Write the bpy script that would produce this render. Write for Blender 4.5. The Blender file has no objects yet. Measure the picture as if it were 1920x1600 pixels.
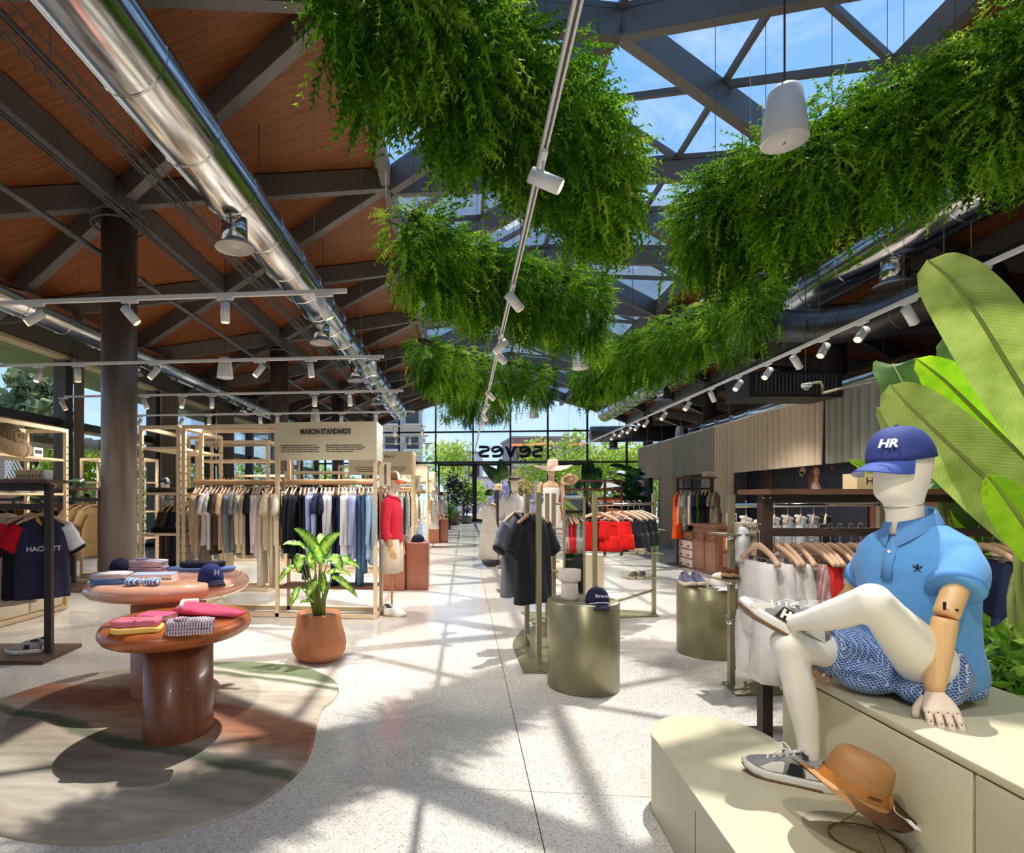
import bpy, bmesh, math, random
import numpy as np
from mathutils import Vector, Matrix, Euler
from math import sin, cos, pi, radians, sqrt, atan2

# ------------------------------------------------------------------ camera, sky, sun, exposure
SC = bpy.context.scene
COL = SC.collection
F, CX, CY, H = 1100.0, 761.0, 935.0, 1.45      # focal length and principal point in pixels of the 1920x1600 frame, eye height
YAW = math.atan((870.0 - CX) / F)
ca, sa = cos(YAW), sin(YAW)
cam = bpy.data.cameras.new('camera'); camo = bpy.data.objects.new('camera', cam); COL.objects.link(camo)
camo.location = (0, 0, H); camo.rotation_euler = (pi / 2, 0, YAW)
cam.sensor_width = 36.0; cam.lens = 36.0 * F / 1920.0
cam.shift_x = (960 - CX) / 1920.0; cam.shift_y = (CY - 800) / 1920.0
cam.clip_start = 0.05; cam.clip_end = 400
SC.camera = camo

SUN_DIR = Vector((-0.19, -0.28, -1.0)).normalized()
sun = bpy.data.lights.new('sun', 'SUN'); suno = bpy.data.objects.new('sun', sun); COL.objects.link(suno)
sun.energy = 3.9; sun.angle = radians(0.7); sun.color = (1.0, 0.95, 0.87)
suno.rotation_euler = SUN_DIR.to_track_quat('-Z', 'Y').to_euler(); suno.location = (6, 20, 30)

w = bpy.data.worlds.new('sky'); SC.world = w; w.use_nodes = True
nt = w.node_tree; nt.nodes.clear()
out = nt.nodes.new('ShaderNodeOutputWorld'); bg = nt.nodes.new('ShaderNodeBackground')
tc = nt.nodes.new('ShaderNodeTexCoord'); sep = nt.nodes.new('ShaderNodeSeparateXYZ')
ramp = nt.nodes.new('ShaderNodeValToRGB')
nt.links.new(tc.outputs['Generated'], sep.inputs[0]); nt.links.new(sep.outputs['Z'], ramp.inputs[0])
e = ramp.color_ramp.elements
e[0].position = 0.0; e[0].color = (0.46, 0.62, 0.86, 1)
e[1].position = 1.0; e[1].color = (0.12, 0.28, 0.56, 1)
m_ = e.new(0.3); m_.color = (0.25, 0.45, 0.74, 1)
m_ = e.new(0.6); m_.color = (0.155, 0.335, 0.64, 1)
no = nt.nodes.new('ShaderNodeTexNoise'); no.inputs['Scale'].default_value = 3.2; no.inputs['Detail'].default_value = 8
no.inputs['Roughness'].default_value = 0.62; no.inputs['Distortion'].default_value = 0.6
mp = nt.nodes.new('ShaderNodeMapping'); mp.inputs['Scale'].default_value = (1, 1.6, 2.2)
nt.links.new(tc.outputs['Generated'], mp.inputs[0]); nt.links.new(mp.outputs[0], no.inputs['Vector'])
cr = nt.nodes.new('ShaderNodeValToRGB'); cr.color_ramp.elements[0].position = 0.52; cr.color_ramp.elements[1].position = 0.80
cr.color_ramp.elements[1].color = (0.75, 0.75, 0.75, 1)
nt.links.new(no.outputs['Fac'], cr.inputs[0])
mx = nt.nodes.new('ShaderNodeMixRGB'); nt.links.new(cr.outputs[0], mx.inputs[0]); nt.links.new(ramp.outputs[0], mx.inputs[1])
mx.inputs[2].default_value = (0.66, 0.70, 0.76, 1)
nt.links.new(mx.outputs[0], bg.inputs[0]); bg.inputs[1].default_value = 1.2
nt.links.new(bg.outputs[0], out.inputs[0])

SC.view_settings.view_transform = 'Standard'; SC.view_settings.look = 'None'
SC.view_settings.gamma = 1.0; SC.view_settings.exposure = 0.5; SC.view_settings.use_curve_mapping = False
SPOT_W = 150.0                                  # watts of each track spotlight
SC.cycles.max_bounces = 12; SC.cycles.diffuse_bounces = 6; SC.cycles.transparent_max_bounces = 24
SC.cycles.sample_clamp_indirect = 8.0; SC.cycles.caustics_reflective = False; SC.cycles.caustics_refractive = False

# ------------------------------------------------------------------ coordinates read off the photograph
def C(lat, d=0.0, z=0.0):                          # camera-aligned ground coordinates -> world
    return Vector((lat * ca - d * sa, lat * sa + d * ca, z))
def P(u, v, d):                                # pixel at depth d -> world
    return C((u - CX) / F * d, d, H + (CY - v) / F * d)
def FL(u, v, z=0.0):                           # pixel on the horizontal plane z
    return P(u, v, (H - z) * F / (v - CY))
def PX(u, v, X):                               # pixel on the plane x = X
    return P(u, v, X / ((u - CX) / F * ca - sa))
def PY(u, v, Y):                               # pixel on the plane y = Y
    return P(u, v, Y / ((u - CX) / F * sa + ca))

# ------------------------------------------------------------------ materials
def lin(c):
    return tuple(((x / 255) / 12.92 if x / 255 <= 0.04045 else (((x / 255) + 0.055) / 1.055) ** 2.4) for x in c[:3]) + (1,)
MATS = {}
def mat(name, rgb=(200, 200, 200), rough=0.5, metal=0.0, spec=0.5, var=0.0, vscale=20.0, stretch=(1, 1, 1), bump=0.0, bscale=None,
        rgb2=None, emit=None, estr=1.0, trans=0.0, sheen=0.0, coat=0.0):
    if name in MATS: return MATS[name]
    m = bpy.data.materials.new(name); m.use_nodes = True; N = m.node_tree.nodes; L = m.node_tree.links
    b = N['Principled BSDF']; base = lin(rgb)
    b.inputs['Base Color'].default_value = base; b.inputs['Roughness'].default_value = rough
    b.inputs['Metallic'].default_value = metal; b.inputs['Specular IOR Level'].default_value = spec
    if sheen: b.inputs['Sheen Weight'].default_value = sheen
    if coat: b.inputs['Coat Weight'].default_value = coat; b.inputs['Coat Roughness'].default_value = 0.06
    if emit: b.inputs['Emission Color'].default_value = lin(emit); b.inputs['Emission Strength'].default_value = estr
    if var or bump or rgb2:
        t = N.new('ShaderNodeTexCoord'); mp = N.new('ShaderNodeMapping'); mp.inputs['Scale'].default_value = stretch
        L.new(t.outputs['Object'], mp.inputs[0])
        n = N.new('ShaderNodeTexNoise'); n.inputs['Scale'].default_value = vscale; n.inputs['Detail'].default_value = 5
        n.inputs['Roughness'].default_value = 0.6
        L.new(mp.outputs[0], n.inputs['Vector'])
        if var or rgb2:
            r = N.new('ShaderNodeValToRGB'); r.color_ramp.elements[0].position = 0.3; r.color_ramp.elements[1].position = 0.7
            if rgb2:
                r.color_ramp.elements[0].color = base; r.color_ramp.elements[1].color = lin(rgb2)
            else:
                r.color_ramp.elements[0].color = tuple(max(0, x * (1 - var)) for x in base[:3]) + (1,)
                r.color_ramp.elements[1].color = tuple(min(1, x * (1 + var)) for x in base[:3]) + (1,)
            L.new(n.outputs['Fac'], r.inputs[0]); L.new(r.outputs[0], b.inputs['Base Color'])
        if bump:
            nb = n
            if bscale:
                nb = N.new('ShaderNodeTexNoise'); nb.inputs['Scale'].default_value = bscale; nb.inputs['Detail'].default_value = 3
                L.new(mp.outputs[0], nb.inputs['Vector'])
            bp = N.new('ShaderNodeBump'); bp.inputs['Strength'].default_value = bump; bp.inputs['Distance'].default_value = 0.01
            L.new(nb.outputs['Fac'], bp.inputs['Height']); L.new(bp.outputs[0], b.inputs['Normal'])
    if trans:                                   # thin leaf: part of the light passes through
        tr = N.new('ShaderNodeBsdfTranslucent'); ms = N.new('ShaderNodeMixShader'); ms.inputs[0].default_value = trans
        src = b.inputs['Base Color'].links[0].from_socket if b.inputs['Base Color'].links else None
        if src: L.new(src, tr.inputs[0])
        else: tr.inputs[0].default_value = base
        o = N['Material Output']; L.new(b.outputs[0], ms.inputs[1]); L.new(tr.outputs[0], ms.inputs[2]); L.new(ms.outputs[0], o.inputs[0])
    MATS[name] = m; return m

def mat_glass(name, tint=(1, 1, 1), refl=0.07):
    m = bpy.data.materials.new(name); m.use_nodes = True; N = m.node_tree.nodes; L = m.node_tree.links
    N.remove(N['Principled BSDF']); o = N['Material Output']
    t = N.new('ShaderNodeBsdfTransparent'); t.inputs[0].default_value = tint + (1,)
    g = N.new('ShaderNodeBsdfGlossy'); g.inputs['Roughness'].default_value = 0.02
    f = N.new('ShaderNodeLayerWeight'); f.inputs['Blend'].default_value = 0.12
    mul = N.new('ShaderNodeMath'); mul.operation = 'MULTIPLY_ADD'; mul.inputs[1].default_value = 0.6; mul.inputs[2].default_value = refl * 0.4
    L.new(f.outputs['Fresnel'], mul.inputs[0])
    ms = N.new('ShaderNodeMixShader'); L.new(mul.outputs[0], ms.inputs[0]); L.new(t.outputs[0], ms.inputs[1]); L.new(g.outputs[0], ms.inputs[2])
    L.new(ms.outputs[0], o.inputs[0]); MATS[name] = m; return m

# ------------------------------------------------------------------ mesh building
class MB:
    def __init__(s): s.v = []; s.f = []; s.mi = []; s.sm = []
    def add(s, vs, fs, mi=0, sm=False):
        o = len(s.v); s.v.extend([tuple(p) for p in vs])
        for f in fs: s.f.append(tuple(i + o for i in f)); s.mi.append(mi); s.sm.append(sm)
        return s
    def box(s, c, size, rz=0.0, M=None, mi=0):
        x, y, z = size[0] / 2, size[1] / 2, size[2] / 2
        vs = [Vector((a * x, b * y, d * z)) for d in (-1, 1) for b in (-1, 1) for a in (-1, 1)]
        R = M if M is not None else Matrix.Rotation(rz, 3, 'Z')
        c = Vector(c); vs = [R @ p + c for p in vs]
        return s.add(vs, [(0, 2, 3, 1), (4, 5, 7, 6), (0, 1, 5, 4), (2, 6, 7, 3), (0, 4, 6, 2), (1, 3, 7, 5)], mi)
    def rbox(s, c, size, r=0.01, seg=2, rz=0.0, mi=0):
        bm = bmesh.new(); bmesh.ops.create_cube(bm, size=1.0); bmesh.ops.scale(bm, vec=size, verts=bm.verts)
        bmesh.ops.bevel(bm, geom=bm.edges[:], offset=r, segments=seg, profile=0.5, affect='EDGES')
        R = Matrix.Rotation(rz, 3, 'Z'); c = Vector(c)
        for i, v in enumerate(bm.verts): v.index = i
        s.add([R @ v.co + c for v in bm.verts], [[v.index for v in f.verts] for f in bm.faces], mi, True); bm.free(); return s
    def bar(s, p0, p1, wd, h, up=Vector((0, 0, 1)), mi=0, drop=0.0):      # box beam from p0 to p1, width wd, depth h, hanging below the line
        p0, p1 = Vector(p0), Vector(p1); d = (p1 - p0).normalized(); sx = d.cross(up).normalized(); uz = sx.cross(d).normalized()
        vs = []
        for p in (p0, p1):
            for a, b in ((-1, 0), (1, 0), (1, 1), (-1, 1)):
                vs.append(p + sx * a * wd / 2 - uz * (drop + (h if b == 0 else 0)))
        return s.add(vs, [(0, 1, 2, 3), (7, 6, 5, 4), (0, 4, 5, 1), (1, 5, 6, 2), (2, 6, 7, 3), (3, 7, 4, 0)], mi)
    def loft(s, rings, cap=True, closed=True, mi=0, sm=True):
        n = len(rings[0]); vs = [p for r in rings for p in r]; fs = []
        for i in range(len(rings) - 1):
            for j in range(n if closed else n - 1):
                k = (j + 1) % n; fs.append((i * n + j, i * n + k, (i + 1) * n + k, (i + 1) * n + j))
        if cap and closed:
            fs.append(tuple(range(n - 1, -1, -1))); fs.append(tuple((len(rings) - 1) * n + j for j in range(n)))
        return s.add(vs, fs, mi, sm)
    def tube(s, path, r, n=8, cap=True, mi=0, flat=None, up=None):
        path = [Vector(p) for p in path]; m = len(path); rings = []
        rs = r if isinstance(r, list) else [r] * m
        prev = None
        for i, p in enumerate(path):
            t = (path[min(i + 1, m - 1)] - path[max(i - 1, 0)]).normalized()
            if prev is None:
                a = Vector(up) if up is not None else (Vector((0, 0, 1)) if abs(t.z) < 0.9 else Vector((1, 0, 0)))
            else: a = prev
            x = (a - t * a.dot(t))
            if x.length < 1e-5: x = t.orthogonal()
            x.normalize(); y = t.cross(x); prev = x
            q = rs[i]; qa, qb = (q if isinstance(q, (tuple, list)) else (q, q))
            rings.append([p + x * cos(2 * pi * j / n) * qa + y * sin(2 * pi * j / n) * qb for j in range(n)])
        return s.loft(rings, cap, True, mi)
    def lathe(s, prof, c=(0, 0, 0), n=24, cap=True, mi=0, sx=1.0, sy=1.0, R=None):
        c = Vector(c); rings = []
        for r, z in prof:
            ring = [Vector((r * sx * cos(2 * pi * j / n), r * sy * sin(2 * pi * j / n), z)) for j in range(n)]
            rings.append([(R @ p if R is not None else p) + c for p in ring])
        return s.loft(rings, cap, True, mi)
    def prism(s, pts, z0, z1, mi=0, sm=False):
        n = len(pts); vs = [(p[0], p[1], z0) for p in pts] + [(p[0], p[1], z1) for p in pts]
        fs = [tuple(range(n - 1, -1, -1)), tuple(range(n, 2 * n))]
        s.add(vs, fs, mi, False)
        s.add(vs, [(j, (j + 1) % n, n + (j + 1) % n, n + j) for j in range(n)], mi, sm); return s
    def slab(s, poly, t, nrm=Vector((0, 0, 1)), mi=0):                     # polygon in space with thickness t along nrm
        n = len(poly); vs = [Vector(p) for p in poly] + [Vector(p) + nrm * t for p in poly]
        return s.add(vs, [tuple(range(n - 1, -1, -1)), tuple(range(n, 2 * n))] + [(j, (j + 1) % n, n + (j + 1) % n, n + j) for j in range(n)], mi)
    def ball(s, c, r, n=12, m=8, mi=0, R=None):
        c = Vector(c); r = r if isinstance(r, (tuple, list)) else (r, r, r); rings = []
        for i in range(m + 1):
            t = -pi / 2 + pi * i / m; t = max(-pi / 2 + 0.02, min(pi / 2 - 0.02, t)); ring = []
            for j in range(n):
                p = Vector((r[0] * cos(t) * cos(2 * pi * j / n), r[1] * cos(t) * sin(2 * pi * j / n), r[2] * sin(t)))
                ring.append((R @ p if R is not None else p) + c)
            rings.append(ring)
        return s.loft(rings, True, True, mi)
    def xf(s, M):
        s.v = [tuple(M @ Vector(p)) for p in s.v]; return s
    def mesh(s, name, mats, inv=None):
        me = bpy.data.meshes.new(name)
        vs = s.v if inv is None else [tuple(inv @ Vector(p)) for p in s.v]
        me.from_pydata(vs, [], s.f); me.validate()
        for m in (mats if isinstance(mats, (list, tuple)) else [mats]): me.materials.append(m)
        if len(me.polygons) == len(s.f):
            me.polygons.foreach_set('use_smooth', s.sm); me.polygons.foreach_set('material_index', s.mi)
        me.update(); return me

WM = {}                                        # world matrix of every thing, by object
def tag(o, label=None, cat=None, group=None, kind=None):
    if label: o['label'] = label
    if cat: o['category'] = cat
    if group: o['group'] = group
    if kind: o['kind'] = kind
    return o
def thing(name, label, cat, loc=(0, 0, 0), rz=0.0, group=None, kind=None):
    o = bpy.data.objects.new(name, None); COL.objects.link(o); o.empty_display_size = 0.1
    o.location = loc; o.rotation_euler = (0, 0, rz); tag(o, label, cat, group, kind)
    WM[o] = Matrix.Translation(Vector(loc)) @ Matrix.Rotation(rz, 4, 'Z'); return o
def part(name, mb, m, parent, local=False, kind=None, label=None, weld=False):   # a part (or sub-part); mb is in world coordinates unless local
    W = WM[parent]; me = mb.mesh(name, m, None if local else W.inverted())
    o = bpy.data.objects.new(name, me); COL.objects.link(o); o.parent = parent; WM[o] = W
    if kind: o['kind'] = kind
    if label: o['label'] = label
    return o
def solo(name, mb, m, label=None, cat=None, group=None, kind=None):      # a thing that is one mesh, origin at its foot
    a = np.array(mb.v); lo, hi = a.min(0), a.max(0); loc = Vector(((lo[0] + hi[0]) / 2, (lo[1] + hi[1]) / 2, lo[2]))
    me = mb.mesh(name, m, Matrix.Translation(-loc)); o = bpy.data.objects.new(name, me); COL.objects.link(o); o.location = loc
    WM[o] = Matrix.Translation(loc); return tag(o, label, cat, group, kind)
def share(name, me, parent=None, loc=(0, 0, 0), rot=None, m=None):        # another object on shared mesh data
    o = bpy.data.objects.new(name, me); COL.objects.link(o); o.location = loc
    if rot is not None: o.rotation_euler = rot
    if parent is not None: o.parent = parent
    if m is not None:
        o.material_slots[0].link = 'OBJECT'; o.material_slots[0].material = m
    WM[o] = (WM[parent] if parent is not None else Matrix()) @ Matrix.Translation(Vector(loc)) @ (Euler(rot).to_matrix().to_4x4() if rot is not None else Matrix())
    return o
def dup(root, loc, rz=None, label=None, group=None, cat=None):            # copy of a thing with its parts and sub-parts
    r = root.copy(); COL.objects.link(r); r.location = loc
    if rz is not None: r.rotation_euler = (0, 0, rz)
    WM[r] = Matrix.Translation(Vector(loc)) @ r.rotation_euler.to_matrix().to_4x4()
    if label: r['label'] = label
    if group: r['group'] = group
    for ch in list(root.children):
        c = ch.copy(); COL.objects.link(c); c.parent = r
        for g in ch.children:
            d = g.copy(); COL.objects.link(d); d.parent = c
    return r
def text_mb(txt, size, ext=0.002, align='CENTER', sx=1.0, shear=0.0, bold=0.0, spacing=1.0, line=1.0):
    cu = bpy.data.curves.new('lettering', 'FONT'); cu.body = txt; cu.size = size; cu.extrude = ext; cu.align_x = align; cu.align_y = 'CENTER'
    cu.shear = shear; cu.offset = bold; cu.space_character = spacing; cu.space_line = line; cu.resolution_u = 3
    o = bpy.data.objects.new('lettering', cu); me = bpy.data.meshes.new_from_object(o); mb = MB()
    mb.add([(v.co.x * sx, v.co.y, v.co.z) for v in me.vertices], [tuple(p.vertices) for p in me.polygons])
    bpy.data.objects.remove(o); bpy.data.curves.remove(cu); bpy.data.meshes.remove(me); return mb
def place_text(mb, c, xdir, ydir):                                        # lay lettering on a plane: local x -> xdir, y -> ydir
    x = Vector(xdir).normalized(); y = Vector(ydir).normalized(); z = x.cross(y)
    M = Matrix(((x.x, y.x, z.x, c[0]), (x.y, y.y, z.y, c[1]), (x.z, y.z, z.z, c[2]), (0, 0, 0, 1)))
    return mb.xf(M)
def remeshed(mb, voxel, smooth=4, keep=0.5):                               # fuse overlapping shapes into one continuous surface
    me = mb.mesh('tmp', []); o = bpy.data.objects.new('tmp', me); COL.objects.link(o)
    r = o.modifiers.new('r', 'REMESH'); r.mode = 'VOXEL'; r.voxel_size = voxel
    s = o.modifiers.new('s', 'SMOOTH'); s.factor = keep; s.iterations = smooth
    dg = bpy.context.evaluated_depsgraph_get(); e = o.evaluated_get(dg); m2 = bpy.data.meshes.new_from_object(e)
    out = MB(); out.add([tuple(v.co) for v in m2.vertices], [tuple(p.vertices) for p in m2.polygons], 0, True)
    bpy.data.objects.remove(o); bpy.data.meshes.remove(me); bpy.data.meshes.remove(m2); return out
def spline(pts, k=6):                                                      # Catmull-Rom through points
    pts = [Vector(p) for p in pts]; q = [pts[0] * 2 - pts[1]] + pts + [pts[-1] * 2 - pts[-2]]; r = []
    for i in range(1, len(q) - 2):
        for j in range(k):
            t = j / k; a, b, c, d = q[i - 1], q[i], q[i + 1], q[i + 2]
            r.append(0.5 * ((2 * b) + (c - a) * t + (2 * a - 5 * b + 4 * c - d) * t * t + (3 * b - a - 3 * c + d) * t ** 3))
    r.append(pts[-1]); return r
def clip(poly, axis, lim, keep_less=True):
    outp = []
    for i in range(len(poly)):
        a, b = poly[i], poly[(i + 1) % len(poly)]
        ia = (a[axis] <= lim) if keep_less else (a[axis] >= lim); ib = (b[axis] <= lim) if keep_less else (b[axis] >= lim)
        if ia: outp.append(a)
        if ia != ib: outp.append(a + (b - a) * ((lim - a[axis]) / (b[axis] - a[axis])))
    return outp
R = random.Random(7)
ORD = ['first', 'second', 'third', 'fourth', 'fifth', 'sixth', 'seventh', 'eighth', 'ninth', 'tenth', 'eleventh', 'twelfth', 'thirteenth', 'fourteenth',
       'fifteenth', 'sixteenth', 'seventeenth', 'eighteenth', 'nineteenth', 'twentieth', 'twenty-first', 'twenty-second', 'twenty-third', 'twenty-fourth',
       'twenty-fifth', 'twenty-sixth', 'twenty-seventh', 'twenty-eighth', 'twenty-ninth', 'thirtieth']
# ------------------------------------------------------------------ common materials
M_metal = mat('painted_steel', (98, 94, 91), 0.45, 0.3, var=0.08, vscale=3)
M_white = mat('white_paint', (226, 224, 220), 0.4)
M_black = mat('black_metal', (32, 31, 31), 0.5)
M_duct = mat('galvanised_duct', (205, 203, 200), 0.16, 1.0, var=0.06, vscale=6, bump=0.04, bscale=3)
M_glass = mat_glass('clear_glass', (0.97, 0.99, 1.0))
M_col = mat('column_steel', (112, 102, 96), 0.36, 0.45, var=0.12, vscale=2.5, stretch=(2, 2, 0.4))
M_walnut = mat('walnut', (98, 66, 48), 0.45, var=0.22, vscale=8, stretch=(0.6, 6, 6))
M_darkwood = mat('dark_walnut', (58, 42, 36), 0.5, var=0.2, vscale=8, stretch=(1, 6, 6))
M_palewood = mat('pale_wood', (220, 196, 158), 0.5, var=0.08, vscale=10, stretch=(1, 1, 5))
M_cream = mat('cream_board', (204, 190, 160), 0.55)
M_ink = mat('ink', (26, 24, 24), 0.6)

def mat_floor():
    m = mat('terrazzo', (206, 199, 192), 0.13, spec=0.5); N = m.node_tree.nodes; L = m.node_tree.links; b = N['Principled BSDF']
    t = N.new('ShaderNodeTexCoord')
    v = N.new('ShaderNodeTexVoronoi'); v.inputs['Scale'].default_value = 130; L.new(t.outputs['Object'], v.inputs['Vector'])
    r = N.new('ShaderNodeValToRGB'); r.color_ramp.interpolation = 'CONSTANT'
    e = r.color_ramp.elements; e[0].color = lin((190, 181, 171)); e[1].position = 0.10; e[1].color = lin((212, 205, 197))
    a = e.new(0.24); a.color = lin((206, 199, 191)); a = e.new(0.62); a.color = lin((224, 219, 211)); a = e.new(0.8); a.color = lin((200, 193, 185))
    a = e.new(0.95); a.color = lin((170, 158, 148))
    sp = N.new('ShaderNodeSeparateColor'); L.new(v.outputs['Color'], sp.inputs[0]); L.new(sp.outputs[0], r.inputs[0])
    n = N.new('ShaderNodeTexNoise'); n.inputs['Scale'].default_value = 0.9; n.inputs['Detail'].default_value = 6; L.new(t.outputs['Object'], n.inputs['Vector'])
    r2 = N.new('ShaderNodeValToRGB'); r2.color_ramp.elements[0].color = (0.86, 0.85, 0.84, 1); r2.color_ramp.elements[0].position = 0.3; r2.color_ramp.elements[1].position = 0.7
    L.new(n.outputs['Fac'], r2.inputs[0])
    mm = N.new('ShaderNodeMixRGB'); mm.blend_type = 'MULTIPLY'; mm.inputs[0].default_value = 1; L.new(r.outputs[0], mm.inputs[1]); L.new(r2.outputs[0], mm.inputs[2])
    L.new(mm.outputs[0], b.inputs['Base Color'])
    rr = N.new('ShaderNodeMapRange'); rr.inputs[3].default_value = 0.08; rr.inputs[4].default_value = 0.22; L.new(n.outputs['Fac'], rr.inputs[0]); L.new(rr.outputs[0], b.inputs['Roughness'])
    return m
M_floor = mat_floor()
def mat_ceil():
    m = mat('ceiling_wood', (128, 74, 42), 0.55); N = m.node_tree.nodes; L = m.node_tree.links; b = N['Principled BSDF']
    t = N.new('ShaderNodeTexCoord'); mp = N.new('ShaderNodeMapping'); mp.inputs['Scale'].default_value = (0.5, 16, 1); mp.inputs['Rotation'].default_value = (0, 0, 0.12)
    L.new(t.outputs['Object'], mp.inputs[0])
    n = N.new('ShaderNodeTexNoise'); n.inputs['Scale'].default_value = 2.0; n.inputs['Detail'].default_value = 8; n.inputs['Roughness'].default_value = 0.7; L.new(mp.outputs[0], n.inputs['Vector'])
    r = N.new('ShaderNodeValToRGB'); e = r.color_ramp.elements; e[0].position = 0.25; e[0].color = lin((86, 46, 18)); e[1].position = 0.78; e[1].color = lin((172, 106, 58))
    a = e.new(0.5); a.color = lin((132, 72, 30))
    L.new(n.outputs['Fac'], r.inputs[0]); L.new(r.outputs[0], b.inputs['Base Color']); return m
M_ceil = mat_ceil()

# ------------------------------------------------------------------ floor: terrazzo slabs with recessed joints
YF, YB = 36.7, -5.3
XL, XR = -9.3, 13.6
fl = solo('floor', MB().box(((XL + XR) / 2, (YF + YB) / 2, -0.06), (XR - XL, YF - YB, 0.10)), mat('joint', (70, 66, 62), 0.8), kind='structure')
xs = [XL, -8.53, -4.10, 0.33, 4.76, 9.19, XR]; ys = [YB, -2.8, 0.05, 2.95, 5.85] + [8.75 + 2.9 * i for i in range(10)] + [YF]
for i in range(len(xs) - 1):
    for j in range(len(ys) - 1):
        g = 0.005
        part('slab', MB().box(((xs[i] + xs[i + 1]) / 2, (ys[j] + ys[j + 1]) / 2, -0.005), (xs[i + 1] - xs[i] - g, ys[j + 1] - ys[j] - g, 0.01)), M_floor, fl)

# ------------------------------------------------------------------ roof: a triangular grid of beams, wooden panels either side of a glazed ridge
ROWS = [XL, -5.37, -1.41, 2.24, 5.89, 9.85, XR]
def rz_(x): return 8.55 - 0.285 * abs(x - 2.24)
def node(i, k): return Vector((ROWS[i], 8.7 + 4 * k + (2 if i % 2 == 0 else 0), rz_(ROWS[i])))
def tri_strip(i):
    for k in range(-5, 9):
        if i % 2 == 0:   # row i staggered forward
            yield [node(i, k), node(i + 1, k + 1), node(i + 1, k)]
            yield [node(i, k), node(i, k + 1), node(i + 1, k + 1)]
        else:
            yield [node(i, k), node(i + 1, k), node(i + 1, k - 1)]
            yield [node(i, k), node(i, k + 1), node(i + 1, k)]
def clipped(poly):
    p = clip([Vector(q) for q in poly], 1, YF, True)
    return clip(p, 1, YB, False) if p else p
ceil = thing('ceiling', None, None, (0, 0, 0), kind='structure')
sky_ = thing('window_1', None, None, (0, 0, 0), kind='structure')
M_edge = mat('beam_steel', (112, 106, 102), 0.5, 0.2, var=0.06, vscale=2)
def seg_clip(a, b):
    a, b = Vector(a), Vector(b)
    if a.y > b.y: a, b = b, a
    if b.y <= YB or a.y >= YF: return None
    if a.y < YB: a = a + (b - a) * ((YB - a.y) / (b.y - a.y))
    if b.y > YF: b = a + (b - a) * ((YF - a.y) / (b.y - a.y))
    return a, b
for i in range(6):
    glz = i in (2, 3)
    for t in tri_strip(i):
        if glz:
            a, b, c = t; ab, bc, cb = (a + b) / 2, (b + c) / 2, (c + a) / 2
            for s in ([a, ab, cb], [ab, b, bc], [cb, bc, c], [ab, bc, cb]):
                p = clipped(s)
                if len(p) >= 3: part('pane', MB().slab(p, 0.012), M_glass, sky_)
            for q0, q1 in ((ab, bc), (bc, cb), (cb, ab)):
                sg = seg_clip(q0, q1)
                if sg and (sg[1] - sg[0]).length > 0.1: part('glazing_bar', MB().bar(sg[0], sg[1], 0.07, 0.11, drop=0.0), M_edge, sky_)
        else:
            p = clipped(t)
            if len(p) >= 3: part('panel', MB().slab(p, 0.05), M_ceil, ceil)
    for k in range(-5, 9):
        n0 = node(i, k)
        for n1 in ((node(i + 1, k), node(i + 1, k + 1)) if i % 2 == 0 else (node(i + 1, k), node(i + 1, k - 1))):
            sg = seg_clip(n0, n1)
            if sg and (sg[1] - sg[0]).length > 0.2:
                part('beam', MB().bar(sg[0], sg[1], 0.17, 0.36, drop=0.13 if glz else 0.02), M_edge, sky_ if glz else ceil)
                if glz: part('glazing_bar', MB().bar(sg[0], sg[1], 0.09, 0.09, drop=0.0), M_edge, sky_)
for i in range(7):
    for k in range(-5, 9):
        sg = seg_clip(node(i, k), node(i, k + 1))
        if sg and (sg[1] - sg[0]).length > 0.2:
            if i == 3: part('glazing_bar', MB().bar(sg[0], sg[1], 0.10, 0.14), M_edge, sky_)
            else: part('beam', MB().bar(sg[0], sg[1], 0.17, 0.36, drop=0.02), M_edge, ceil)

# ------------------------------------------------------------------ walls
M_plaster = mat('dark_plaster', (74, 68, 64), 0.8, var=0.08)
solo('wall_right', MB().box((XR + 0.1, (YF + YB) / 2, 2.7), (0.2, YF - YB, 5.4)), M_plaster, kind='structure')
mb = MB(); pts = [(XL, -0.02), (XR, -0.02), (XR, rz_(XR)), (2.24, rz_(2.24)), (XL, rz_(XL))]
mb.slab([Vector((x, YB - 0.15, z)) for x, z in pts], 0.15, Vector((0, 1, 0)))
solo('wall_back', mb, mat('back_plaster', (205, 198, 188), 0.8), kind='structure')
# left glazed wall: posts, sill, transom, header and panes
wl = thing('wall_left', None, None, (XL, 15, 0), kind='structure')
PY_L = [-3.1, 0.9, 4.9, 8.9, 12.9, 16.9, 20.9, 24.9, 28.9, 32.9, 36.6]
M_post = mat('window_post', (88, 84, 76), 0.5)
M_frame = mat('window_frame', (46, 44, 42), 0.45)
for y in PY_L: part('post', MB().box((XL - 0.05, y, 2.4), (0.3, 0.26, 4.8)), M_post, wl)
part('header', MB().box((XL, (YF + YB) / 2, 4.98), (0.28, YF - YB, 0.45)), M_post, wl)
part('reveal', MB().box((XL + 0.03, (YF + YB) / 2, 4.72), (0.30, YF - YB, 0.07)), mat('pale_reveal', (196, 178, 140), 0.6), wl)
part('transom', MB().box((XL - 0.1, (YF + YB) / 2, 3.22), (0.16, YF - YB, 0.17)), M_frame, wl)
part('ledge', MB().box((XL - 0.06, (YF + YB) / 2, 3.08), (0.14, YF - YB, 0.06)), mat('pale_reveal'), wl)
part('sill', MB().box((XL - 0.1, (YF + YB) / 2, 0.06), (0.2, YF - YB, 0.12)), M_frame, wl)
wpn = thing('window_2', None, None, (XL - 0.12, 15, 0), kind='structure')
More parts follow.
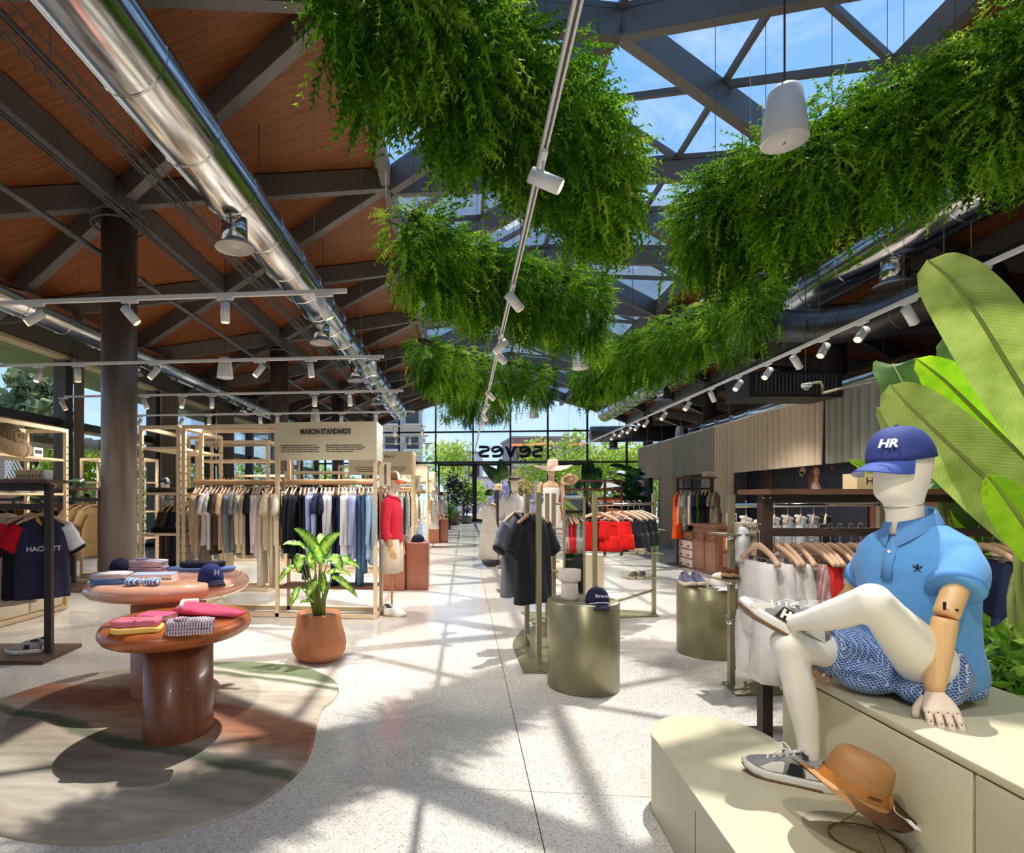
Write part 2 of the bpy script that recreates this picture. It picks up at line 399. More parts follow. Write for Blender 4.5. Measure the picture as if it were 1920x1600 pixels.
for a, b in zip([YB] + PY_L[:-1], PY_L):
    for z0, z1 in ((0.12, 3.13), (3.31, 4.76)):
        part('pane', MB().box((XL - 0.12, (a + b) / 2, (z0 + z1) / 2), (0.012, b - a - 0.05, z1 - z0)), M_glass, wpn)
# eave outside the left windows
M_soffit = mat('green_soffit', (118, 138, 84), 0.6)
so = thing('trim_1', None, None, (-10, 15, 4.7), kind='structure')
for k in range(11):
    y0 = YB + k * 3.9
    part('soffit_panel', MB().slab([Vector((XL - 0.1, y0, 4.80)), Vector((XL - 0.1, y0 + 3.88, 4.80)), Vector((-10.75, y0 + 3.88, 4.60)), Vector((-10.75, y0, 4.60))][::-1], 0.08), M_soffit, so)
# far glazed wall with doors
wf = thing('wall_far', None, None, (2, YF, 0), kind='structure')
def fx(u): return PY(u, 900, YF).x
MX = [fx(610), fx(680), fx(748.5), fx(817), fx(887), fx(957), fx(1027), fx(1101), fx(1175), fx(1249), fx(1323), fx(1397)]
MX = [x for x in MX if XL + 0.2 < x < XR]
for x in MX:
    z = rz_(x) - 0.1; part('mullion', MB().box((x, YF, z / 2), (0.10, 0.16, z)), M_frame, wf)
ztr = [PY(900, 810, YF).z, PY(900, 868, YF).z]
part('transom', MB().box(((XL + XR) / 2, YF - 0.01, ztr[0]), (XR - XL, 0.14, 0.10)), M_frame, wf)
part('transom', MB().box(((XL + XR) / 2, YF - 0.01, ztr[1]), (XR - XL, 0.14, 0.10)), M_frame, wf)
part('door_canopy', MB().box(((fx(813) + fx(1108)) / 2, YF - 0.15, ztr[1]), (fx(1108) - fx(813), 0.5, 0.16)), mat('canopy_grey', (84, 82, 82), 0.5), wf)
for sgn in (-1, 1):
    x0 = 2.24 if sgn > 0 else XL; x1 = XR if sgn > 0 else 2.24
    part('gable_trim', MB().bar((x0, YF, rz_(x0)), (x1, YF, rz_(x1)), 0.2, 0.14), mat('gable_trim_paint', (176, 178, 160), 0.6), wf)
wfp = thing('window_3', None, None, (2, YF + 0.03, 0), kind='structure')
xx = [XL] + MX + [XR]
for a, b in zip(xx, xx[1:]):
    poly = [Vector((a, YF + 0.03, 0.05)), Vector((b, YF + 0.03, 0.05)), Vector((b, YF + 0.03, rz_(b)))]
    if a < 2.24 < b: poly.append(Vector((2.24, YF + 0.03, rz_(2.24))))
    poly.append(Vector((a, YF + 0.03, rz_(a))))
    for z0, z1 in ((0, ztr[1]), (ztr[1], ztr[0]), (ztr[0], 9)):
        p = clip(clip(poly, 2, z0, False), 2, z1, True)
        if len(p) >= 3: part('pane', MB().slab(p, 0.012, Vector((0, 1, 0))), M_glass, wfp)
for n_, (u0, u1) in enumerate(((823, 889), (892, 957), (1030, 1096))):
    d = thing('door_%d' % (n_ + 1), None, None, ((fx(u0) + fx(u1)) / 2, YF - 0.06, 0), kind='structure')
    for x in (fx(u0), fx(u1)): part('stile', MB().box((x, YF - 0.06, ztr[1] / 2), (0.12, 0.08, ztr[1])), M_frame, d)
    part('bottom_rail', MB().box(((fx(u0) + fx(u1)) / 2, YF - 0.06, 0.1), (fx(u1) - fx(u0), 0.08, 0.2)), M_frame, d)
    part('top_rail', MB().box(((fx(u0) + fx(u1)) / 2, YF - 0.06, ztr[1] - 0.12), (fx(u1) - fx(u0), 0.08, 0.14)), M_frame, d)
    part('handle', MB().tube([(fx(u1) - 0.2, YF - 0.14, 0.9), (fx(u1) - 0.2, YF - 0.14, 1.5)], 0.02), M_frame, d)

# shop name on the far glass, read from behind
sg = thing('shop_lettering', 'dark shop-name lettering seen mirrored on the far glass wall', 'lettering', (PY(957, 846, YF).x, YF - 0.12, PY(957, 846, YF).z))
def stroke(mb, pts, wid):                        # flat letter stroke in the glass plane; pts in pixels of the photograph
    q = [PY(u, v, YF - 0.12) for u, v in pts]; q = spline(q, 5); ks = YF / F
    for a, b in zip(q, q[1:]):
        mb.bar(a, b, 0.05, wid * ks, up=Vector((0, 0, 1)), drop=-wid * ks / 2)
LET = [
    [[(898, 838.5), (906, 838.5), (915, 839), (917, 842.5), (913, 845.5), (907, 846), (901, 848.5), (899, 852.5), (903, 855.5), (910, 855.5), (917, 855.5)]],
    [[(923, 855.5), (933, 855.5), (940, 853.5), (941.5, 847), (940, 840.5), (932, 838.5), (924, 840.5), (923, 845), (927, 847.5), (934, 845.5), (940, 843)]],
    [[(947, 838.5), (951, 840), (953.5, 847), (957, 855.5), (959, 855.5), (962, 847), (964.5, 840), (969, 838.5)]],
    [[(975, 855.5), (985, 855.5), (992, 853.5), (993, 847), (991.5, 840.5), (984, 838.5), (976, 840.5), (975, 845), (979, 847.5), (986, 845.5), (992, 843)]],
    [[(1001, 838.5), (1008, 838.5), (1015, 839), (1016.5, 842.5), (1013, 845.5), (1007, 846), (1001, 848.5), (999, 852.5), (1003, 855.5), (1010, 855.5), (1016, 855.5)]]]
for L_ in LET:
    mb = MB()
    for s_ in L_: stroke(mb, s_, 5.4)
    part('letter', mb, M_ink, sg)

# ------------------------------------------------------------------ columns with collars
for k in range(4):
    y = 8.7 + 8 * k; zt = rz_(-5.37) - 0.05
    for xc, side in ((-5.37, 'left'), (9.85, 'right')):
        if side == 'right' and k in (0,): continue
        nm = ['nearest', 'second', 'third', 'farthest'][k]
        t = thing('column', '%s round dark steel column of the %s-hand row' % (nm, side), 'column', (xc, y, 0))
        part('shaft', MB().lathe([(0.26, 0), (0.26, zt - 0.42)], (xc, y, 0), 40), M_col, t)
        part('base_ring', MB().lathe([(0.34, 0.0), (0.34, 0.012), (0.27, 0.02)], (xc, y, 0), 40), M_col, t)
        part('capital', MB().lathe([(0.262, zt - 0.42), (0.30, zt - 0.40), (0.30, zt - 0.05), (0.2, zt)], (xc, y, 0), 32), M_metal, t)
        for r_, z_ in ((0.40, zt - 0.62), (0.40, zt - 0.50)):
            ring = [(xc + r_ * cos(a * pi / 14), y + r_ * sin(a * pi / 14), z_) for a in range(29)]
            part('cable_ring', MB().tube(ring, 0.022, 6), M_metal, t)

# ------------------------------------------------------------------ spiral ducts
def duct(label, path, r, ndiff, seam_step=1.15, M_duct=M_duct):
    t = thing('air_duct', label, 'duct', path[0])
    part('pipe', MB().tube(path, r, 40), M_duct, t)
    path = [Vector(p) for p in path]
    tot = 0.0
    for a, b in zip(path, path[1:]):
        L_ = (b - a).length; d = (b - a) / L_; s = 0.4
        q = d.to_track_quat('Z', 'Y').to_matrix()
        while s < L_:
            part('seam', MB().lathe([(r, -0.018), (r + 0.012, -0.008), (r + 0.012, 0.008), (r, 0.018)], a + d * s, 36, cap=False, R=q), M_duct, t); s += seam_step
    for (c, rn, drop) in ndiff:
        c = Vector(c); nk = part('diffuser_neck', MB().lathe([(rn, 0.02), (rn, -drop)], c, 28), M_duct, t)
        zz = -drop
        part('diffuser_plate', MB().lathe([(rn, zz + 0.01), (rn * 1.48, zz - 0.02), (rn * 1.5, zz - 0.05), (rn * 1.46, zz - 0.05), (rn * 1.42, zz - 0.02), (rn * 1.25, zz - 0.05), (rn * 1.1, zz - 0.015),
                                        (rn * 0.85, zz - 0.05), (rn * 0.7, zz - 0.01), (rn * 0.35, zz - 0.05), (0.01, zz - 0.05)], c, 36), mat('diffuser_white', (190, 184, 178), 0.4, 0.4), nk)
    for y in np.arange(path[0].y + 1.0, path[-1].y, 4.0):
        if abs(path[0].x - path[-1].x) < 0.2: part('hanger_rod', MB().tube([(path[0].x, y, path[0].z + r * 0.98), (path[0].x, y, rz_(path[0].x) + 0.01)], 0.008, 6), M_metal, t)
    if abs(path[0].x - path[-1].x) >= 0.2:
        for q in (path[0].lerp(path[1], .3), path[-2].lerp(path[-1], .7)): part('hanger_rod', MB().tube([q + Vector((0, 0, r * .98)), (q.x, q.y, rz_(q.x) + .01)], 0.008, 6), M_metal, t)
    return t
DX, DZ = -3.05, 5.5
dfs = [(DX, PX(u, v, DX).y, DZ - 0.30) for u, v in ((440, 430), (603, 600), (668, 690), (708, 740))]
duct('long bright round duct hanging over the left half of the hall', [(DX, -4.5, DZ), (DX, 27.5, DZ)], 0.36, [(c, 0.17, 0.36) for c in dfs])
d2 = [(-7.9, y, 4.72) for y in (13.4, 20.4)]
duct('slimmer round duct running along the left window wall', [(-7.9, -4.5, 4.95), (-7.9, 30.0, 4.95)], 0.25, [(c, 0.14, 0.25) for c in d2])
DX3 = 6.75
dfs = [(DX3, PX(u, v, DX3).y, DZ - 0.30) for u, v in ((1678, 490), (1392, 640), (1243, 720))]
duct('long bright round duct hanging over the right half of the hall', [(DX3, -4.5, DZ), (DX3, 29.0, DZ)], 0.36, [(c, 0.19, 0.36) for c in dfs])
M_dd = mat('dull_duct', (100, 94, 90), 0.36, 0.85)
# lower right duct with its elbow and the branch with a round end cap
p0, p1, p2 = PX(1500, 690, 8.3), PX(1225, 800, 8.3), PY(1097, 796, PX(1225, 800, 8.3).y)
zc = 3.95; yb = 24.0
duct('mid-height round duct over the curtained fitting rooms ending far right', [(8.6, 12.0, zc), (8.6, yb, zc)], 0.30, [((8.6, 14.5, zc - 0.25), 0.16, 0.3), ((8.6, 18.5, zc - 0.25), 0.16, 0.3), ((8.6, 22.0, zc - 0.25), 0.16, 0.3)])
duct('short crosswise duct with a round end cap before the far glass', [(5.1, yb + 0.4, zc + 0.1), (8.9, yb + 0.4, zc + 0.1)], 0.32, [((6.0, yb + 0.4, zc - 0.15), 0.16, 0.3)], M_duct=M_dd)
duct('dark branch duct bending under the right-hand main duct', [P(1440, 612, 11.5), P(1560, 612, 10.2), P(1660, 598, 9.2), P(1760, 560, 8.3), P(1850, 520, 7.6)], 0.30, [], 0.9, M_dd)
duct('grey cross duct high under the roof on the right', [P(1500, 590, 13.0), P(1640, 585, 12.6), P(1760, 592, 12.0)], 0.2, [], 0.9, M_dd)

# cable trays and pipes along the left roof
def tray(label, x, z, y0, y1, wd):
    t = thing('cable_tray', label, 'cable tray', (x, y0, z))
    for s in (-1, -0.33, 0.33, 1):
        part('rail', MB().tube([(x + s * wd / 2, y0, z + (0.05 if abs(s) == 1 else 0)), (x + s * wd / 2, y1, z + (0.05 if abs(s) == 1 else 0))], 0.009, 6), M_metal, t)
    mb = MB(); y = y0
    while y < y1:
        mb.tube([(x - wd / 2, y, z + 0.05), (x - wd / 2, y, z), (x + wd / 2, y, z), (x + wd / 2, y, z + 0.05)], 0.005, 4); y += 0.2
    part('rungs', mb, M_metal, t, kind='stuff')
    for k, cx in enumerate((-0.25, 0.0, 0.2)):
        part('cable', MB().tube([(x + cx * wd, y0, z + 0.02), (x + cx * wd, y1, z + 0.02)], 0.012, 6), mat('cable_grey', (60, 58, 58), 0.6), t)
    for y in np.arange(y0 + 1, y1, 4.0): part('hanger_rod', MB().tube([(x, y, z), (x, y, rz_(x) - 0.05)], 0.006, 5), M_metal, t)
tray('wire cable tray running beside the long left duct', -3.75, 5.35, -4.0, 26.0, 0.30)
tray('narrow wire cable tray under the left column-line beam', -5.0, 5.62, -4.0, 26.0, 0.14)
t = thing('sprinkler_pipe', 'grey sprinkler pipe running along the left column row', 'pipe', (-5.75, 0, 5.35))
part('pipe', MB().tube([(-5.75, -4, 5.35), (-5.75, 30, 5.35)], 0.045, 12), M_metal, t)
for y in np.arange(-2, 30, 2.0): part('coupling', MB().tube([(-5.75, y, 5.35), (-5.75, y + 0.12, 5.35)], 0.062, 12), M_metal, t)
for y in np.arange(-3, 30, 4.0): part('hanger_rod', MB().tube([(-5.75, y, 5.35), (-5.75, y, rz_(-5.75))], 0.008, 6), M_metal, t)
t = thing('sprinkler_pipe', 'bright steel pipe under the right-hand edge of the skylight', 'pipe', (6.2, 0, 6.65))
part('pipe', MB().tube([(6.25, -4, 6.7), (6.25, 30, 6.7)], 0.055, 12), M_duct, t)
for y in np.arange(-2, 30, 2.5): part('coupling', MB().tube([(6.25, y, 6.7), (6.25, y + 0.12, 6.7)], 0.075, 12), M_metal, t)
for y in np.arange(-3, 30, 4.0): part('hanger_rod', MB().tube([(6.25, y, 6.7), (6.25, y, rz_(6.25))], 0.01, 6), M_metal, t)

# ------------------------------------------------------------------ track lights
M_spot = mat('spot_white', (232, 230, 226), 0.35)
M_lampwarm = mat('lamp_face', (255, 214, 150), 0.4, emit=(255, 206, 140), estr=2.2)
def spot_mesh():
    a = MB().tube([(0, 0, -0.105), (0, 0, 0.075)], 0.042, 20); return a.mesh('spot_body', M_spot)
ME_body = spot_mesh()
ME_face = MB().lathe([(0.034, 0), (0.034, 0.004), (0.01, 0.006)], (0, 0, -0.109), 16).mesh('lamp_face', M_lampwarm)
ME_adapt = MB().box((0, 0, -0.012), (0.16, 0.034, 0.024)).mesh('adapter', M_spot)
ME_stem = MB().tube([(0, 0, -0.02), (0, 0, -0.085)], 0.008, 8).mesh('stem', M_spot)
spot_n = [0]
LD = bpy.data.lights.new('spotlight_beam', 'SPOT'); LD.energy = SPOT_W; LD.spot_size = radians(80); LD.spot_blend = 0.7; LD.color = (1.0, 0.94, 0.86); LD.shadow_soft_size = 0.035
LD2 = LD.copy(); LD2.energy = SPOT_W * 0.55
def spotlight(p, axis, tilt, yaw, label, group=None, lit=True, LD=LD):
    t = thing('track_spotlight', label, 'spotlight', p, 0 if axis == 'x' else pi / 2, group)
    share('adapter', ME_adapt, t); share('stem', ME_stem, t)
    rot = (tilt, 0, -yaw - (0 if axis == 'x' else pi / 2)); loc = Vector((0, 0, -0.125))
    b = share('lamp_body', ME_body, t, loc, rot); share('lamp_face', ME_face, b)
    if lit:
        o = bpy.data.objects.new('spotlight_beam', LD); COL.objects.link(o); o.parent = t
        o.location = loc + Euler(rot).to_matrix() @ Vector((0, 0, -0.125)); o.rotation_euler = rot
    return t
ZT = 3.3
TR_Y = [5.2 + 2.45 * i for i in range(7)]
M_track = mat('track_white', (222, 220, 215), 0.45)
tn = ['nearest', 'second nearest', 'third nearest', 'fourth nearest', 'fifth nearest', 'sixth nearest', 'seventh nearest']
for i, y in enumerate(TR_Y):
    x0, x1 = (-8.0 if i != 2 else -7.3), -1.05
    if i >= 4: x0 = -4.2
    t = thing('light_track', '%s white crosswise light track over the left racks' % tn[i], 'light track', (x0, y, ZT))
    part('rail', MB().box(((x0 + x1) / 2, y, ZT + 0.018), (x1 - x0, 0.036, 0.036)), M_track, t)
    for x in (x0 + 0.3, (x0 + x1) / 2, x1 - 0.3): part('suspension_wire', MB().tube([(x, y, ZT + 0.03), (x, y, rz_(x))], 0.003, 4), M_metal, t)
def left_spots(i, us, v, tilts):
    for j, (u, tl) in enumerate(zip(us, tilts)):
        x = PY(u, v, TR_Y[i]).x
        spotlight((x, TR_Y[i], ZT), 'x', radians(abs(tl[0])), radians(tl[1]), '%s spotlight from the left on the %s crosswise track' % (ORD[j], tn[i]))
left_spots(0, (68, 243, 422, 608), 565, ((50, -125), (40, 70), (3, 0), (30, 60)))
left_spots(1, (73, 146, 290, 487, 583, 700), 675, ((25, -170), (3, 0), (38, -125), (38, -125), (8, 30), (6, 0)))
left_spots(2, (118, 272, 342, 397, 590, 656, 738), 740, ((25, 60), (20, 60), (28, 170), (4, 0), (4, 0), (6, 20), (10, -10)))
left_spots(3, (262, 340, 392, 488, 520, 640, 705), 777, ((25, -130), (25, -130), (28, 160), (12, 0), (5, 0), (10, -30), (8, 0)))
left_spots(4, (620, 740, 792), 805, ((4, 0), (4, 0), (10, -10)))
left_spots(5, (742, 768, 795), 818, ((4, 0), (4, 0), (10, -10)))
left_spots(6, (760, 800), 830, ((4, 0), (4, 0)))
XC = 0.425
t = thing('light_track', 'long central white light track running down the aisle', 'light track', (XC, 1, ZT))
part('rail', MB().box((XC, 11.2, ZT + 0.018), (0.036, 31.0, 0.036)), M_track, t)
part('slot', MB().box((XC, 11.2, ZT - 0.001), (0.012, 31.0, 0.004)), mat('slot_dark', (70, 68, 66), 0.6), t)
for y in np.arange(1.5, 26, 3.0): part('suspension_wire', MB().tube([(XC, y, ZT + 0.03), (XC, y, rz_(XC))], 0.003, 4), M_metal, t)
for j, (u, v, tl, yw) in enumerate(((1018, 330, 62, 95), (962, 560, 50, 60), (941, 645, 50, -70), (936, 660, 50, 60), (918, 715, 50, 70), (912, 738, 40, -60), (908, 765, 40, 60), (905, 785, 40, -60))):
    y = PX(u, v, XC).y
    spotlight((XC, y, ZT), 'y', radians(tl), radians(yw), '%s white spotlight from the camera on the central track' % ORD[j])
XRT = 4.15
t = thing('light_track', 'long white light track over the right-hand racks and curtains', 'light track', (XRT, 3, ZT))
part('rail', MB().box((XRT, 11.7, ZT + 0.018), (0.036, 30.6, 0.036)), M_track, t)
for y in np.arange(3, 26, 3.0): part('suspension_wire', MB().tube([(XRT, y, ZT + 0.03), (XRT, y, rz_(XRT))], 0.003, 4), M_metal, t)
for j, (u, v, tl, yw) in enumerate(((1840, 500, 30, 90), (1705, 560, 40, 70), (1617, 598, 48, -118), (1545, 632, 40, -118), (1492, 655, 40, 70), (1440, 680, 45, -120), (1385, 703, 45, -118), (1335, 727, 35, 60), (1290, 748, 45, -118), (1245, 770, 45, -118), (1212, 786, 45, -118), (1195, 793, 45, -118), (1180, 800, 45, -118), (1165, 808, 45, -118), (1150, 815, 45, -118))):
    y = PX(u, v, XRT).y
    spotlight((XRT, y, ZT), 'y', radians(tl), radians(yw), '%s white spotlight from the camera on the right-hand track' % ORD[j], LD=LD2 if j < 4 else LD)

for j, (x, y, tl, yw) in enumerate(((XC, 1.6, 40, 40), (XC, .2, 45, 20), (XC, -1.2, 50, -30), (XC, -2.8, 50, 0), (XRT, 2.2, 35, -50), (XRT, .8, 45, 20), (XRT, -1.0, 50, 25))):  # unseen spots added behind the camera as fill for camera-facing sides
    spotlight((x, y, ZT), 'y', radians(tl), radians(yw), '%s added fill spotlight behind the camera on the %s track' % (ORD[j if j < 4 else j - 4], 'central' if j < 4 else 'right-hand'), LD=LD2)
# ------------------------------------------------------------------ pendant loudspeakers
def pendant(x, y, zb, label, s=1.0):
    t = thing('pendant_speaker', label, 'speaker', (x, y, zb))
    part('shell', MB().lathe([(0.0, 0.40), (0.07, 0.40), (0.10, 0.39), (0.115, 0.36), (0.135, 0.22), (0.16, 0.0), (0.155, -0.008)], (x, y, zb), 36), M_white, t)
    part('grille', MB().lathe([(0.0, -0.012), (0.15, -0.012), (0.153, 0.0)], (x, y, zb), 36), mat('grille_white', (214, 210, 206), 0.7), t)
    part('badge', MB().box((x, y, zb - 0.014), (0.008, 0.03, 0.006)), M_ink, t)
    part('cable', MB().tube([(x, y, zb + 0.39), (x, y, rz_(x) + 0.01)], 0.008, 6), mat('cable_red', (60, 40, 38), 0.6), t)
q = P(1471, 265, 4.4); pendant(q.x, q.y, q.z, 'large white pendant speaker hanging nearest, below the skylight ridge')
q = P(1088, 691, 11.8); pendant(q.x, q.y, q.z, 'white pendant speaker hanging beside the green garland mid-hall')
q = P(1001, 783, 19.0); pendant(q.x, q.y, q.z, 'small far white pendant speaker before the glass wall')
q = P(422, 708, 11.5); pendant(q.x, q.y, q.z, 'white pendant speaker hanging over the left racks')
q = P(591, 790, 19.0); pendant(q.x, q.y, q.z, 'far white pendant speaker above the big cream sign')
q = P(1275, 822, 19.5); pendant(q.x, q.y, q.z, 'far white pendant speaker above the fitting-room curtains')
# ------------------------------------------------------------------ leaf materials
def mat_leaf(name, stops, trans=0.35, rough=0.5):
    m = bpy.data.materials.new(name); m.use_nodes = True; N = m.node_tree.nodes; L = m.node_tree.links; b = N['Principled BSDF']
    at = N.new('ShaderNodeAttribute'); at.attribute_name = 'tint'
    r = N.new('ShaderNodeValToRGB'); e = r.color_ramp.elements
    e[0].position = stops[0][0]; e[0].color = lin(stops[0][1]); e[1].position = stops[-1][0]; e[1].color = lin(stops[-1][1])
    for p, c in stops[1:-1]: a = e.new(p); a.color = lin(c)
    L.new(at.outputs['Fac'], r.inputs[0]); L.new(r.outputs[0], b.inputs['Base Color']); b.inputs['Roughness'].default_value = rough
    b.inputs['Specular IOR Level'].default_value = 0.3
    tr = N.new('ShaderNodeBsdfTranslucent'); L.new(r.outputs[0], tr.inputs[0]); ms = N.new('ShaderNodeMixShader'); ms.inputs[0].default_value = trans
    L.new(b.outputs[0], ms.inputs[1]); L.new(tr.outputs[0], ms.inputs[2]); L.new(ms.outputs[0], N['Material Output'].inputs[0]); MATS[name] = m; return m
M_fern = mat_leaf('fern_green', [(0, (56, 106, 16)), (0.4, (112, 170, 30)), (0.75, (176, 214, 54)), (1, (220, 232, 96))], 0.52)
M_tree = mat_leaf('tree_leaves', [(0, (104, 140, 36)), (0.5, (166, 194, 62)), (1, (224, 226, 120))], 0.5)
M_euc = mat_leaf('eucalyptus_leaves', [(0, (88, 106, 74)), (0.5, (124, 138, 98)), (1, (164, 170, 128))], 0.35)
M_dark = mat_leaf('dark_leaves', [(0, (20, 42, 22)), (0.6, (36, 72, 34)), (1, (70, 110, 50))], 0.15, 0.35)
M_violet = mat_leaf('rubber_leaves', [(0, (30, 34, 44)), (0.6, (44, 50, 62)), (1, (74, 84, 92))], 0.1, 0.3)
M_bush = mat_leaf('bush_leaves', [(0, (46, 92, 26)), (0.5, (86, 138, 40)), (1, (150, 184, 70))], 0.3, 0.4)

def np_mesh(name, V, Fq, tint, mats, n=3):
    me = bpy.data.meshes.new(name); nv, nf = len(V), len(Fq)
    me.vertices.add(nv); me.vertices.foreach_set('co', V.astype(np.float32).ravel())
    me.loops.add(nf * n); me.loops.foreach_set('vertex_index', Fq.astype(np.int32).ravel())
    me.polygons.add(nf); me.polygons.foreach_set('loop_start', np.arange(0, nf * n, n, dtype=np.int32)); me.polygons.foreach_set('loop_total', np.full(nf, n, np.int32))
    a = me.attributes.new('tint', 'FLOAT', 'POINT'); a.data.foreach_set('value', tint.astype(np.float32))
    me.materials.append(mats); me.update(); me.validate(); return me
RNG = np.random.default_rng(11)
def frond_proto(seed, nodes=6, per=5, droop=0.7, leaf=0.19, wid=0.03):
    r = np.random.default_rng(seed); V = []; T = []
    pts = np.array([[t, 0, -droop * t * t * 0.5] for t in np.linspace(0, 1, nodes)])
    for i in range(1, nodes):
        d = pts[i] - pts[i - 1]; d /= np.linalg.norm(d); s = (1 - 0.55 * i / nodes)
        for k in range(per):
            ang = r.uniform(0, 2 * np.pi); side = np.array([0, np.cos(ang), np.sin(ang)])
            tip = pts[i] + d * leaf * s * 0.8 + side * leaf * s + np.array([0, 0, -0.05])
            q = np.cross(d, side); q /= np.linalg.norm(q) + 1e-9
            o = len(V); V += [pts[i] - q * wid * s * 0.5 - d * 0.03, pts[i] + q * wid * s * 0.5 + d * 0.05, tip]; T.append([o, o + 1, o + 2])
    o = len(V); V += [pts[0] + [0, 0.012, 0], pts[nodes // 2] + [0, -0.012, 0], pts[-1]]; T.append([o, o + 1, o + 2])
    return np.array(V), np.array(T)
PROTO = [frond_proto(s) for s in range(10)]
def place_fronds(protos, pos, dirs, scale, tint):
    Vs, Ts, Ti, o = [], [], [], 0
    n = len(pos); which = RNG.integers(0, len(protos), n)
    for w_, (V, T) in enumerate(protos):
        idx = np.where(which == w_)[0]
        if not len(idx): continue
        d = dirs[idx]; d = d / (np.linalg.norm(d, axis=1, keepdims=True) + 1e-9)
        up = np.tile([0, 0, 1.0], (len(idx), 1)) + RNG.normal(0, 0.25, (len(idx), 3))
        y = np.cross(up, d); y /= np.linalg.norm(y, axis=1, keepdims=True) + 1e-9; z = np.cross(d, y)
        Mx = np.stack([d, y, z], axis=2)                                   # n,3,3
        P_ = np.einsum('nij,kj->nki', Mx, V) * scale[idx][:, None, None] + pos[idx][:, None, :]
        Vs.append(P_.reshape(-1, 3)); Ts.append((T[None] + (np.arange(len(idx)) * len(V))[:, None, None] + o).reshape(-1, 3))
        Ti.append(np.repeat(tint[idx], len(V))); o += len(idx) * len(V)
    return np.concatenate(Vs), np.concatenate(Ts), np.concatenate(Ti)
M_trough = mat('trough_dark', (52, 50, 44), 0.7)
ZP = 5.0
def garland(label, pts, dens=230, step=0.15):
    path = [C((u - CX) / F * d, d, ZP) for u, d in pts]; path = spline(path, 12)
    t = thing('hanging_planter', label, 'hanging plant', path[0])
    part('trough', MB().tube([p + Vector((0, 0, -0.02)) for p in path[::3] + [path[-1]]], (0.07, 0.10), 8, up=(0, 0, 1)), M_trough, t)
    # even samples
    acc = 0; cl = [path[0]]
    for a, b in zip(path, path[1:]):
        acc += (b - a).length
        if acc >= step: cl.append(b); acc = 0
    pos, dirs, sc, ti = [], [], [], []
    for ci, c in enumerate(cl):
        big = 0.5 + 0.5 * sin(ci * 1.3 + pts[0][0]); R0 = 0.17 + 0.13 * RNG.random() + 0.06 * big; Hh = 0.78 + 0.30 * RNG.random() + 0.16 * big
        cx, cy = RNG.normal(0, 0.07, 2); topz = 0.0 + 0.10 * RNG.random(); hue = 0.22 * sin(ci * 2.1 + pts[0][0]) + RNG.normal(0.02, 0.12)
        n = int(dens * (0.8 + 0.5 * RNG.random())); q = RNG.random(n); ph = RNG.random(n) * 2 * np.pi
        prof = np.sqrt(np.clip(1 - (2 * q ** 0.9 - 0.72) ** 2 / 1.9, 0.02, 1)) * (1 - 0.45 * q)
        rad = R0 * prof * np.sqrt(RNG.uniform(0.45, 1.25, n))
        p = np.stack([c.x + cx + rad * np.cos(ph), c.y + cy + rad * np.sin(ph), c.z + topz - q * Hh + RNG.normal(0, 0.03, n)], 1)
        out_ = 1.0 - 0.55 * q
        d = np.stack([np.cos(ph) * out_, np.sin(ph) * out_, 0.30 - 1.3 * q], 1) + RNG.normal(0, 0.28, (n, 3))
        pos.append(p); dirs.append(d); sc.append(RNG.uniform(0.13, 0.27, n)); ti.append(np.clip(0.42 + hue + RNG.normal(0, 0.15, n) + 0.25 * (0.3 - q), 0, 1))  # tint rises toward the top: sunlit fern tops put into the colour
    # wispy strays
    n = len(cl) * 14; k = RNG.integers(0, len(cl), n); ph = RNG.random(n) * 2 * np.pi; q = RNG.random(n)
    p = np.array([[cl[i].x, cl[i].y, cl[i].z] for i in k]) + np.stack([0.28 * np.cos(ph), 0.28 * np.sin(ph), -0.95 * q - 0.1], 1)
    pos.append(p); dirs.append(np.stack([np.cos(ph) * 0.7, np.sin(ph) * 0.7, -0.5 - q], 1)); sc.append(RNG.uniform(0.2, 0.36, n)); ti.append(np.clip(RNG.normal(0.5, 0.2, n), 0, 1))
    V, T, Ti = place_fronds(PROTO, np.concatenate(pos), np.concatenate(dirs), np.concatenate(sc), np.concatenate(ti))
    V = V - np.array(path[0])
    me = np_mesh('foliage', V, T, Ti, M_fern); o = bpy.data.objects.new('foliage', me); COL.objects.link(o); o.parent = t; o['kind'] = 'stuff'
    for i in range(0, len(path), 9):
        p = path[i]; zz = rz_(p.x) - 0.1; part('suspension_wire', MB().tube([p, (p.x, p.y, zz)], 0.0035, 4), M_metal, t)
    return t
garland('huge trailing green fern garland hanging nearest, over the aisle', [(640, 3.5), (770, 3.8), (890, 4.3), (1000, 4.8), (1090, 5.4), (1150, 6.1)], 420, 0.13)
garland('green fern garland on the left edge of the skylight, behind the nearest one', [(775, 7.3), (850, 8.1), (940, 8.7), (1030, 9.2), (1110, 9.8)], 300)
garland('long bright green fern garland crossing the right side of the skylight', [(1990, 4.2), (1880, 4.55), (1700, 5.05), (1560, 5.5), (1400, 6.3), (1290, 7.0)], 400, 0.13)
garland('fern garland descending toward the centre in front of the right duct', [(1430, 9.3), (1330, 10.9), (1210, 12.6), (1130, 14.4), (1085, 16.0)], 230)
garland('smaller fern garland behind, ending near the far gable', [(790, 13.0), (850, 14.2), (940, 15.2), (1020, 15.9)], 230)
garland('farthest small fern garland against the far glass wall', [(838, 18.2), (890, 18.7), (950, 19.2)], 230)

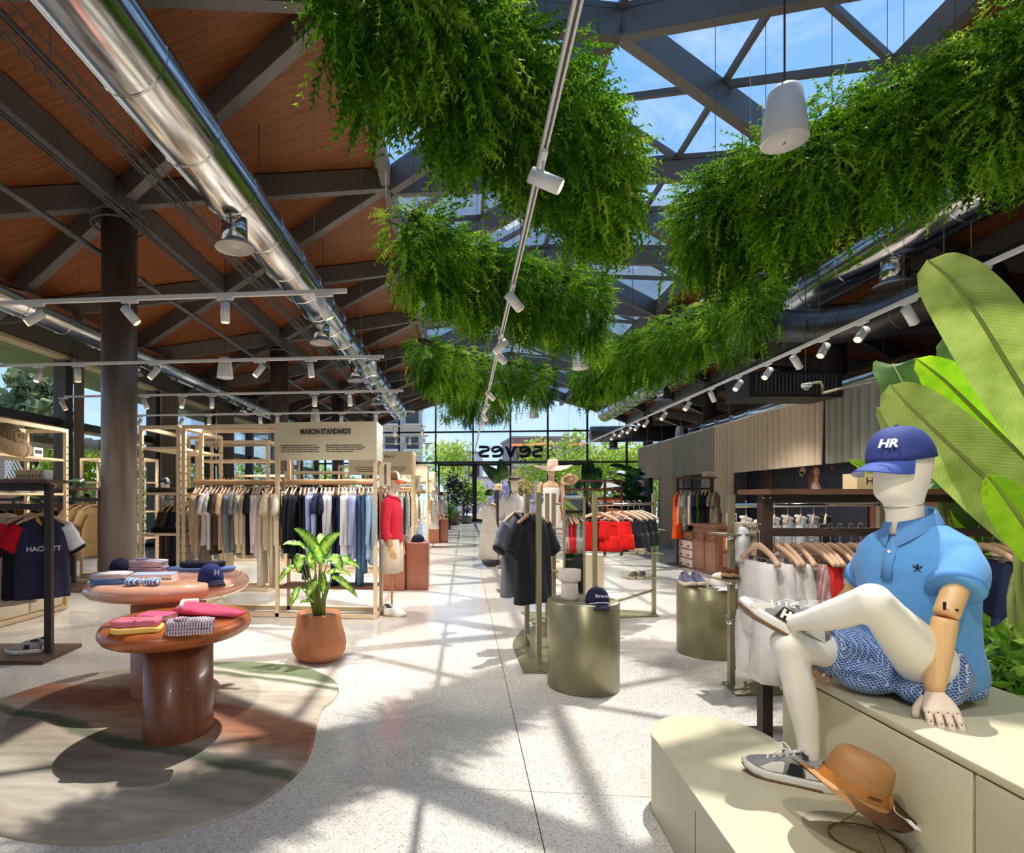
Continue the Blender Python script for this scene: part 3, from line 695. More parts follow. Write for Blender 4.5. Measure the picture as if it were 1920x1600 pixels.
# ------------------------------------------------------------------ broad leaves (banana, rubber plant, dieffenbachia)
def mat_banana(name, c1, c2, trans):
    m = bpy.data.materials.new(name); m.use_nodes = True; N = m.node_tree.nodes; L = m.node_tree.links; b = N['Principled BSDF']
    at = N.new('ShaderNodeAttribute'); at.attribute_name = 'vein'
    wv = N.new('ShaderNodeMath'); wv.operation = 'SINE'; mul = N.new('ShaderNodeMath'); mul.operation = 'MULTIPLY'; mul.inputs[1].default_value = 380
    L.new(at.outputs['Fac'], mul.inputs[0]); L.new(mul.outputs[0], wv.inputs[0])
    t = N.new('ShaderNodeTexCoord'); n = N.new('ShaderNodeTexNoise'); n.inputs['Scale'].default_value = 9; n.inputs['Detail'].default_value = 4; L.new(t.outputs['Object'], n.inputs['Vector'])
    ad = N.new('ShaderNodeMath'); ad.operation = 'MULTIPLY_ADD'; ad.inputs[1].default_value = 0.035; L.new(wv.outputs[0], ad.inputs[0]); L.new(n.outputs['Fac'], ad.inputs[2])
    r = N.new('ShaderNodeValToRGB'); r.color_ramp.elements[0].position = 0.3; r.color_ramp.elements[0].color = lin(c1); r.color_ramp.elements[1].position = 0.7; r.color_ramp.elements[1].color = lin(c2)
    L.new(ad.outputs[0], r.inputs[0]); L.new(r.outputs[0], b.inputs['Base Color']); b.inputs['Roughness'].default_value = 0.42
    bp = N.new('ShaderNodeBump'); bp.inputs['Strength'].default_value = 0.22; bp.inputs['Distance'].default_value = 0.004; L.new(wv.outputs[0], bp.inputs['Height']); L.new(bp.outputs[0], b.inputs['Normal'])
    tr = N.new('ShaderNodeBsdfTranslucent'); L.new(r.outputs[0], tr.inputs[0]); ms = N.new('ShaderNodeMixShader'); ms.inputs[0].default_value = trans
    L.new(b.outputs[0], ms.inputs[1]); L.new(tr.outputs[0], ms.inputs[2]); L.new(ms.outputs[0], N['Material Output'].inputs[0]); MATS[name] = m; return m
M_ban = mat_banana('banana_leaf', (128, 150, 62), (172, 190, 96), 0.55)
M_ban2 = mat_banana('banana_leaf_backlit', (128, 192, 28), (176, 222, 40), 0.65)  # brighter yellow-green blades, the backlight put into the leaf colour
M_band = mat_banana('banana_leaf_old', (66, 104, 46), (104, 140, 66), 0.35)
M_stem = mat('leaf_stem', (122, 134, 62), 0.45)
def blade(path, hw, nrm, fold=0.25, ripple=0.01, droop=0.0, nu=9, tip=1.7, base=0.5, nrib=22):
    """leaf blade along path (stalk end first); hw half width; nrm the side the blade faces. Returns mesh data with a vein attribute."""
    path = [Vector(p) for p in path]; m = len(path); V = []; A = []; Fq = []
    for i, p in enumerate(path):
        t = i / (m - 1); tg = (path[min(i + 1, m - 1)] - path[max(i - 1, 0)]).normalized()
        sd = tg.cross(Vector(nrm)).normalized(); nn = sd.cross(tg).normalized()
        w_ = hw * (max(0.0, sin(pi * min(1, (t ** base)))) ** (1 / tip)) if 0 < t < 1 else hw * 0.02
        w_ = max(w_, hw * 0.02)
        for j in range(-nu, nu + 1):
            s = j / nu
            q = p + sd * w_ * s + nn * (fold * w_ * abs(s) - droop * w_ * s * s + ripple * sin(t * nrib * 2 + (2 if s > 0 else 0)) * abs(s) ** 2)
            V.append(q); A.append(t + 0.10 * abs(s) * (1 if s > 0 else 1))
    k = 2 * nu + 1
    for i in range(m - 1):
        for j in range(k - 1): Fq.append((i * k + j, i * k + j + 1, (i + 1) * k + j + 1, (i + 1) * k + j))
    return V, Fq, A
def leaf_part(parent, path, hw, nrm, m, rib=0.008, k=5, **kw):
    path = spline(path, k); V, Fq, A = blade(path, hw, nrm, **kw)
    inv = WM[parent].inverted(); me = bpy.data.meshes.new('leaf'); me.from_pydata([tuple(inv @ v) for v in V], [], Fq); me.materials.append(m)
    a = me.attributes.new('vein', 'FLOAT', 'POINT'); a.data.foreach_set('value', A); a = me.attributes.new('tint', 'FLOAT', 'POINT'); a.data.foreach_set('value', [0.5 + 0.4 * sin(7 * x) for x in A])
    me.polygons.foreach_set('use_smooth', [True] * len(Fq)); me.update(); o = bpy.data.objects.new('leaf', me); COL.objects.link(o); o.parent = parent; WM[o] = WM[parent]
    if rib: part('midrib', MB().tube(path, [rib * (1.2 - i / len(path)) for i in range(len(path))], 6), M_stem, o)
    return o
VIEW = lambda p: (Vector((0, 0, H)) - p).normalized()
# the big banana plant behind the seated mannequin
bx = C(2.95, 2.75, 0)
ban = thing('banana_plant', 'big broad-leaved banana plant at the right edge behind the seated mannequin', 'plant', bx)
part('pot', MB().lathe([(0.0, 0.0), (0.26, 0.0), (0.30, 0.42), (0.28, 0.42), (0.26, 0.38), (0.0, 0.38)], bx, 28), mat('plant_pot_dark', (64, 60, 54), 0.6), ban)
part('trunk', MB().tube([bx + Vector((0, 0, 0.3)), bx + Vector((0.02, 0, 0.9)), bx + Vector((0, 0.02, 1.5))], [0.09, 0.08, 0.05], 12), mat('trunk_green', (112, 122, 60), 0.6), ban)
def bleaf(pix, hw, m, tilt=(0, 0, 0), rib=0.011, **kw):
    pts = [P(u, v, d) for u, v, d in pix]; mid = pts[len(pts) // 2]; n = VIEW(mid) + Vector(tilt)
    path = [bx + Vector((0, 0, 1.45))] + pts if kw.pop('stalk', False) else pts
    return leaf_part(ban, path, hw, n, m, rib, **kw)
bleaf([(2020, 905, 2.7), (1945, 775, 2.62), (1886, 678, 2.56), (1830, 588, 2.5), (1778, 522, 2.46), (1738, 488, 2.44)], 0.138, M_ban, (0.1, 0.0, -0.25), fold=0.12, ripple=0.006, tip=2.6, base=0.75)
bleaf([(2010, 1060, 2.5), (1925, 975, 2.45), (1840, 890, 2.42), (1760, 815, 2.40), (1700, 757, 2.38), (1668, 722, 2.38)], 0.128, M_ban, (0.1, 0.0, -0.1), fold=0.18, ripple=0.006, tip=2.3, base=0.72)
bleaf([(1990, 930, 2.9), (1895, 835, 2.88), (1830, 770, 2.85), (1770, 712, 2.84), (1718, 672, 2.84)], 0.115, M_ban2, (0, 0, 0.2), fold=0.2, ripple=0.01, tip=2.2, base=0.7)
bleaf([(1990, 880, 3.1), (1900, 770, 3.1), (1840, 700, 3.1), (1795, 660, 3.1), (1768, 634, 3.1)], 0.12, M_band, (0, 0, 0.2), fold=0.15, ripple=0.01, tip=2.4, base=0.7)
bleaf([(1960, 960, 3.2), (1850, 880, 3.15), (1770, 810, 3.1), (1710, 745, 3.1), (1678, 690, 3.12), (1672, 684, 3.16)], 0.13, M_band, (0.3, 0, 0.5), fold=0.1, ripple=0.01, tip=3.0, base=0.8)
bleaf([(1940, 1000, 3.3), (1830, 930, 3.3), (1740, 860, 3.3), (1680, 805, 3.3), (1644, 764, 3.3)], 0.10, M_ban, (0.3, 0, 0.3), fold=0.35, ripple=0.005, tip=2.0, base=0.8)
bleaf([(1990, 1080, 2.25), (1940, 1010, 2.22), (1900, 955, 2.2), (1870, 915, 2.2), (1850, 892, 2.2)], 0.075, M_ban2, (-0.5, 0, 0.6), fold=0.5, ripple=0.01, tip=1.8, base=0.7)
bleaf([(1990, 860, 3.0), (1930, 790, 3.0), (1885, 735, 3.0), (1860, 700, 3.0)], 0.09, M_ban2, (0, 0, 0.3), fold=0.2, base=0.7)
bleaf([(1950, 1000, 3.35), (1860, 915, 3.35), (1800, 895, 3.3), (1745, 905, 3.3), (1700, 930, 3.3)], 0.10, M_band, (0, 0, 0.8), fold=0.15, base=0.7)
bleaf([(1880, 1030, 3.5), (1830, 950, 3.5), (1790, 890, 3.5), (1765, 840, 3.5), (1752, 790, 3.5)], 0.13, M_band, (0.4, 0, 0), fold=0.2, base=0.7)
bleaf([(1860, 1060, 3.6), (1800, 1020, 3.6), (1770, 980, 3.6), (1745, 950, 3.6)], 0.10, M_ban2, (0.2, 0, 0.3), fold=0.2, base=0.7)
bleaf([(1700, 960, 3.5), (1660, 910, 3.5), (1625, 880, 3.5), (1590, 862, 3.5)], 0.05, M_ban2, (0.2, 0, 0.4), fold=0.2, base=0.7)
for k_, (a, b, c) in enumerate((((1960, 960, 2.7), (1895, 1120, 2.65), (1935, 1280, 2.6)), ((1905, 1000, 2.5), (1915, 1130, 2.5), (1960, 1300, 2.5)), ((1790, 890, 3.5), (1775, 960, 3.5), (1830, 1100, 3.4)), ((1765, 850, 3.5), (1760, 930, 3.5), (1790, 1050, 3.5)))):
    part('leaf_stalk', MB().tube(spline([P(*c), P(*b), P(*a)], 5), 0.014, 8), M_stem, ban)
# leafy ground cover beside the high plinth
def leaf_cloud(name, centre, rad, n, size, m, parent=None, aspect=0.5, seed=3, flat=0.0):
    r = np.random.default_rng(seed); c = np.array(centre); rad = np.array(rad)
    d = r.normal(0, 1, (n, 3)); d /= np.linalg.norm(d, axis=1, keepdims=True); p = c + d * rad * (r.random((n, 1)) ** 0.4)
    a = r.normal(0, 1, (n, 3)); a[:, 2] *= 0.6; a += d * 0.8; a /= np.linalg.norm(a, axis=1, keepdims=True)
    b = np.cross(a, r.normal(0, 1, (n, 3)) + np.array([0, 0, flat])); b /= np.linalg.norm(b, axis=1, keepdims=True) + 1e-9
    s = size * r.uniform(0.6, 1.3, (n, 1)); V = np.stack([p - a * s * 0.5, p + b * s * aspect * 0.5, p + a * s * 0.5, p - b * s * aspect * 0.5], 1).reshape(-1, 3)
    Fq = np.arange(n * 4).reshape(-1, 4); ti = np.repeat(np.clip(r.normal(0.5, 0.22, n) + 0.25 * d[:, 2], 0, 1), 4)
    if parent is not None: V = V - np.array(WM[parent].translation)
    me = np_mesh(name, V, Fq, ti, m, 4); o = bpy.data.objects.new(name, me); COL.objects.link(o); o['kind'] = 'stuff'
    if parent is not None: o.parent = parent; WM[o] = WM[parent]
    return o
gc = C(2.62, 2.42, 0)
bed = thing('ground_plant', 'low leafy bush behind the right end of the high plinth', 'plant', gc)
part('planter_box', MB().rbox(gc + Vector((0.05, 0, 0.26)), (0.60, 1.1, 0.52), 0.02), mat('plant_pot_dark'), bed)
leaf_cloud('foliage', gc + Vector((-0.05, 0.05, 0.70)), (0.34, 0.55, 0.22), 700, 0.085, M_bush, bed, 0.55)

# the variegated plant in the terracotta pot by the long rack
M_terra = mat('terracotta', (180, 116, 78), 0.75, var=0.06, vscale=6, bump=0.05, bscale=60)
pc = FL(598, 1236); pc.z = 0
pt = thing('potted_plant', 'variegated leafy plant in a rounded terracotta pot beside the long rack', 'plant', pc)
part('pot', MB().lathe([(0.0, 0.0), (0.16, 0.0), (0.205, 0.03), (0.24, 0.09), (0.247, 0.15), (0.235, 0.22), (0.21, 0.30), (0.195, 0.40), (0.192, 0.425), (0.180, 0.425), (0.178, 0.38), (0.0, 0.38)], pc, 48), M_terra, pt)
part('soil', MB().lathe([(0.0, 0.395), (0.12, 0.392), (0.179, 0.385)], pc, 24, cap=False), mat('soil', (48, 38, 32), 0.95, bump=0.6, bscale=60), pt)
def mat_variegated():
    m = mat('variegated_leaf', (60, 120, 40), 0.35); N = m.node_tree.nodes; L = m.node_tree.links; b = N['Principled BSDF']
    at = N.new('ShaderNodeAttribute'); at.attribute_name = 'edge'
    t = N.new('ShaderNodeTexCoord'); n = N.new('ShaderNodeTexNoise'); n.inputs['Scale'].default_value = 42; n.inputs['Detail'].default_value = 2; L.new(t.outputs['Object'], n.inputs['Vector'])
    ad = N.new('ShaderNodeMath'); ad.operation = 'ADD'; L.new(at.outputs['Fac'], ad.inputs[0]); L.new(n.outputs['Fac'], ad.inputs[1])
    r = N.new('ShaderNodeValToRGB'); e = r.color_ramp.elements; e[0].position = 0.62; e[0].color = lin((188, 214, 96)); e[1].position = 1.05 if False else 0.98; e[1].color = lin((52, 112, 34)); a = e.new(0.8); a.color = lin((122, 176, 52))
    L.new(ad.outputs[0], r.inputs[0]); L.new(r.outputs[0], b.inputs['Base Color'])
    tr = N.new('ShaderNodeBsdfTranslucent'); L.new(r.outputs[0], tr.inputs[0]); ms = N.new('ShaderNodeMixShader'); ms.inputs[0].default_value = 0.4
    L.new(b.outputs[0], ms.inputs[1]); L.new(tr.outputs[0], ms.inputs[2]); L.new(ms.outputs[0], N['Material Output'].inputs[0]); return m
M_var = mat_variegated()
dp = (H * F) / (1236 - CY)
def dleaf(base, mid, tip, hw, dd=(0, 0, 0), nrm=(0, -0.35, 0.9), fold=0.25):
    a, b, c = P(base[0], base[1], dp + dd[0]), P(mid[0], mid[1], dp + dd[1]), P(tip[0], tip[1], dp + dd[2])
    st = pc + Vector((R.uniform(-.04, .04), R.uniform(-.04, .04), 0.40))
    path = spline([a, a.lerp(b, 0.5) + Vector((0, 0, 0.015)), b, b.lerp(c, 0.55) + Vector((0, 0, 0.01)), c], 4)
    V, Fq, A = blade(path, hw, nrm, fold=fold, ripple=0.004, nu=5, tip=1.5, base=0.72)
    inv = WM[pt].inverted(); me = bpy.data.meshes.new('leaf'); me.from_pydata([tuple(inv @ v) for v in V], [], Fq); me.materials.append(M_var)
    k = 11; ed = [abs((i % k) - 5) / 5 * 0.55 for i in range(len(V))]; at = me.attributes.new('edge', 'FLOAT', 'POINT'); at.data.foreach_set('value', ed)
    me.polygons.foreach_set('use_smooth', [True] * len(Fq)); me.update(); o = bpy.data.objects.new('leaf', me); COL.objects.link(o); o.parent = pt; WM[o] = WM[pt]
    part('leaf_stalk', MB().tube(spline([st, st.lerp(a, 0.5) + Vector((0, 0, 0.03)), a], 4), [0.012, 0.011, 0.010, 0.009, 0.008, 0.007, 0.006, 0.005, 0.005], 6), M_stem, o)
for a in (((600, 1052), (578, 1010), (551, 991), 0.055, (0, -.05, -.1), (0.1, -0.8, 0.6)), ((600, 1052), (615, 1018), (638, 1000), 0.060, (0, -.05, -.1), (0.3, -0.8, 0.6)),
          ((590, 1050), (602, 1022), (600, 1000), 0.05, (0, .1, .2), (0, -0.7, 0.7)), ((573, 1030), (552, 1020), (530, 1022), 0.045, (0, -.05, -.05), (0, -0.5, 0.9)),
          ((566, 1040), (561, 1055), (560, 1075), 0.055, (-.1, -.15, -.2), (0, -0.9, 0.4)), ((563, 1062), (540, 1070), (521, 1095), 0.048, (0, -.1, -.12), (-.3, -0.6, 0.7)),
          ((562, 1100), (553, 1118), (546, 1138), 0.036, (-.1, -.2, -.25), (-.2, -0.9, 0.3)), ((615, 1050), (630, 1052), (640, 1072), 0.058, (0, -.1, -.15), (0.3, -0.8, 0.5)),
          ((635, 1050), (655, 1055), (675, 1067), 0.052, (0, 0, 0.05), (0.3, -0.5, 0.8)), ((622, 1082), (645, 1095), (671, 1122), 0.040, (-.05, -.1, -.12), (0.4, -0.6, 0.6)),
          ((610, 1078), (640, 1072), (660, 1083), 0.036, (0.05, .1, .15), (0.3, -0.4, 0.8)), ((596, 1090), (583, 1105), (576, 1122), 0.045, (-.1, -.15, -.2), (0, -0.9, 0.35)),
          ((588, 1130), (575, 1128), (562, 1132), 0.026, (-.1, -.12, -.14), (0, -0.5, 0.8)), ((603, 1060), (598, 1040), (592, 1022), 0.05, (-.1, -.15, -.2), (0, -0.9, 0.4)),
          ((590, 1070), (580, 1048), (585, 1030), 0.04, (0.1, .15, .2), (0, -0.7, 0.6)), ((606, 1115), (608, 1090), (602, 1072), 0.03, (-.05, -.1, -.1), (0, -0.9, 0.2))): dleaf(*a)
for x_ in (-0.03, 0.035): part('cane', MB().tube([pc + Vector((x_, 0, 0.37)), pc + Vector((x_ * 1.3, 0, 0.55)), pc + Vector((x_ * 1.2, -0.01, 0.75))], [0.022, 0.02, 0.012], 10), M_stem, pt)

# ------------------------------------------------------------------ outside: ground, trees, buildings, pergola
M_bark = mat('bark', (92, 76, 62), 0.9, var=0.15)
solo('ground', MB().box((2, 40, -0.16), (170, 190, 0.1)), mat('paving', (196, 186, 170), 0.9, var=0.08, vscale=2), kind='structure')
def tree(x, y, h, r, n, m, label, cat='tree', size=0.3, seed=1, trunk=0.12, lobes=7, squash=0.8, group=None):
    t = thing('tree', label, cat, (x, y, -0.1), group=group); rr = random.Random(seed)
    part('trunk', MB().tube([(x, y, -0.1), (x + 0.1, y, h * 0.4), (x + rr.uniform(-.3, .3), y, h * 0.75)], [trunk, trunk * 0.8, trunk * 0.4], 8), M_bark, t)
    Vs, Fs, Ts, o = [], [], [], 0; r_ = np.random.default_rng(seed)
    for l in range(lobes):
        a = rr.uniform(0, 2 * pi); q = rr.uniform(0.2, 0.75); c = np.array([x + r * q * cos(a), y + r * q * sin(a), h - r * squash * rr.uniform(0.4, 1.7)]); k = n // lobes
        d = r_.normal(0, 1, (k, 3)); d /= np.linalg.norm(d, axis=1, keepdims=True); p = c + d * np.array([r * .52, r * .52, r * .42]) * (r_.random((k, 1)) ** 0.35)
        u = r_.normal(0, 1, (k, 3)); u /= np.linalg.norm(u, axis=1, keepdims=True); b = np.cross(u, r_.normal(0, 1, (k, 3))); b /= np.linalg.norm(b, axis=1, keepdims=True)
        s = 1.35 * size * r_.uniform(0.6, 1.3, (k, 1)); Vs.append(np.stack([p - u * s * .5, p + b * s * .3, p + u * s * .5, p - b * s * .3], 1).reshape(-1, 3)); Ts.append(np.repeat(np.clip(r_.normal(0.5, 0.2, k) + .3 * d[:, 2], 0, 1), 4))
        if l < 4: part('branch', MB().tube([(x + 0.05, y, h * 0.45), tuple(c)], [trunk * 0.5, trunk * 0.15], 6), M_bark, t)
    V = np.concatenate(Vs) - np.array(WM[t].translation); me = np_mesh('crown', V, np.arange(len(V)).reshape(-1, 4), np.concatenate(Ts), m, 4)
    ob = bpy.data.objects.new('crown', me); COL.objects.link(ob); ob.parent = t; ob['kind'] = 'stuff'; return t
def gp(u, d): return C((u - CX) / F * d, d)
q = gp(55, 22); tree(q.x, q.y, 7.0, 2.0, 2600, M_euc, 'tall grey-green eucalyptus beyond the left window top', size=0.30, seed=2, lobes=12, squash=1.3)
q = gp(-20, 24); tree(q.x, q.y, 7.6, 2.4, 1500, M_euc, 'grey-green tree cut by the left picture edge outside', size=0.30, seed=22, lobes=9, squash=1.3)
q = gp(160, 18.8); tree(q.x, q.y, 3.5, 1.5, 2200, M_tree, 'sunny yellow-green tree outside the left window by the near column', size=0.17, seed=3, lobes=11, squash=0.95)
q = gp(92, 24); tree(q.x, q.y, 3.4, 1.6, 900, M_tree, 'pale tree behind the chevron kiosk outside', size=0.2, seed=4)
q = gp(318, 26); tree(q.x, q.y, 3.6, 2.2, 1500, M_tree, 'green tree outside behind the window mannequin', size=0.2, seed=5)
q = gp(455, 32); tree(q.x, q.y, 4.2, 2.6, 1300, M_tree, 'green tree outside seen over the pale shelving', size=0.22, seed=6)
q = gp(620, 47); tree(q.x, q.y, 4.4, 3.0, 1300, M_tree, 'sunlit tree outside seen under the big cream sign', size=0.25, seed=7)
q = gp(838, 47); tree(q.x, q.y, 6.3, 2.6, 1600, M_tree, 'young tree outside left of the mirrored lettering', size=0.24, seed=8, lobes=9)
q = gp(868, 44); tree(q.x, q.y, 4.1, 2.0, 1200, M_tree, 'low leafy tree behind the far left glass door', size=0.22, seed=9)
q = gp(1040, 45); tree(q.x, q.y, 6.6, 2.8, 2200, M_tree, 'bushy green tree behind the end of the mirrored lettering', size=0.24, seed=10, lobes=10)
q = gp(1150, 46); tree(q.x, q.y, 6.0, 3.4, 2600, M_tree, 'large yellow-green tree outside right of the far doors', size=0.26, seed=12, lobes=11)
q = gp(1235, 47); tree(q.x, q.y, 6.0, 3.4, 1800, M_tree, 'yellow-green tree outside next to the curtain edge', size=0.26, seed=13, lobes=9)
q = gp(985, 50); tree(q.x, q.y, 4.4, 1.9, 1300, mat_leaf('dry_leaves', [(0, (150, 132, 70)), (1, (216, 196, 128))], 0.4), 'straw-coloured bush behind the far middle door', size=0.24, seed=14, lobes=6)
q = gp(1090, 75); tree(q.x, q.y, 9.0, 5.0, 1400, M_euc, 'distant wooded rise on the right outside', size=0.6, seed=15, lobes=9)
q = gp(1220, 72); tree(q.x, q.y, 8.5, 5.5, 1400, M_euc, 'distant grey-green trees behind the right-hand tree outside', size=0.6, seed=16, lobes=9)
# buildings
def building(label, u0, u1, vt, d, m, floors, mw, depth=8, zb=-0.1):
    a, b = C((u0 - CX) / F * d, d), C((u1 - CX) / F * d, d); zt = H + (CY - vt) / F * d; w_ = (b - a).length
    t = thing('building', label, 'building', (a + b) / 2); bx_ = (a + b) / 2
    part('walls', MB().box(bx_ + Vector((-sa * depth / 2, ca * depth / 2, (zt + zb) / 2)), (w_, depth, zt - zb), YAW), m, t)
    part('roof_edge', MB().box(bx_ + Vector((-sa * depth / 2, ca * depth / 2, zt + 0.1)), (w_ + 0.4, depth + 0.4, 0.25), YAW), mat('roof_edge', (150, 140, 132), 0.8), t)
    for f in range(floors):
        z = zt - (f + 0.55) * (zt / (floors + 0.3))
        n = max(2, int(w_ / 2.6))
        for k in range(n):
            p = a.lerp(b, (k + 0.5) / n); o = part('window', MB().box(Vector((p.x, p.y, z)) - Vector((-sa, ca, 0)) * 0.02, (w_ / n * 0.62, 0.1, zt / (floors + 0.3) * 0.55), YAW), mw, t)
            part('balcony', MB().box(Vector((p.x, p.y, z - zt / (floors + .3) * 0.32)) - Vector((-sa, ca, 0)) * 0.35, (w_ / n * 0.9, 0.7, 0.35), YAW), mat('balcony_white', (206, 200, 198), 0.8), t)
    return t
M_bw = mat('far_window', (70, 66, 66), 0.4)
building('modern pale block with dark balconies far outside behind the lettered sign', 715, 792, 758, 62, mat('pale_render', (190, 182, 180), 0.85), 4, M_bw)
building('low white houses far outside under the mirrored lettering', 838, 905, 850, 80, mat('white_render', (226, 222, 226), 0.85), 1, M_bw)
building('grey building with orange awnings far outside behind the lettering', 962, 1090, 822, 70, mat('grey_render', (150, 136, 136), 0.85), 2, M_bw)
building('lilac-banded shop front across the street', 868, 1010, 898, 62, mat('lilac_render', (222, 200, 222), 0.85), 1, mat('lilac_band', (134, 128, 204), 0.6), 5)
t = thing('awning', 'bright orange awning outside behind the mirrored lettering', 'awning', C((1000 - CX) / F * 69.5, 69.5, 4))
for (u0, u1, v0) in ((955, 1000, 833), (1000, 1035, 831), (1062, 1100, 832)):
    a, b = P(u0, v0, 70), P(u1, v0 - 1, 70); part('canopy', MB().slab([a, b, b + Vector((0, -2, -0.5)), a + Vector((0, -2, -0.5))], 0.1), mat('awning_orange', (222, 104, 40), 0.7), t)
t = thing('terrace_screen', 'low orange terrace screen outside right of the doors', 'screen', C((1120 - CX) / F * 42, 42, 0))
for k in range(7):
    a = C((1045 + k * 24 - CX) / F * 42, 42); part('screen_panel', MB().box(a + Vector((0, 0, 0.75)), (0.86, 0.06, 1.5), YAW), mat('screen_orange', (226, 116, 58), 0.7), t)
t = thing('parasol', 'far beige parasol outside over the terrace', 'parasol', C((1136 - CX) / F * 41, 41, 0)); q = C((1136 - CX) / F * 41, 41, 0)
part('pole', MB().tube([q, q + Vector((0, 0, 2.6))], 0.03), M_metal, t); part('canopy', MB().lathe([(1.3, 2.2), (0.6, 2.5), (0.02, 2.7)], q, 8, cap=False), mat('parasol_cloth', (190, 176, 160), 0.9), t)
# pergola and chevron kiosk outside the left windows
pg = thing('pergola', 'slatted pergola outside the left windows', 'pergola', (-11.3, 12, 0))
M_perg = mat('pergola_wood', (150, 138, 104), 0.7)
for y in np.arange(4.0, 24.0, 0.42): part('slat', MB().box((-11.3, y, 3.0), (2.6, 0.06, 0.16)), M_perg, pg)
for x in (-10.1, -12.5): part('beam', MB().box((x, 14, 2.86), (0.12, 21, 0.16)), M_perg, pg)
for y in (4, 11, 18, 24):
    for x in (-10.1, -12.5): part('post', MB().box((x, y, 1.35), (0.12, 0.12, 2.9)), M_perg, pg)
kq = P(50, 868, 19.0); kd = Vector((ca, sa, 0)); kn = Vector((-sa, ca, 0))
ks = thing('kiosk', 'terracotta-roofed kiosk with white chevron slats outside the left window', 'kiosk', Vector((kq.x, kq.y, 0)))
ctr = Vector((kq.x, kq.y, 0)) + kn * 1.6
part('walls', MB().box(ctr + Vector((0, 0, 1.0)), (3.0, 2.6, 2.2), YAW), mat('kiosk_brick', (168, 108, 84), 0.85), ks)
part('roof', MB().bar(ctr - kd * 1.7 + Vector((0, 0, 3.0)), ctr + kd * 1.7 + Vector((0, 0, 3.0)), 3.2, 0.16), mat('kiosk_roof', (206, 150, 112), 0.85), ks)
for k in range(-13, 14):
    s = 1 if (k // 7) % 2 == 0 else -1; x0 = k * 0.115
    a = Vector((kq.x, kq.y, 0)) + kd * x0 + kn * 0.25 + Vector((0, 0, 2.13)); b = a + kd * 0.38 * s + Vector((0, 0, 0.66))
    part('slat', MB().bar(a, b, 0.05, 0.05), mat('kiosk_white', (236, 228, 214), 0.7), ks)
# ------------------------------------------------------------------ builders for clothes, hangers, shoes, caps, hats and mannequins
FAB = {}
def fabric(rgb, rough=0.85, var=0.10, bump=0.25):
    k = 'cloth_%d_%d_%d' % tuple(rgb)
    if k not in FAB: FAB[k] = mat(k, rgb, rough, spec=0.2, var=var, vscale=7, bump=bump, bscale=30)
    return FAB[k]
M_hang = mat('hanger_wood', (214, 176, 144), 0.45, var=0.08, vscale=20)
M_hook = mat('hanger_hook', (196, 194, 190), 0.2, 1.0)
def srow(z, hw, ht, n, seed, wav, yo=0.0):
    r = []
    for j in range(n):
        a = 2 * pi * j / n; c, s = cos(a), sin(a)
        x = hw * (abs(c) ** 0.75) * (1 if c >= 0 else -1); y = ht * (abs(s) ** 0.9) * (1 if s >= 0 else -1)
        k = 1 + wav * sin(5 * a + seed * 1.7 + z * 9) + wav * 0.8 * sin(9 * a - seed + z * 5)
        r.append(Vector((x, y * k + yo + wav * 0.25 * ht * sin(7 * x / max(hw, 0.01) + seed + 4 * z), z)))
    return r
def sleeve(mb, p0, p1, p2, r0, r1, n=9, seed=0):
    path = spline([p0, p1, p2], 4); m = len(path)
    mb.tube(path, [((r0 + (r1 - r0) * i / (m - 1)) * (1 + 0.08 * sin(i * 2.1 + seed)), (r0 + (r1 - r0) * i / (m - 1)) * 0.55) for i in range(m)], n, True, 0, up=(1, 0, 0))
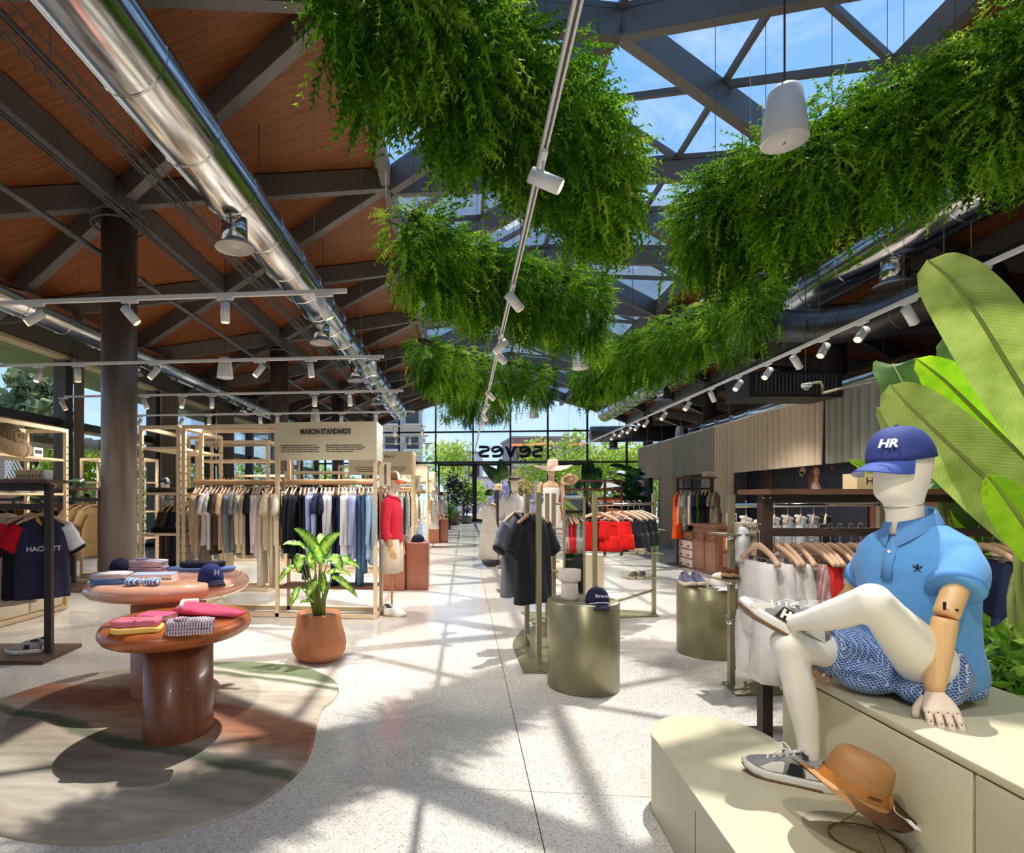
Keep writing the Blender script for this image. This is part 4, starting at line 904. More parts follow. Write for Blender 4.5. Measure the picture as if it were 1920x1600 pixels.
def garment_mb(kind, w=0.44, L=0.74, th=0.045, seed=0, n=18):
    """hangs from a rail at the origin; local x is the width, z is down the cloth"""
    mb = MB(); hw = w / 2
    if kind in ('tee', 'shirt', 'blouse'):
        zs = [-0.125, -0.14, -0.165, -0.20, -0.27, -0.36, -0.5, -0.64, -0.14 - L + 0.04, -0.14 - L]; zs = [z for z in zs if z >= -0.14 - L]
        ws = {0: .055, 1: .075, 2: .12, 3: .19, 4: .205}
        rings = []
        for i, z in enumerate(zs):
            q = ws.get(i, hw * (0.98 + 0.05 * (i - 4) / 5)); q = min(q, hw * 1.04) if i > 4 else q * hw / 0.22
            t_ = [0.03, 0.034, 0.036, 0.04, th][min(i, 4)]
            rings.append(srow(z, q, t_, n, seed, 0.0 if i < 3 else min(0.28, 0.05 * (i - 2))))
        mb.loft(rings)
        long_ = kind != 'tee'
        for s in (-1, 1):
            a = Vector((s * hw * 0.80, 0, -0.225)); yy = 0.02 * sin(seed + s)
            if long_: sleeve(mb, a, (s * (hw + 0.045), yy, -0.50), (s * (hw + 0.02), yy * 2 + 0.01, -0.80), 0.075, 0.045, seed=seed)
            else: sleeve(mb, a, (s * (hw + 0.035), yy, -0.33), (s * (hw + 0.075), yy, -0.43), 0.085, 0.078, seed=seed)
        mb.tube([(0.06 * cos(t), 0.036 * sin(t), -0.118 + 0.012 * sin(t)) for t in np.linspace(0, 2 * pi, 13)], 0.012, 6)      # collar roll
    elif kind == 'pants':
        zs = [-0.20, -0.235, -0.30, -0.45, -0.62, -0.85, -1.05, -0.2 - L]; zs = sorted([z for z in zs if z >= -0.2 - L], reverse=True)
        mb.loft([srow(z, hw * (1.0 if i < 3 else 1.02 - 0.035 * i), 0.032 + 0.01 * (i > 1), n, seed, 0.05 + 0.03 * i) for i, z in enumerate(zs)])
        mb.box((0, -0.036, -0.218), (w * 0.98, 0.012, 0.036))
    elif kind == 'shorts':
        zs = [-0.20, -0.235, -0.2 - .25 * L, -0.2 - .42 * L, -0.2 - .60 * L]
        mb.loft([srow(z, hw * (0.92 + 0.035 * i), 0.032 + 0.012 * min(i, 3), n, seed, 0.06 + 0.03 * i) for i, z in enumerate(zs)])
        for s in (-1, 1):
            mb.loft([srow(z, hw * (0.54 + 0.02 * i), 0.062 + 0.005 * i, n, seed + s, 0.14) for i, z in enumerate([-0.2 - .46 * L, -0.2 - .62 * L, -0.2 - .8 * L, -0.2 - L])])
            for q in range(len(mb.v) - n * 4, len(mb.v)):
                x, y, z = mb.v[q]; mb.v[q] = (x + s * hw * 0.56, y, z)
        mb.box((0, -0.03, -0.215), (w * 0.9, 0.02, 0.034))
    elif kind == 'dress':
        zs = [-0.13, -0.17, -0.21, -0.30, -0.45, -0.6, -0.8, -1.0, -0.14 - L]; zs = sorted([z for z in zs if z >= -0.14 - L], reverse=True)
        ww = [0.07, 0.14, 0.19, 0.19, 0.16, 0.19, 0.22, 0.24, 0.26]
        mb.loft([srow(z, ww[min(i, 8)] * w / 0.44, 0.04 + 0.01 * min(i, 5), n, seed, 0.03 + 0.035 * i) for i, z in enumerate(zs)])
        for s in (-1, 1): sleeve(mb, (s * 0.16, 0, -0.215), (s * 0.22, 0.01, -0.32), (s * 0.24, 0.0, -0.42), 0.07, 0.06, seed=seed)
    return mb
GM = {}
def garment_mesh(kind, v=0, **kw):
    k = (kind, v)
    if k not in GM:
        if not kw: kw = dict(L={'pants': 1.04, 'shorts': 0.42, 'dress': 1.05, 'shirt': 0.84}.get(kind, 0.74) * (0.92 + 0.08 * (v % 3)), w=0.44 - 0.02 * (v % 3))
        GM[k] = garment_mb(kind, seed=v * 3.1 + 0.7, **kw).mesh(kind, [fabric((200, 200, 200))])
    return GM[k]
def hanger_mb(w=0.42, th=0.020):
    mb = MB(); pts = []
    xs = np.linspace(-w / 2, w / 2, 15)
    top = [Vector((x, 0, -0.085 - 0.085 * (abs(x) / (w / 2)) ** 1.35 - 0.01 * (abs(x) / (w / 2)) ** 6)) for x in xs]
    rings = []
    for i, p in enumerate(top):
        t = abs(xs[i]) / (w / 2); h = 0.042 * (1 - 0.35 * t); k = th * (0.55 + 0.75 * t)
        rings.append([p + Vector((0, -k / 2, -h)), p + Vector((0, k / 2, -h)), p + Vector((0, k / 2, -0.008)), p + Vector((0, 0, 0)), p + Vector((0, -k / 2, -0.008))])
    mb.loft(rings); return mb
def hook_mb():
    pts = [(0, 0, -0.09), (0, 0, -0.045)] + [(0.021 * sin(t), 0, -0.004 - 0.024 * cos(t) + 0.004) for t in np.linspace(0.1, 4.0, 9)]
    return MB().tube(pts, 0.0028, 6)
ME_hang = hanger_mb().mesh('hanger', M_hang); ME_hook = hook_mb().mesh('hook', M_hook)
def clip_mb():
    mb = MB().tube([(-0.15, 0, -0.175), (0.15, 0, -0.175)], 0.003, 6)
    for s in (-1, 1): mb.box((s * 0.11, 0, -0.195), (0.018, 0.022, 0.045))
    return mb
ME_clip = clip_mb().mesh('clip_bar', M_hook)
HG = [0]
def hanger(p, rz, label, group, clips=False, tilt=0.0, m=None):
    o = share('clothes_hanger', ME_hang, None, p, (0, 0, rz)); tag(o, label, 'hanger', group)
    if m is not None: o.material_slots[0].link = 'OBJECT'; o.material_slots[0].material = m
    share('hook', ME_hook, o)
    if clips: share('clip_bar', ME_clip, o)
    return o
def on_rail(a, b, items, desc, rz, grp, hgl, name={'tee': 't_shirt', 'shirt': 'shirt', 'blouse': 'blouse', 'pants': 'trousers', 'shorts': 'shorts', 'dress': 'dress'}, jit=0.12, hm=None):
    """items: (kind, colour name, rgb or material) hung evenly from a to b"""
    a, b = Vector(a), Vector(b); n = len(items)
    for i, it in enumerate(items):
        if it is None: continue
        kind, cn, rgb = it[:3]; p = a.lerp(b, (i + 0.5) / n); r = rz + R.uniform(-jit, jit)
        hanger(p, r, '%s, %s from the left on %s' % (hgl, ORD[i], desc), grp + ' hangers', kind in ('pants', 'shorts'), m=hm)
        me = garment_mesh(kind, (i % 3) + (10 if len(it) > 3 else 0), **(it[3] if len(it) > 3 else {}))
        o = share(name[kind], me, None, p, (0, 0, r), m=rgb if not isinstance(rgb, tuple) else fabric(rgb))
        tag(o, '%s %s, %s from the left on %s' % (cn, name[kind].replace('_', '-'), ORD[i], desc), {'t_shirt': 't-shirt'}.get(name[kind], name[kind]), grp)

# ---- caps, hats, shoes
def cap_parts(M, parent, m_crown, m_brim, m_under=None, panel=None, s=1.0):
    """cap worn with the brim along local +x; M maps local to world"""
    n = 28; rings = []
    for i in range(9):
        t = i / 8 * pi / 2; rr = []
        for j in range(n):
            a = 2 * pi * j / n; r = cos(t) ** 0.75; k = 1 + 0.012 * abs(sin(3 * a)) * (1 - i / 8)
            rr.append(M @ Vector((0.098 * s * r * cos(a) * k, 0.080 * s * r * sin(a) * k, 0.105 * s * sin(t) * (1 + 0.10 * cos(a) * (1 - i / 8)))))
        rings.append(rr)
    c = part('crown', MB().loft(rings, cap=True), m_crown, parent)
    top, bot = [], []
    V = []; Fq = []; nu, nv = 13, 6
    for i in range(nu):
        a = -1.05 + 2.1 * i / (nu - 1)
        for j in range(nv):
            q = j / (nv - 1); ln = 0.088 * s * (max(0.02, cos(a * 1.49)) ** 0.45)
            x = 0.094 * s * cos(a) + ln * q; y = 0.080 * s * sin(a) * (1 + 0.03 * q); z = 0.008 * s - 0.40 * y * y / (0.08 * s) * (0.35 + 0.75 * q) - 0.018 * q * s
            V.append((x, y, z))
    mbb = MB(); k = len(V)
    vs = [M @ Vector(v) for v in V] + [M @ Vector((v[0], v[1], v[2] - 0.004)) for v in V]
    f1 = [(i * nv + j, (i + 1) * nv + j, (i + 1) * nv + j + 1, i * nv + j + 1) for i in range(nu - 1) for j in range(nv - 1)]
    mbb.add(vs, f1, 0, True); mbb.add(vs, [tuple(k + q for q in f[::-1]) for f in f1], 1 if m_under else 0, True)
    mbb.add(vs, [(i * nv + nv - 1, (i + 1) * nv + nv - 1, k + (i + 1) * nv + nv - 1, k + i * nv + nv - 1) for i in range(nu - 1)], 0)
    part('brim', mbb, [m_brim, m_under] if m_under else [m_brim], parent)
    part('button', MB().ball(M @ Vector((0, 0, 0.106 * s)), 0.006 * s, 8, 6), m_crown, parent)
    if panel is not None:
        V = []; 
        for i in range(7):
            t = 0.06 + i / 6 * 1.15
            for j in range(9):
                a = -0.62 + 1.24 * j / 8; r = cos(t) ** 0.75
                V.append(M @ Vector((0.1005 * s * r * cos(a), 0.083 * s * r * sin(a), 0.107 * s * sin(t) * (1 + 0.10 * cos(a) * (1 - i / 8)))))
        part('front_panel', MB().add(V, [(i * 9 + j, i * 9 + j + 1, (i + 1) * 9 + j + 1, (i + 1) * 9 + j) for i in range(6) for j in range(8)], 0, True), panel, parent)
def frame(p, fwd, up=(0, 0, 1), s=1.0):
    x = Vector(fwd).normalized(); z = Vector(up); y = z.cross(x).normalized(); z = x.cross(y).normalized()
    return Matrix(((x.x * s, y.x * s, z.x * s, p[0]), (x.y * s, y.y * s, z.y * s, p[1]), (x.z * s, y.z * s, z.z * s, p[2]), (0, 0, 0, 1)))
def cap_thing(label, p, fwd, m1, m2, group=None, s=1.0, up=(0, 0, 1), under=None, panel=None):
    t = thing('baseball_cap', label, 'cap', p, 0, group); cap_parts(frame(p, fwd, up), t, m1, m2, under, panel, s); return t
def straw_hat(label, p, fwd, m, band, up=(0, 0, 1), rb=0.17, rc=0.085, hc=0.115, wav=0.015, parent=None, name='straw_hat', pinch=0.0):
    M = frame(p, fwd, up); t = parent or thing(name, label, 'hat', p)
    n = 40; prof = [(rb, 0.0), (rb * 0.8, -0.004), (rc * 1.25, 0.0), (rc * 1.06, 0.012), (rc, 0.03), (rc * 0.97, hc * 0.6), (rc * 0.9, hc * 0.88), (rc * 0.72, hc), (rc * 0.4, hc * 0.97), (0.005, hc * 0.95)]
    rings = []
    for i, (r, z) in enumerate(prof):
        rr = []
        for j in range(n):
            a = 2 * pi * j / n; dz = wav * cos(2 * a) * (r / rb) ** 3 if i < 3 else 0
            k = 1 - (pinch * max(0, cos(a)) ** 4 * (0.3 if i < 6 else 1.0) if i > 4 else 0)
            rr.append(M @ Vector((r * 1.12 * cos(a), r * 0.95 * sin(a) * k, z + dz - (pinch * 0.05 * (abs(sin(a)) ** 8) if i >= 8 else 0))))
        rings.append(rr)
    part('straw', MB().loft(rings), m, t)
    part('hat_band', MB().loft([[M @ Vector((r * 1.12 * cos(2 * pi * j / n), r * 0.95 * sin(2 * pi * j / n), z)) for j in range(n)] for r, z in ((rc * 1.09, 0.012), (rc * 1.04, 0.042))], cap=False), band, t)
    return t
def shoe_rings(M, zb=0.028, s=1.0, hi=1.0):
    st = [(-0.005, .022, .045), (0.004, .031, .080), (0.03, .036, .088), (0.06, .037, .080), (0.09, .037, .088), (0.12, .039, .092), (0.15, .042, .080), (0.18, .045, .066), (0.21, .046, .056), (0.24, .043, .049), (0.265, .033, .041), (0.280, .016, .030)]
    rings = []
    for x, w_, h in st:
        rr = []
        for j in range(15):
            a = pi * j / 14; c, q = cos(a), sin(a)
            rr.append(M @ (Vector((x, w_ * (abs(c) ** 0.7) * (1 if c >= 0 else -1), zb + (h * hi - zb * 0.3) * (q ** 0.8))) * s))
        rings.append(rr)
    return rings
def sneaker(label, M, m_up, m_sole, m_lace, m_side, group=None, toe=None, hole=True, s=1.0, cat='shoe', dx=0.0):
    t = thing('sneaker', label, cat, M.translation, 0, group)
    part('upper', MB().loft(shoe_rings(M, s=s), cap=True, closed=True), m_up, t)
    out = [(0.285, 0), (0.272, .030), (0.24, .046), (0.20, .050), (0.15, .045), (0.09, .040), (0.03, .039), (0.0, .033), (-0.012, .012), (-0.012, -.012), (0.0, -.033), (0.03, -.039), (0.09, -.040), (0.15, -.045), (0.20, -.050), (0.24, -.046), (0.272, -.030)]
    rings = [[M @ (Vector((x * k + 0.002, y * k, z + (0.02 * max(0, (x - 0.2) / 0.085) ** 2 if x > 0.2 else 0))) * s) for x, y in out] for z, k in ((0.0, 0.96), (0.006, 1.0), (0.024, 1.02), (0.036, 0.98))]
    part('sole', MB().loft(rings), m_sole, t)
    mb = MB()
    for i in range(5):
        x = 0.118 + 0.021 * i; h = float(np.interp(x, [.09, .12, .15, .18, .21, .24], [.1076, .1116, .0996, .0856, .0756, .0686])) + .0015; w_ = 0.024 + 0.001 * i
        mb.tube([M @ (Vector((x, y, z)) * s) for y, z in ((-w_, h - 0.020), (-w_ * 0.6, h - .004), (0, h + 0.003), (w_ * 0.6, h - .004), (w_, h - 0.020))], 0.0042 * s, 6)
    part('laces', mb, m_lace, t)
    for sy in (-1, 1):
        V = [M @ (Vector((x + dx, sy * (y + dx * .06), z)) * s) for x, y, z in ((0.085, .0425, .040), (0.140, .0455, .040), (0.128, .040, .083), (0.090, .040, .083))]
        part('side_panel', MB().add(V, [(0, 1, 2, 3)]), m_side, t)
    if toe: part('toe_cap', MB().loft([[M @ (Vector((x, y * 1.02, z)) * s) for x, y, z in q] for q in [[(0.225, .046 * cos(a), .030 + .040 * sin(a)) for a in np.linspace(0, pi, 11)], [(0.255, .039 * cos(a), .030 + .034 * sin(a)) for a in np.linspace(0, pi, 11)], [(0.279, .020 * cos(a), .034 + .018 * sin(a)) for a in np.linspace(0, pi, 11)]]], cap=False, closed=False), toe, t)
    part('tongue', MB().loft([[M @ (Vector((x, y, z)) * s) for y in (-.018, 0, .018)] for x, z in ((0.085, .138), (0.105, .120), (0.15, .102))], cap=False, closed=False), m_lace, t)
    if hole: part('opening', MB().ball(M @ (Vector((0.055, 0, 0.108)) * s), (0.042 * s, 0.026 * s, 0.012 * s), 12, 6, R=M.to_3x3()), mat('shoe_inside', (60, 56, 52), 0.9), t)
    return t
# ---- folded clothes and books
def folded(label, c, w_, d, h, rz, m, cat='shirt', group=None, collar=None, name='folded_shirt', band=None, layers=2):
    t = thing(name, label, cat, c, rz, group); n = 22
    for l in range(layers):
        z0 = h * l / layers; hh = h / layers * 0.96; rings = []
        for k, (sc, z) in enumerate(((0.97, 0.0), (1.0, hh * 0.25), (1.0, hh * 0.75), (0.965, hh), (0.6, hh * 1.03), (0.1, hh * 1.02))):
            rings.append([Vector((w_ / 2 * sc * (abs(cos(a)) ** 0.35) * (1 if cos(a) >= 0 else -1) + 0.004 * sin(3 * a + l), d / 2 * sc * (abs(sin(a)) ** 0.35) * (1 if sin(a) >= 0 else -1) + 0.004 * sin(2 * a + l), z0 + z + 0.003 * sin(4 * a + l * 2))) for a in [2 * pi * j / n for j in range(n)]])
        part('fold', MB().loft(rings), m, t, local=True)
    if collar is not None:
        part('collar', MB().tube([(w_ * 0.12 * cos(a) - w_ * 0.2, d * 0.16 * sin(a), h + 0.008) for a in np.linspace(0.4, 5.9, 12)], (0.008, 0.015), 6), collar, t, local=True)
    if band is not None: part('belt', MB().box((0, 0, h * 0.5), (w_ * 0.05, d * 1.02, h * 1.08)), band, t, local=True)
    return t
def book(label, c, w_, d, h, rz, m, group=None):
    t = thing('book', label, 'book', c, rz, group)
    part('cover', MB().box((0, 0, h - 0.002), (w_, d, 0.004)).box((0, 0, 0.002), (w_, d, 0.004)).box((-w_ / 2 + 0.002, 0, h / 2), (0.004, d, h)), m, t, local=True)
    part('pages', MB().box((0.002, 0, h / 2), (w_ - 0.012, d - 0.01, h - 0.008)), mat('paper', (228, 222, 212), 0.8), t, local=True); return t
# ---- hands: palm, four unequal fingers and a thumb
def hand_parts(parent, wrist, fwd, nrm, m, thumb=1, s=1.0, curl=0.5, spread=0.05, name='hand', pins=None):
    M = frame(wrist, fwd, nrm); pm = MB()
    rings = []
    for x, hw, hh in ((0.0, .022, .016), (0.012, .026, .018), (0.035, .036, .018), (0.06, .041, .016), (0.082, .042, .013), (0.092, .036, .008)):
        rings.append([M @ (Vector((x, hw * cos(a), hh * sin(a))) * s) for a in [2 * pi * j / 14 for j in range(14)]])
    pm.loft(rings); h = part(name, pm, m, parent)
    for k, (y, ln) in enumerate(((.031, .070), (.0105, .080), (-.0105, .075), (-.031, .058))):
        p = Vector((0.086, y, 0.0)); ang = y * spread * 30; th = 0.0; segs = (0.45, 0.30, 0.25)
        fm = MB()
        for q, sg_ in enumerate(segs):
            th += curl * (0.55 if q == 0 else 0.75); L_ = ln * sg_; d = Vector((cos(th) * cos(ang), sin(ang), -sin(th))); e = p + d * L_; r = 0.0094 - 0.0009 * q
            fm.tube([M @ ((p - d * 0.001) * s), M @ (p.lerp(e, 0.15) * s), M @ (p.lerp(e, 0.9) * s), M @ (e * s)], [r * 0.86 * s, r * s, r * 0.96 * s, r * 0.8 * s], 10)
            if pins is not None: fm.ball(M @ ((p + d * .004 + Vector((sin(th), 0, cos(th))) * r) * s), .0024, 6, 4, mi=1)
            p = e
        fm.ball(M @ (p * s), 0.0072 * s, 8, 6)
        part('finger', fm, [m, pins] if pins else m, h)
    fm = MB(); a = Vector((0.022, thumb * 0.026, -0.004)); b = Vector((0.052, thumb * 0.052, -0.016)); c = Vector((0.080, thumb * 0.060, -0.026))
    fm.tube([M @ (q * s) for q in (a, a.lerp(b, .5), b, b.lerp(c, .6), c)], [0.012 * s, 0.012 * s, 0.0105 * s, 0.010 * s, 0.007 * s], 10); part('thumb', fm, m, h)
    return h
# ---- standing shop mannequins
M_mann = mat('mannequin_skin', (222, 212, 194), 0.5, var=0.03, vscale=4)
M_mwood = mat('mannequin_wood', (222, 178, 124), 0.42, var=0.07, vscale=12, stretch=(3, 3, 0.6))
M_brass = mat('brass', (190, 146, 96), 0.3, 1.0)
def egg_head(c, fwd, s=1.0, up=(0, 0, 1)):
    """faceless head: flat face plane, jaw, neck; c is the base of the neck"""
    M = frame(c, fwd, up); st = [(-0.03, -0.012, .062, .062), (0.0, -0.008, .056, .056), (0.05, -0.002, .053, .054), (0.085, 0.006, .055, .058), (0.10, 0.018, .060, .074), (0.118, 0.024, .064, .088), (0.15, 0.018, .069, .093), (0.19, 0.010, .074, .097), (0.23, 0.004, .076, .100), (0.265, 0.0, .072, .095), (0.295, -0.004, .056, .075), (0.312, -0.006, .032, .042), (0.317, -0.006, .008, .01)]
    rings = []
    for z, xo, hy, hx in st:
        rr = []
        for j in range(20):
            a = 2 * pi * j / 20; c_, s_ = cos(a), sin(a)
            fx_ = hx * (1.0 if c_ < 0 else 0.96) * (abs(c_) ** 0.92) * (1 if c_ >= 0 else -1)
            rr.append(M @ (Vector((xo + fx_, hy * (abs(s_) ** 0.92) * (1 if s_ >= 0 else -1), z)) * s))
        rings.append(rr)
    return MB().loft(rings)
def torso_mb(base, fwd, zlist, seed=0, s=1.0, wav=0.03):
    """zlist: (z, half width, half depth, forward offset)"""
    M = frame(base, fwd); rings = []
    for i, (z, hw, hd, fo) in enumerate(zlist):
        rr = []
        for j in range(26):
            a = 2 * pi * j / 26; k = 1 + wav * sin(5 * a + seed + z * 14) * (0.3 + 0.7 * (len(zlist) - i) / len(zlist))
            rr.append(M @ (Vector((fo + hd * k * (abs(sin(a)) ** 0.85) * (1 if sin(a) >= 0 else -1), hw * k * (abs(cos(a)) ** 0.85) * (1 if cos(a) >= 0 else -1), z)) * s))
        rings.append(rr)
    return MB().loft(rings)
def mannequin(label, foot, fwd, kind, top, bottom=None, hip=0.98, s=1.0, hat=None, arms='wood', group=None, pole=True, m_skin=None):
    foot = Vector(foot); f = Vector(fwd).normalized(); M = frame(foot, f); sk = m_skin or M_mann
    t = thing('mannequin', label, 'mannequin', foot, 0, group); B = foot
    if pole:
        part('base', MB().lathe([(0.0, 0.0), (0.17, 0.0), (0.17, 0.008), (0.16, 0.012), (0.0, 0.012)], foot, 28), M_brass, t)
        part('pole', MB().tube([foot + Vector((0, 0, .01)), foot + Vector((0, 0, hip * s))], 0.011, 10), M_brass, t)
    zs = hip
    sh = zs + 0.46
    part('head', egg_head(M @ (Vector((0.0, 0, sh + 0.045)) * s), f, s), sk, t)
    if kind == 'shirt':
        part('shirt', torso_mb(foot, f, [(zs - 0.06, .185, .125, 0), (zs, .19, .128, 0), (zs + .12, .178, .118, 0.004), (zs + .25, .188, .122, 0.012), (zs + .34, .198, .118, 0.008), (zs + .42, .195, .098, 0), (zs + .46, .15, .075, -.006), (zs + .485, .085, .065, -.004), (zs + .50, .065, .062, 0.0)], 1, s), top, t)
        part('collar', MB().tube([M @ (Vector((0.012 + 0.066 * cos(a), 0.066 * sin(a), sh + 0.05 - 0.022 * cos(a))) * s) for a in np.linspace(0.35, 2 * pi - 0.35, 14)], (0.022, 0.008), 8, up=(0, 0, 1)), top, t)
    elif kind == 'dress':
        part('dress', torso_mb(foot, f, [(zs - .46, .21, .17, 0), (zs - .30, .20, .16, 0), (zs - .1, .175, .135, 0), (zs + .02, .165, .12, 0), (zs + .12, .13, .095, 0.0), (zs + .22, .145, .105, 0.012), (zs + .33, .155, .108, 0.016), (zs + .36, .15, .095, 0.01)], 2, s, 0.06), top, t)
        part('chest', torso_mb(foot, f, [(zs + .32, .148, .09, 0.008), (zs + .40, .165, .075, 0), (zs + .44, .14, .062, 0), (zs + .47, .075, .055, 0), (zs + .49, .055, .052, 0)], 2, s, 0.0), sk, t)
        for y in (-.09, .09): part('strap', MB().tube([M @ (Vector((0.10, y, zs + .34)) * s), M @ (Vector((0.065, y, zs + .43)) * s), M @ (Vector((0.0, y, zs + .462)) * s)], 0.006, 6), top, t)
    for sd in (-1, 1):
        a = M @ (Vector((-0.01, sd * 0.20, sh - 0.055)) * s); e = M @ (Vector((-0.02, sd * 0.235, sh - 0.34)) * s); w_ = M @ (Vector((0.05, sd * 0.225, sh - 0.56)) * s)
        if kind == 'shirt':
            part('sleeve', MB().tube(spline([M @ (Vector((-0.005, sd * .165, sh - .03)) * s), a, e, e.lerp(w_, .55)], 4), [.075 * s, .074 * s, .073 * s, .071 * s, .069 * s, .067 * s, .064 * s, .062 * s, .060 * s, .058 * s, .057 * s, .056 * s, .056 * s], 14), top, t)
            part('cuff', MB().tube([e.lerp(w_, .42), e.lerp(w_, .60)], .061 * s, 14), top, t)
        else:
            part('upper_arm', MB().tube(spline([M @ (Vector((0, sd * .16, sh - .03)) * s), a, e], 4), [.05 * s] + [.045 * s] * 4 + [.038 * s] * 4, 12), M_mwood if arms == 'wood' else sk, t)
        part('forearm', MB().tube([e, e.lerp(w_, .4), w_], [.038 * s, .036 * s, .024 * s], 12), M_mwood if arms == 'wood' else sk, t)
        hand_parts(t, w_, (M.to_3x3() @ Vector((0.25, 0, -1))), (M.to_3x3() @ Vector((0, sd, 0.1))), M_mwood if arms == 'wood' else sk, thumb=sd, s=s, curl=0.25)
    if bottom is not None:
        mb = MB()
        z1 = zs - 0.44
        for sd in (-1, 1):
            mb.loft([[M @ (Vector((0.0 + .115 * (1 + .02 * i) * sin(q), sd * .085 + (.115 + .012 * i) * cos(q) * (1 + 0.05 * sin(4 * q + i)), z)) * s) for q in [2 * pi * j / 20 for j in range(20)]] for i, z in enumerate((zs - .02, zs - .12, zs - .25, z1))])
        part('shorts', mb, bottom, t)
    return t
# ------------------------------------------------------------------ rug, tables and what lies on them
def mat_rug():
    m = mat('rug', (170, 160, 146), 0.95, spec=0.1); N = m.node_tree.nodes; L = m.node_tree.links; b = N['Principled BSDF']
    t = N.new('ShaderNodeTexCoord'); ge = N.new('ShaderNodeNewGeometry'); dt = N.new('ShaderNodeVectorMath'); dt.operation = 'DOT_PRODUCT'; L.new(ge.outputs['Position'], dt.inputs[0])
    dt.inputs[1].default_value = (.4 * ca - .92 * sa, .4 * sa + .92 * ca, 0); nz = N.new('ShaderNodeTexNoise'); nz.inputs['Scale'].default_value = 0.75; nz.inputs['Detail'].default_value = 4; L.new(t.outputs['Object'], nz.inputs['Vector'])
    ma = N.new('ShaderNodeMath'); ma.operation = 'MULTIPLY_ADD'; ma.inputs[1].default_value = 0.62; L.new(nz.outputs['Fac'], ma.inputs[0]); L.new(dt.outputs['Value'], ma.inputs[2])
    mr = N.new('ShaderNodeMapRange'); mr.inputs[1].default_value = 1.92; mr.inputs[2].default_value = 4.70; L.new(ma.outputs[0], mr.inputs[0])
    r = N.new('ShaderNodeValToRGB'); e = r.color_ramp.elements; e[0].position = 0.0; e[0].color = lin((176, 162, 146)); e[1].position = 1.0; e[1].color = lin((120, 128, 100))
    for p, c in ((0.16, (196, 184, 168)), (0.22, (156, 146, 130)), (0.325, (164, 148, 132)), (0.34, (104, 108, 88)), (0.365, (112, 114, 94)), (0.38, (178, 162, 146)), (0.44, (166, 132, 110)), (0.47, (168, 116, 90)), (0.56, (178, 130, 104)), (0.585, (206, 192, 174)), (0.68, (190, 176, 158)), (0.78, (212, 202, 186)), (0.80, (116, 124, 98)), (0.815, (122, 128, 102)), (0.83, (214, 206, 192)), (0.86, (112, 122, 94))): a = e.new(p); a.color = lin(c)
    L.new(mr.outputs[0], r.inputs[0])
    n = N.new('ShaderNodeTexNoise'); n.inputs['Scale'].default_value = 7; n.inputs['Detail'].default_value = 6; mp2 = N.new('ShaderNodeMapping'); mp2.inputs['Scale'].default_value = (0.5, 2.0, 1); mp2.inputs['Rotation'].default_value = (0, 0, 0.3)
    L.new(t.outputs['Object'], mp2.inputs[0]); L.new(mp2.outputs[0], n.inputs['Vector'])
    r2 = N.new('ShaderNodeValToRGB'); r2.color_ramp.elements[0].position = 0.3; r2.color_ramp.elements[0].color = (0.6, 0.57, 0.55, 1); r2.color_ramp.elements[1].position = 0.65
    L.new(n.outputs['Fac'], r2.inputs[0]); mm = N.new('ShaderNodeMixRGB'); mm.blend_type = 'MULTIPLY'; mm.inputs[0].default_value = 0.7; L.new(r.outputs[0], mm.inputs[1]); L.new(r2.outputs[0], mm.inputs[2]); L.new(mm.outputs[0], b.inputs['Base Color'])
    n2 = N.new('ShaderNodeTexNoise'); n2.inputs['Scale'].default_value = 400; L.new(t.outputs['Object'], n2.inputs['Vector']); bp = N.new('ShaderNodeBump'); bp.inputs['Strength'].default_value = 0.7; bp.inputs['Distance'].default_value = 0.004
    L.new(n2.outputs['Fac'], bp.inputs['Height']); L.new(bp.outputs[0], b.inputs['Normal']); return m
rug_px = [(0, 1310), (67, 1288), (133, 1270), (200, 1258), (267, 1252), (387, 1242), (483, 1242), (567, 1250), (620, 1270), (635, 1290), (627, 1310), (607, 1327), (597, 1347), (590, 1383), (573, 1430), (533, 1470), (467, 1513), (367, 1550), (267, 1573), (167, 1581), (67, 1575), (0, 1562), (-130, 1520), (-230, 1450), (-240, 1390), (-130, 1345)]
q = [FL(u, v, 0.014) for u, v in rug_px]; q = spline(q + [q[0]], 4)[:-1]
mb = MB(); c_ = sum(q, Vector()) / len(q)
mb.loft([[Vector((p.x, p.y, 0.0)) for p in q], [Vector((p.x, p.y, 0.009)) for p in q], [p + (c_ - p).normalized() * 0.012 + Vector((0, 0, 0.001)) for p in q]], cap=False)
mb.add([p + (c_ - p).normalized() * 0.012 + Vector((0, 0, 0.001)) for p in q], [tuple(range(len(q)))])
solo('rug', mb, mat_rug(), 'large organic-shaped rug with sage, beige and terracotta swirls under the tables', 'rug')

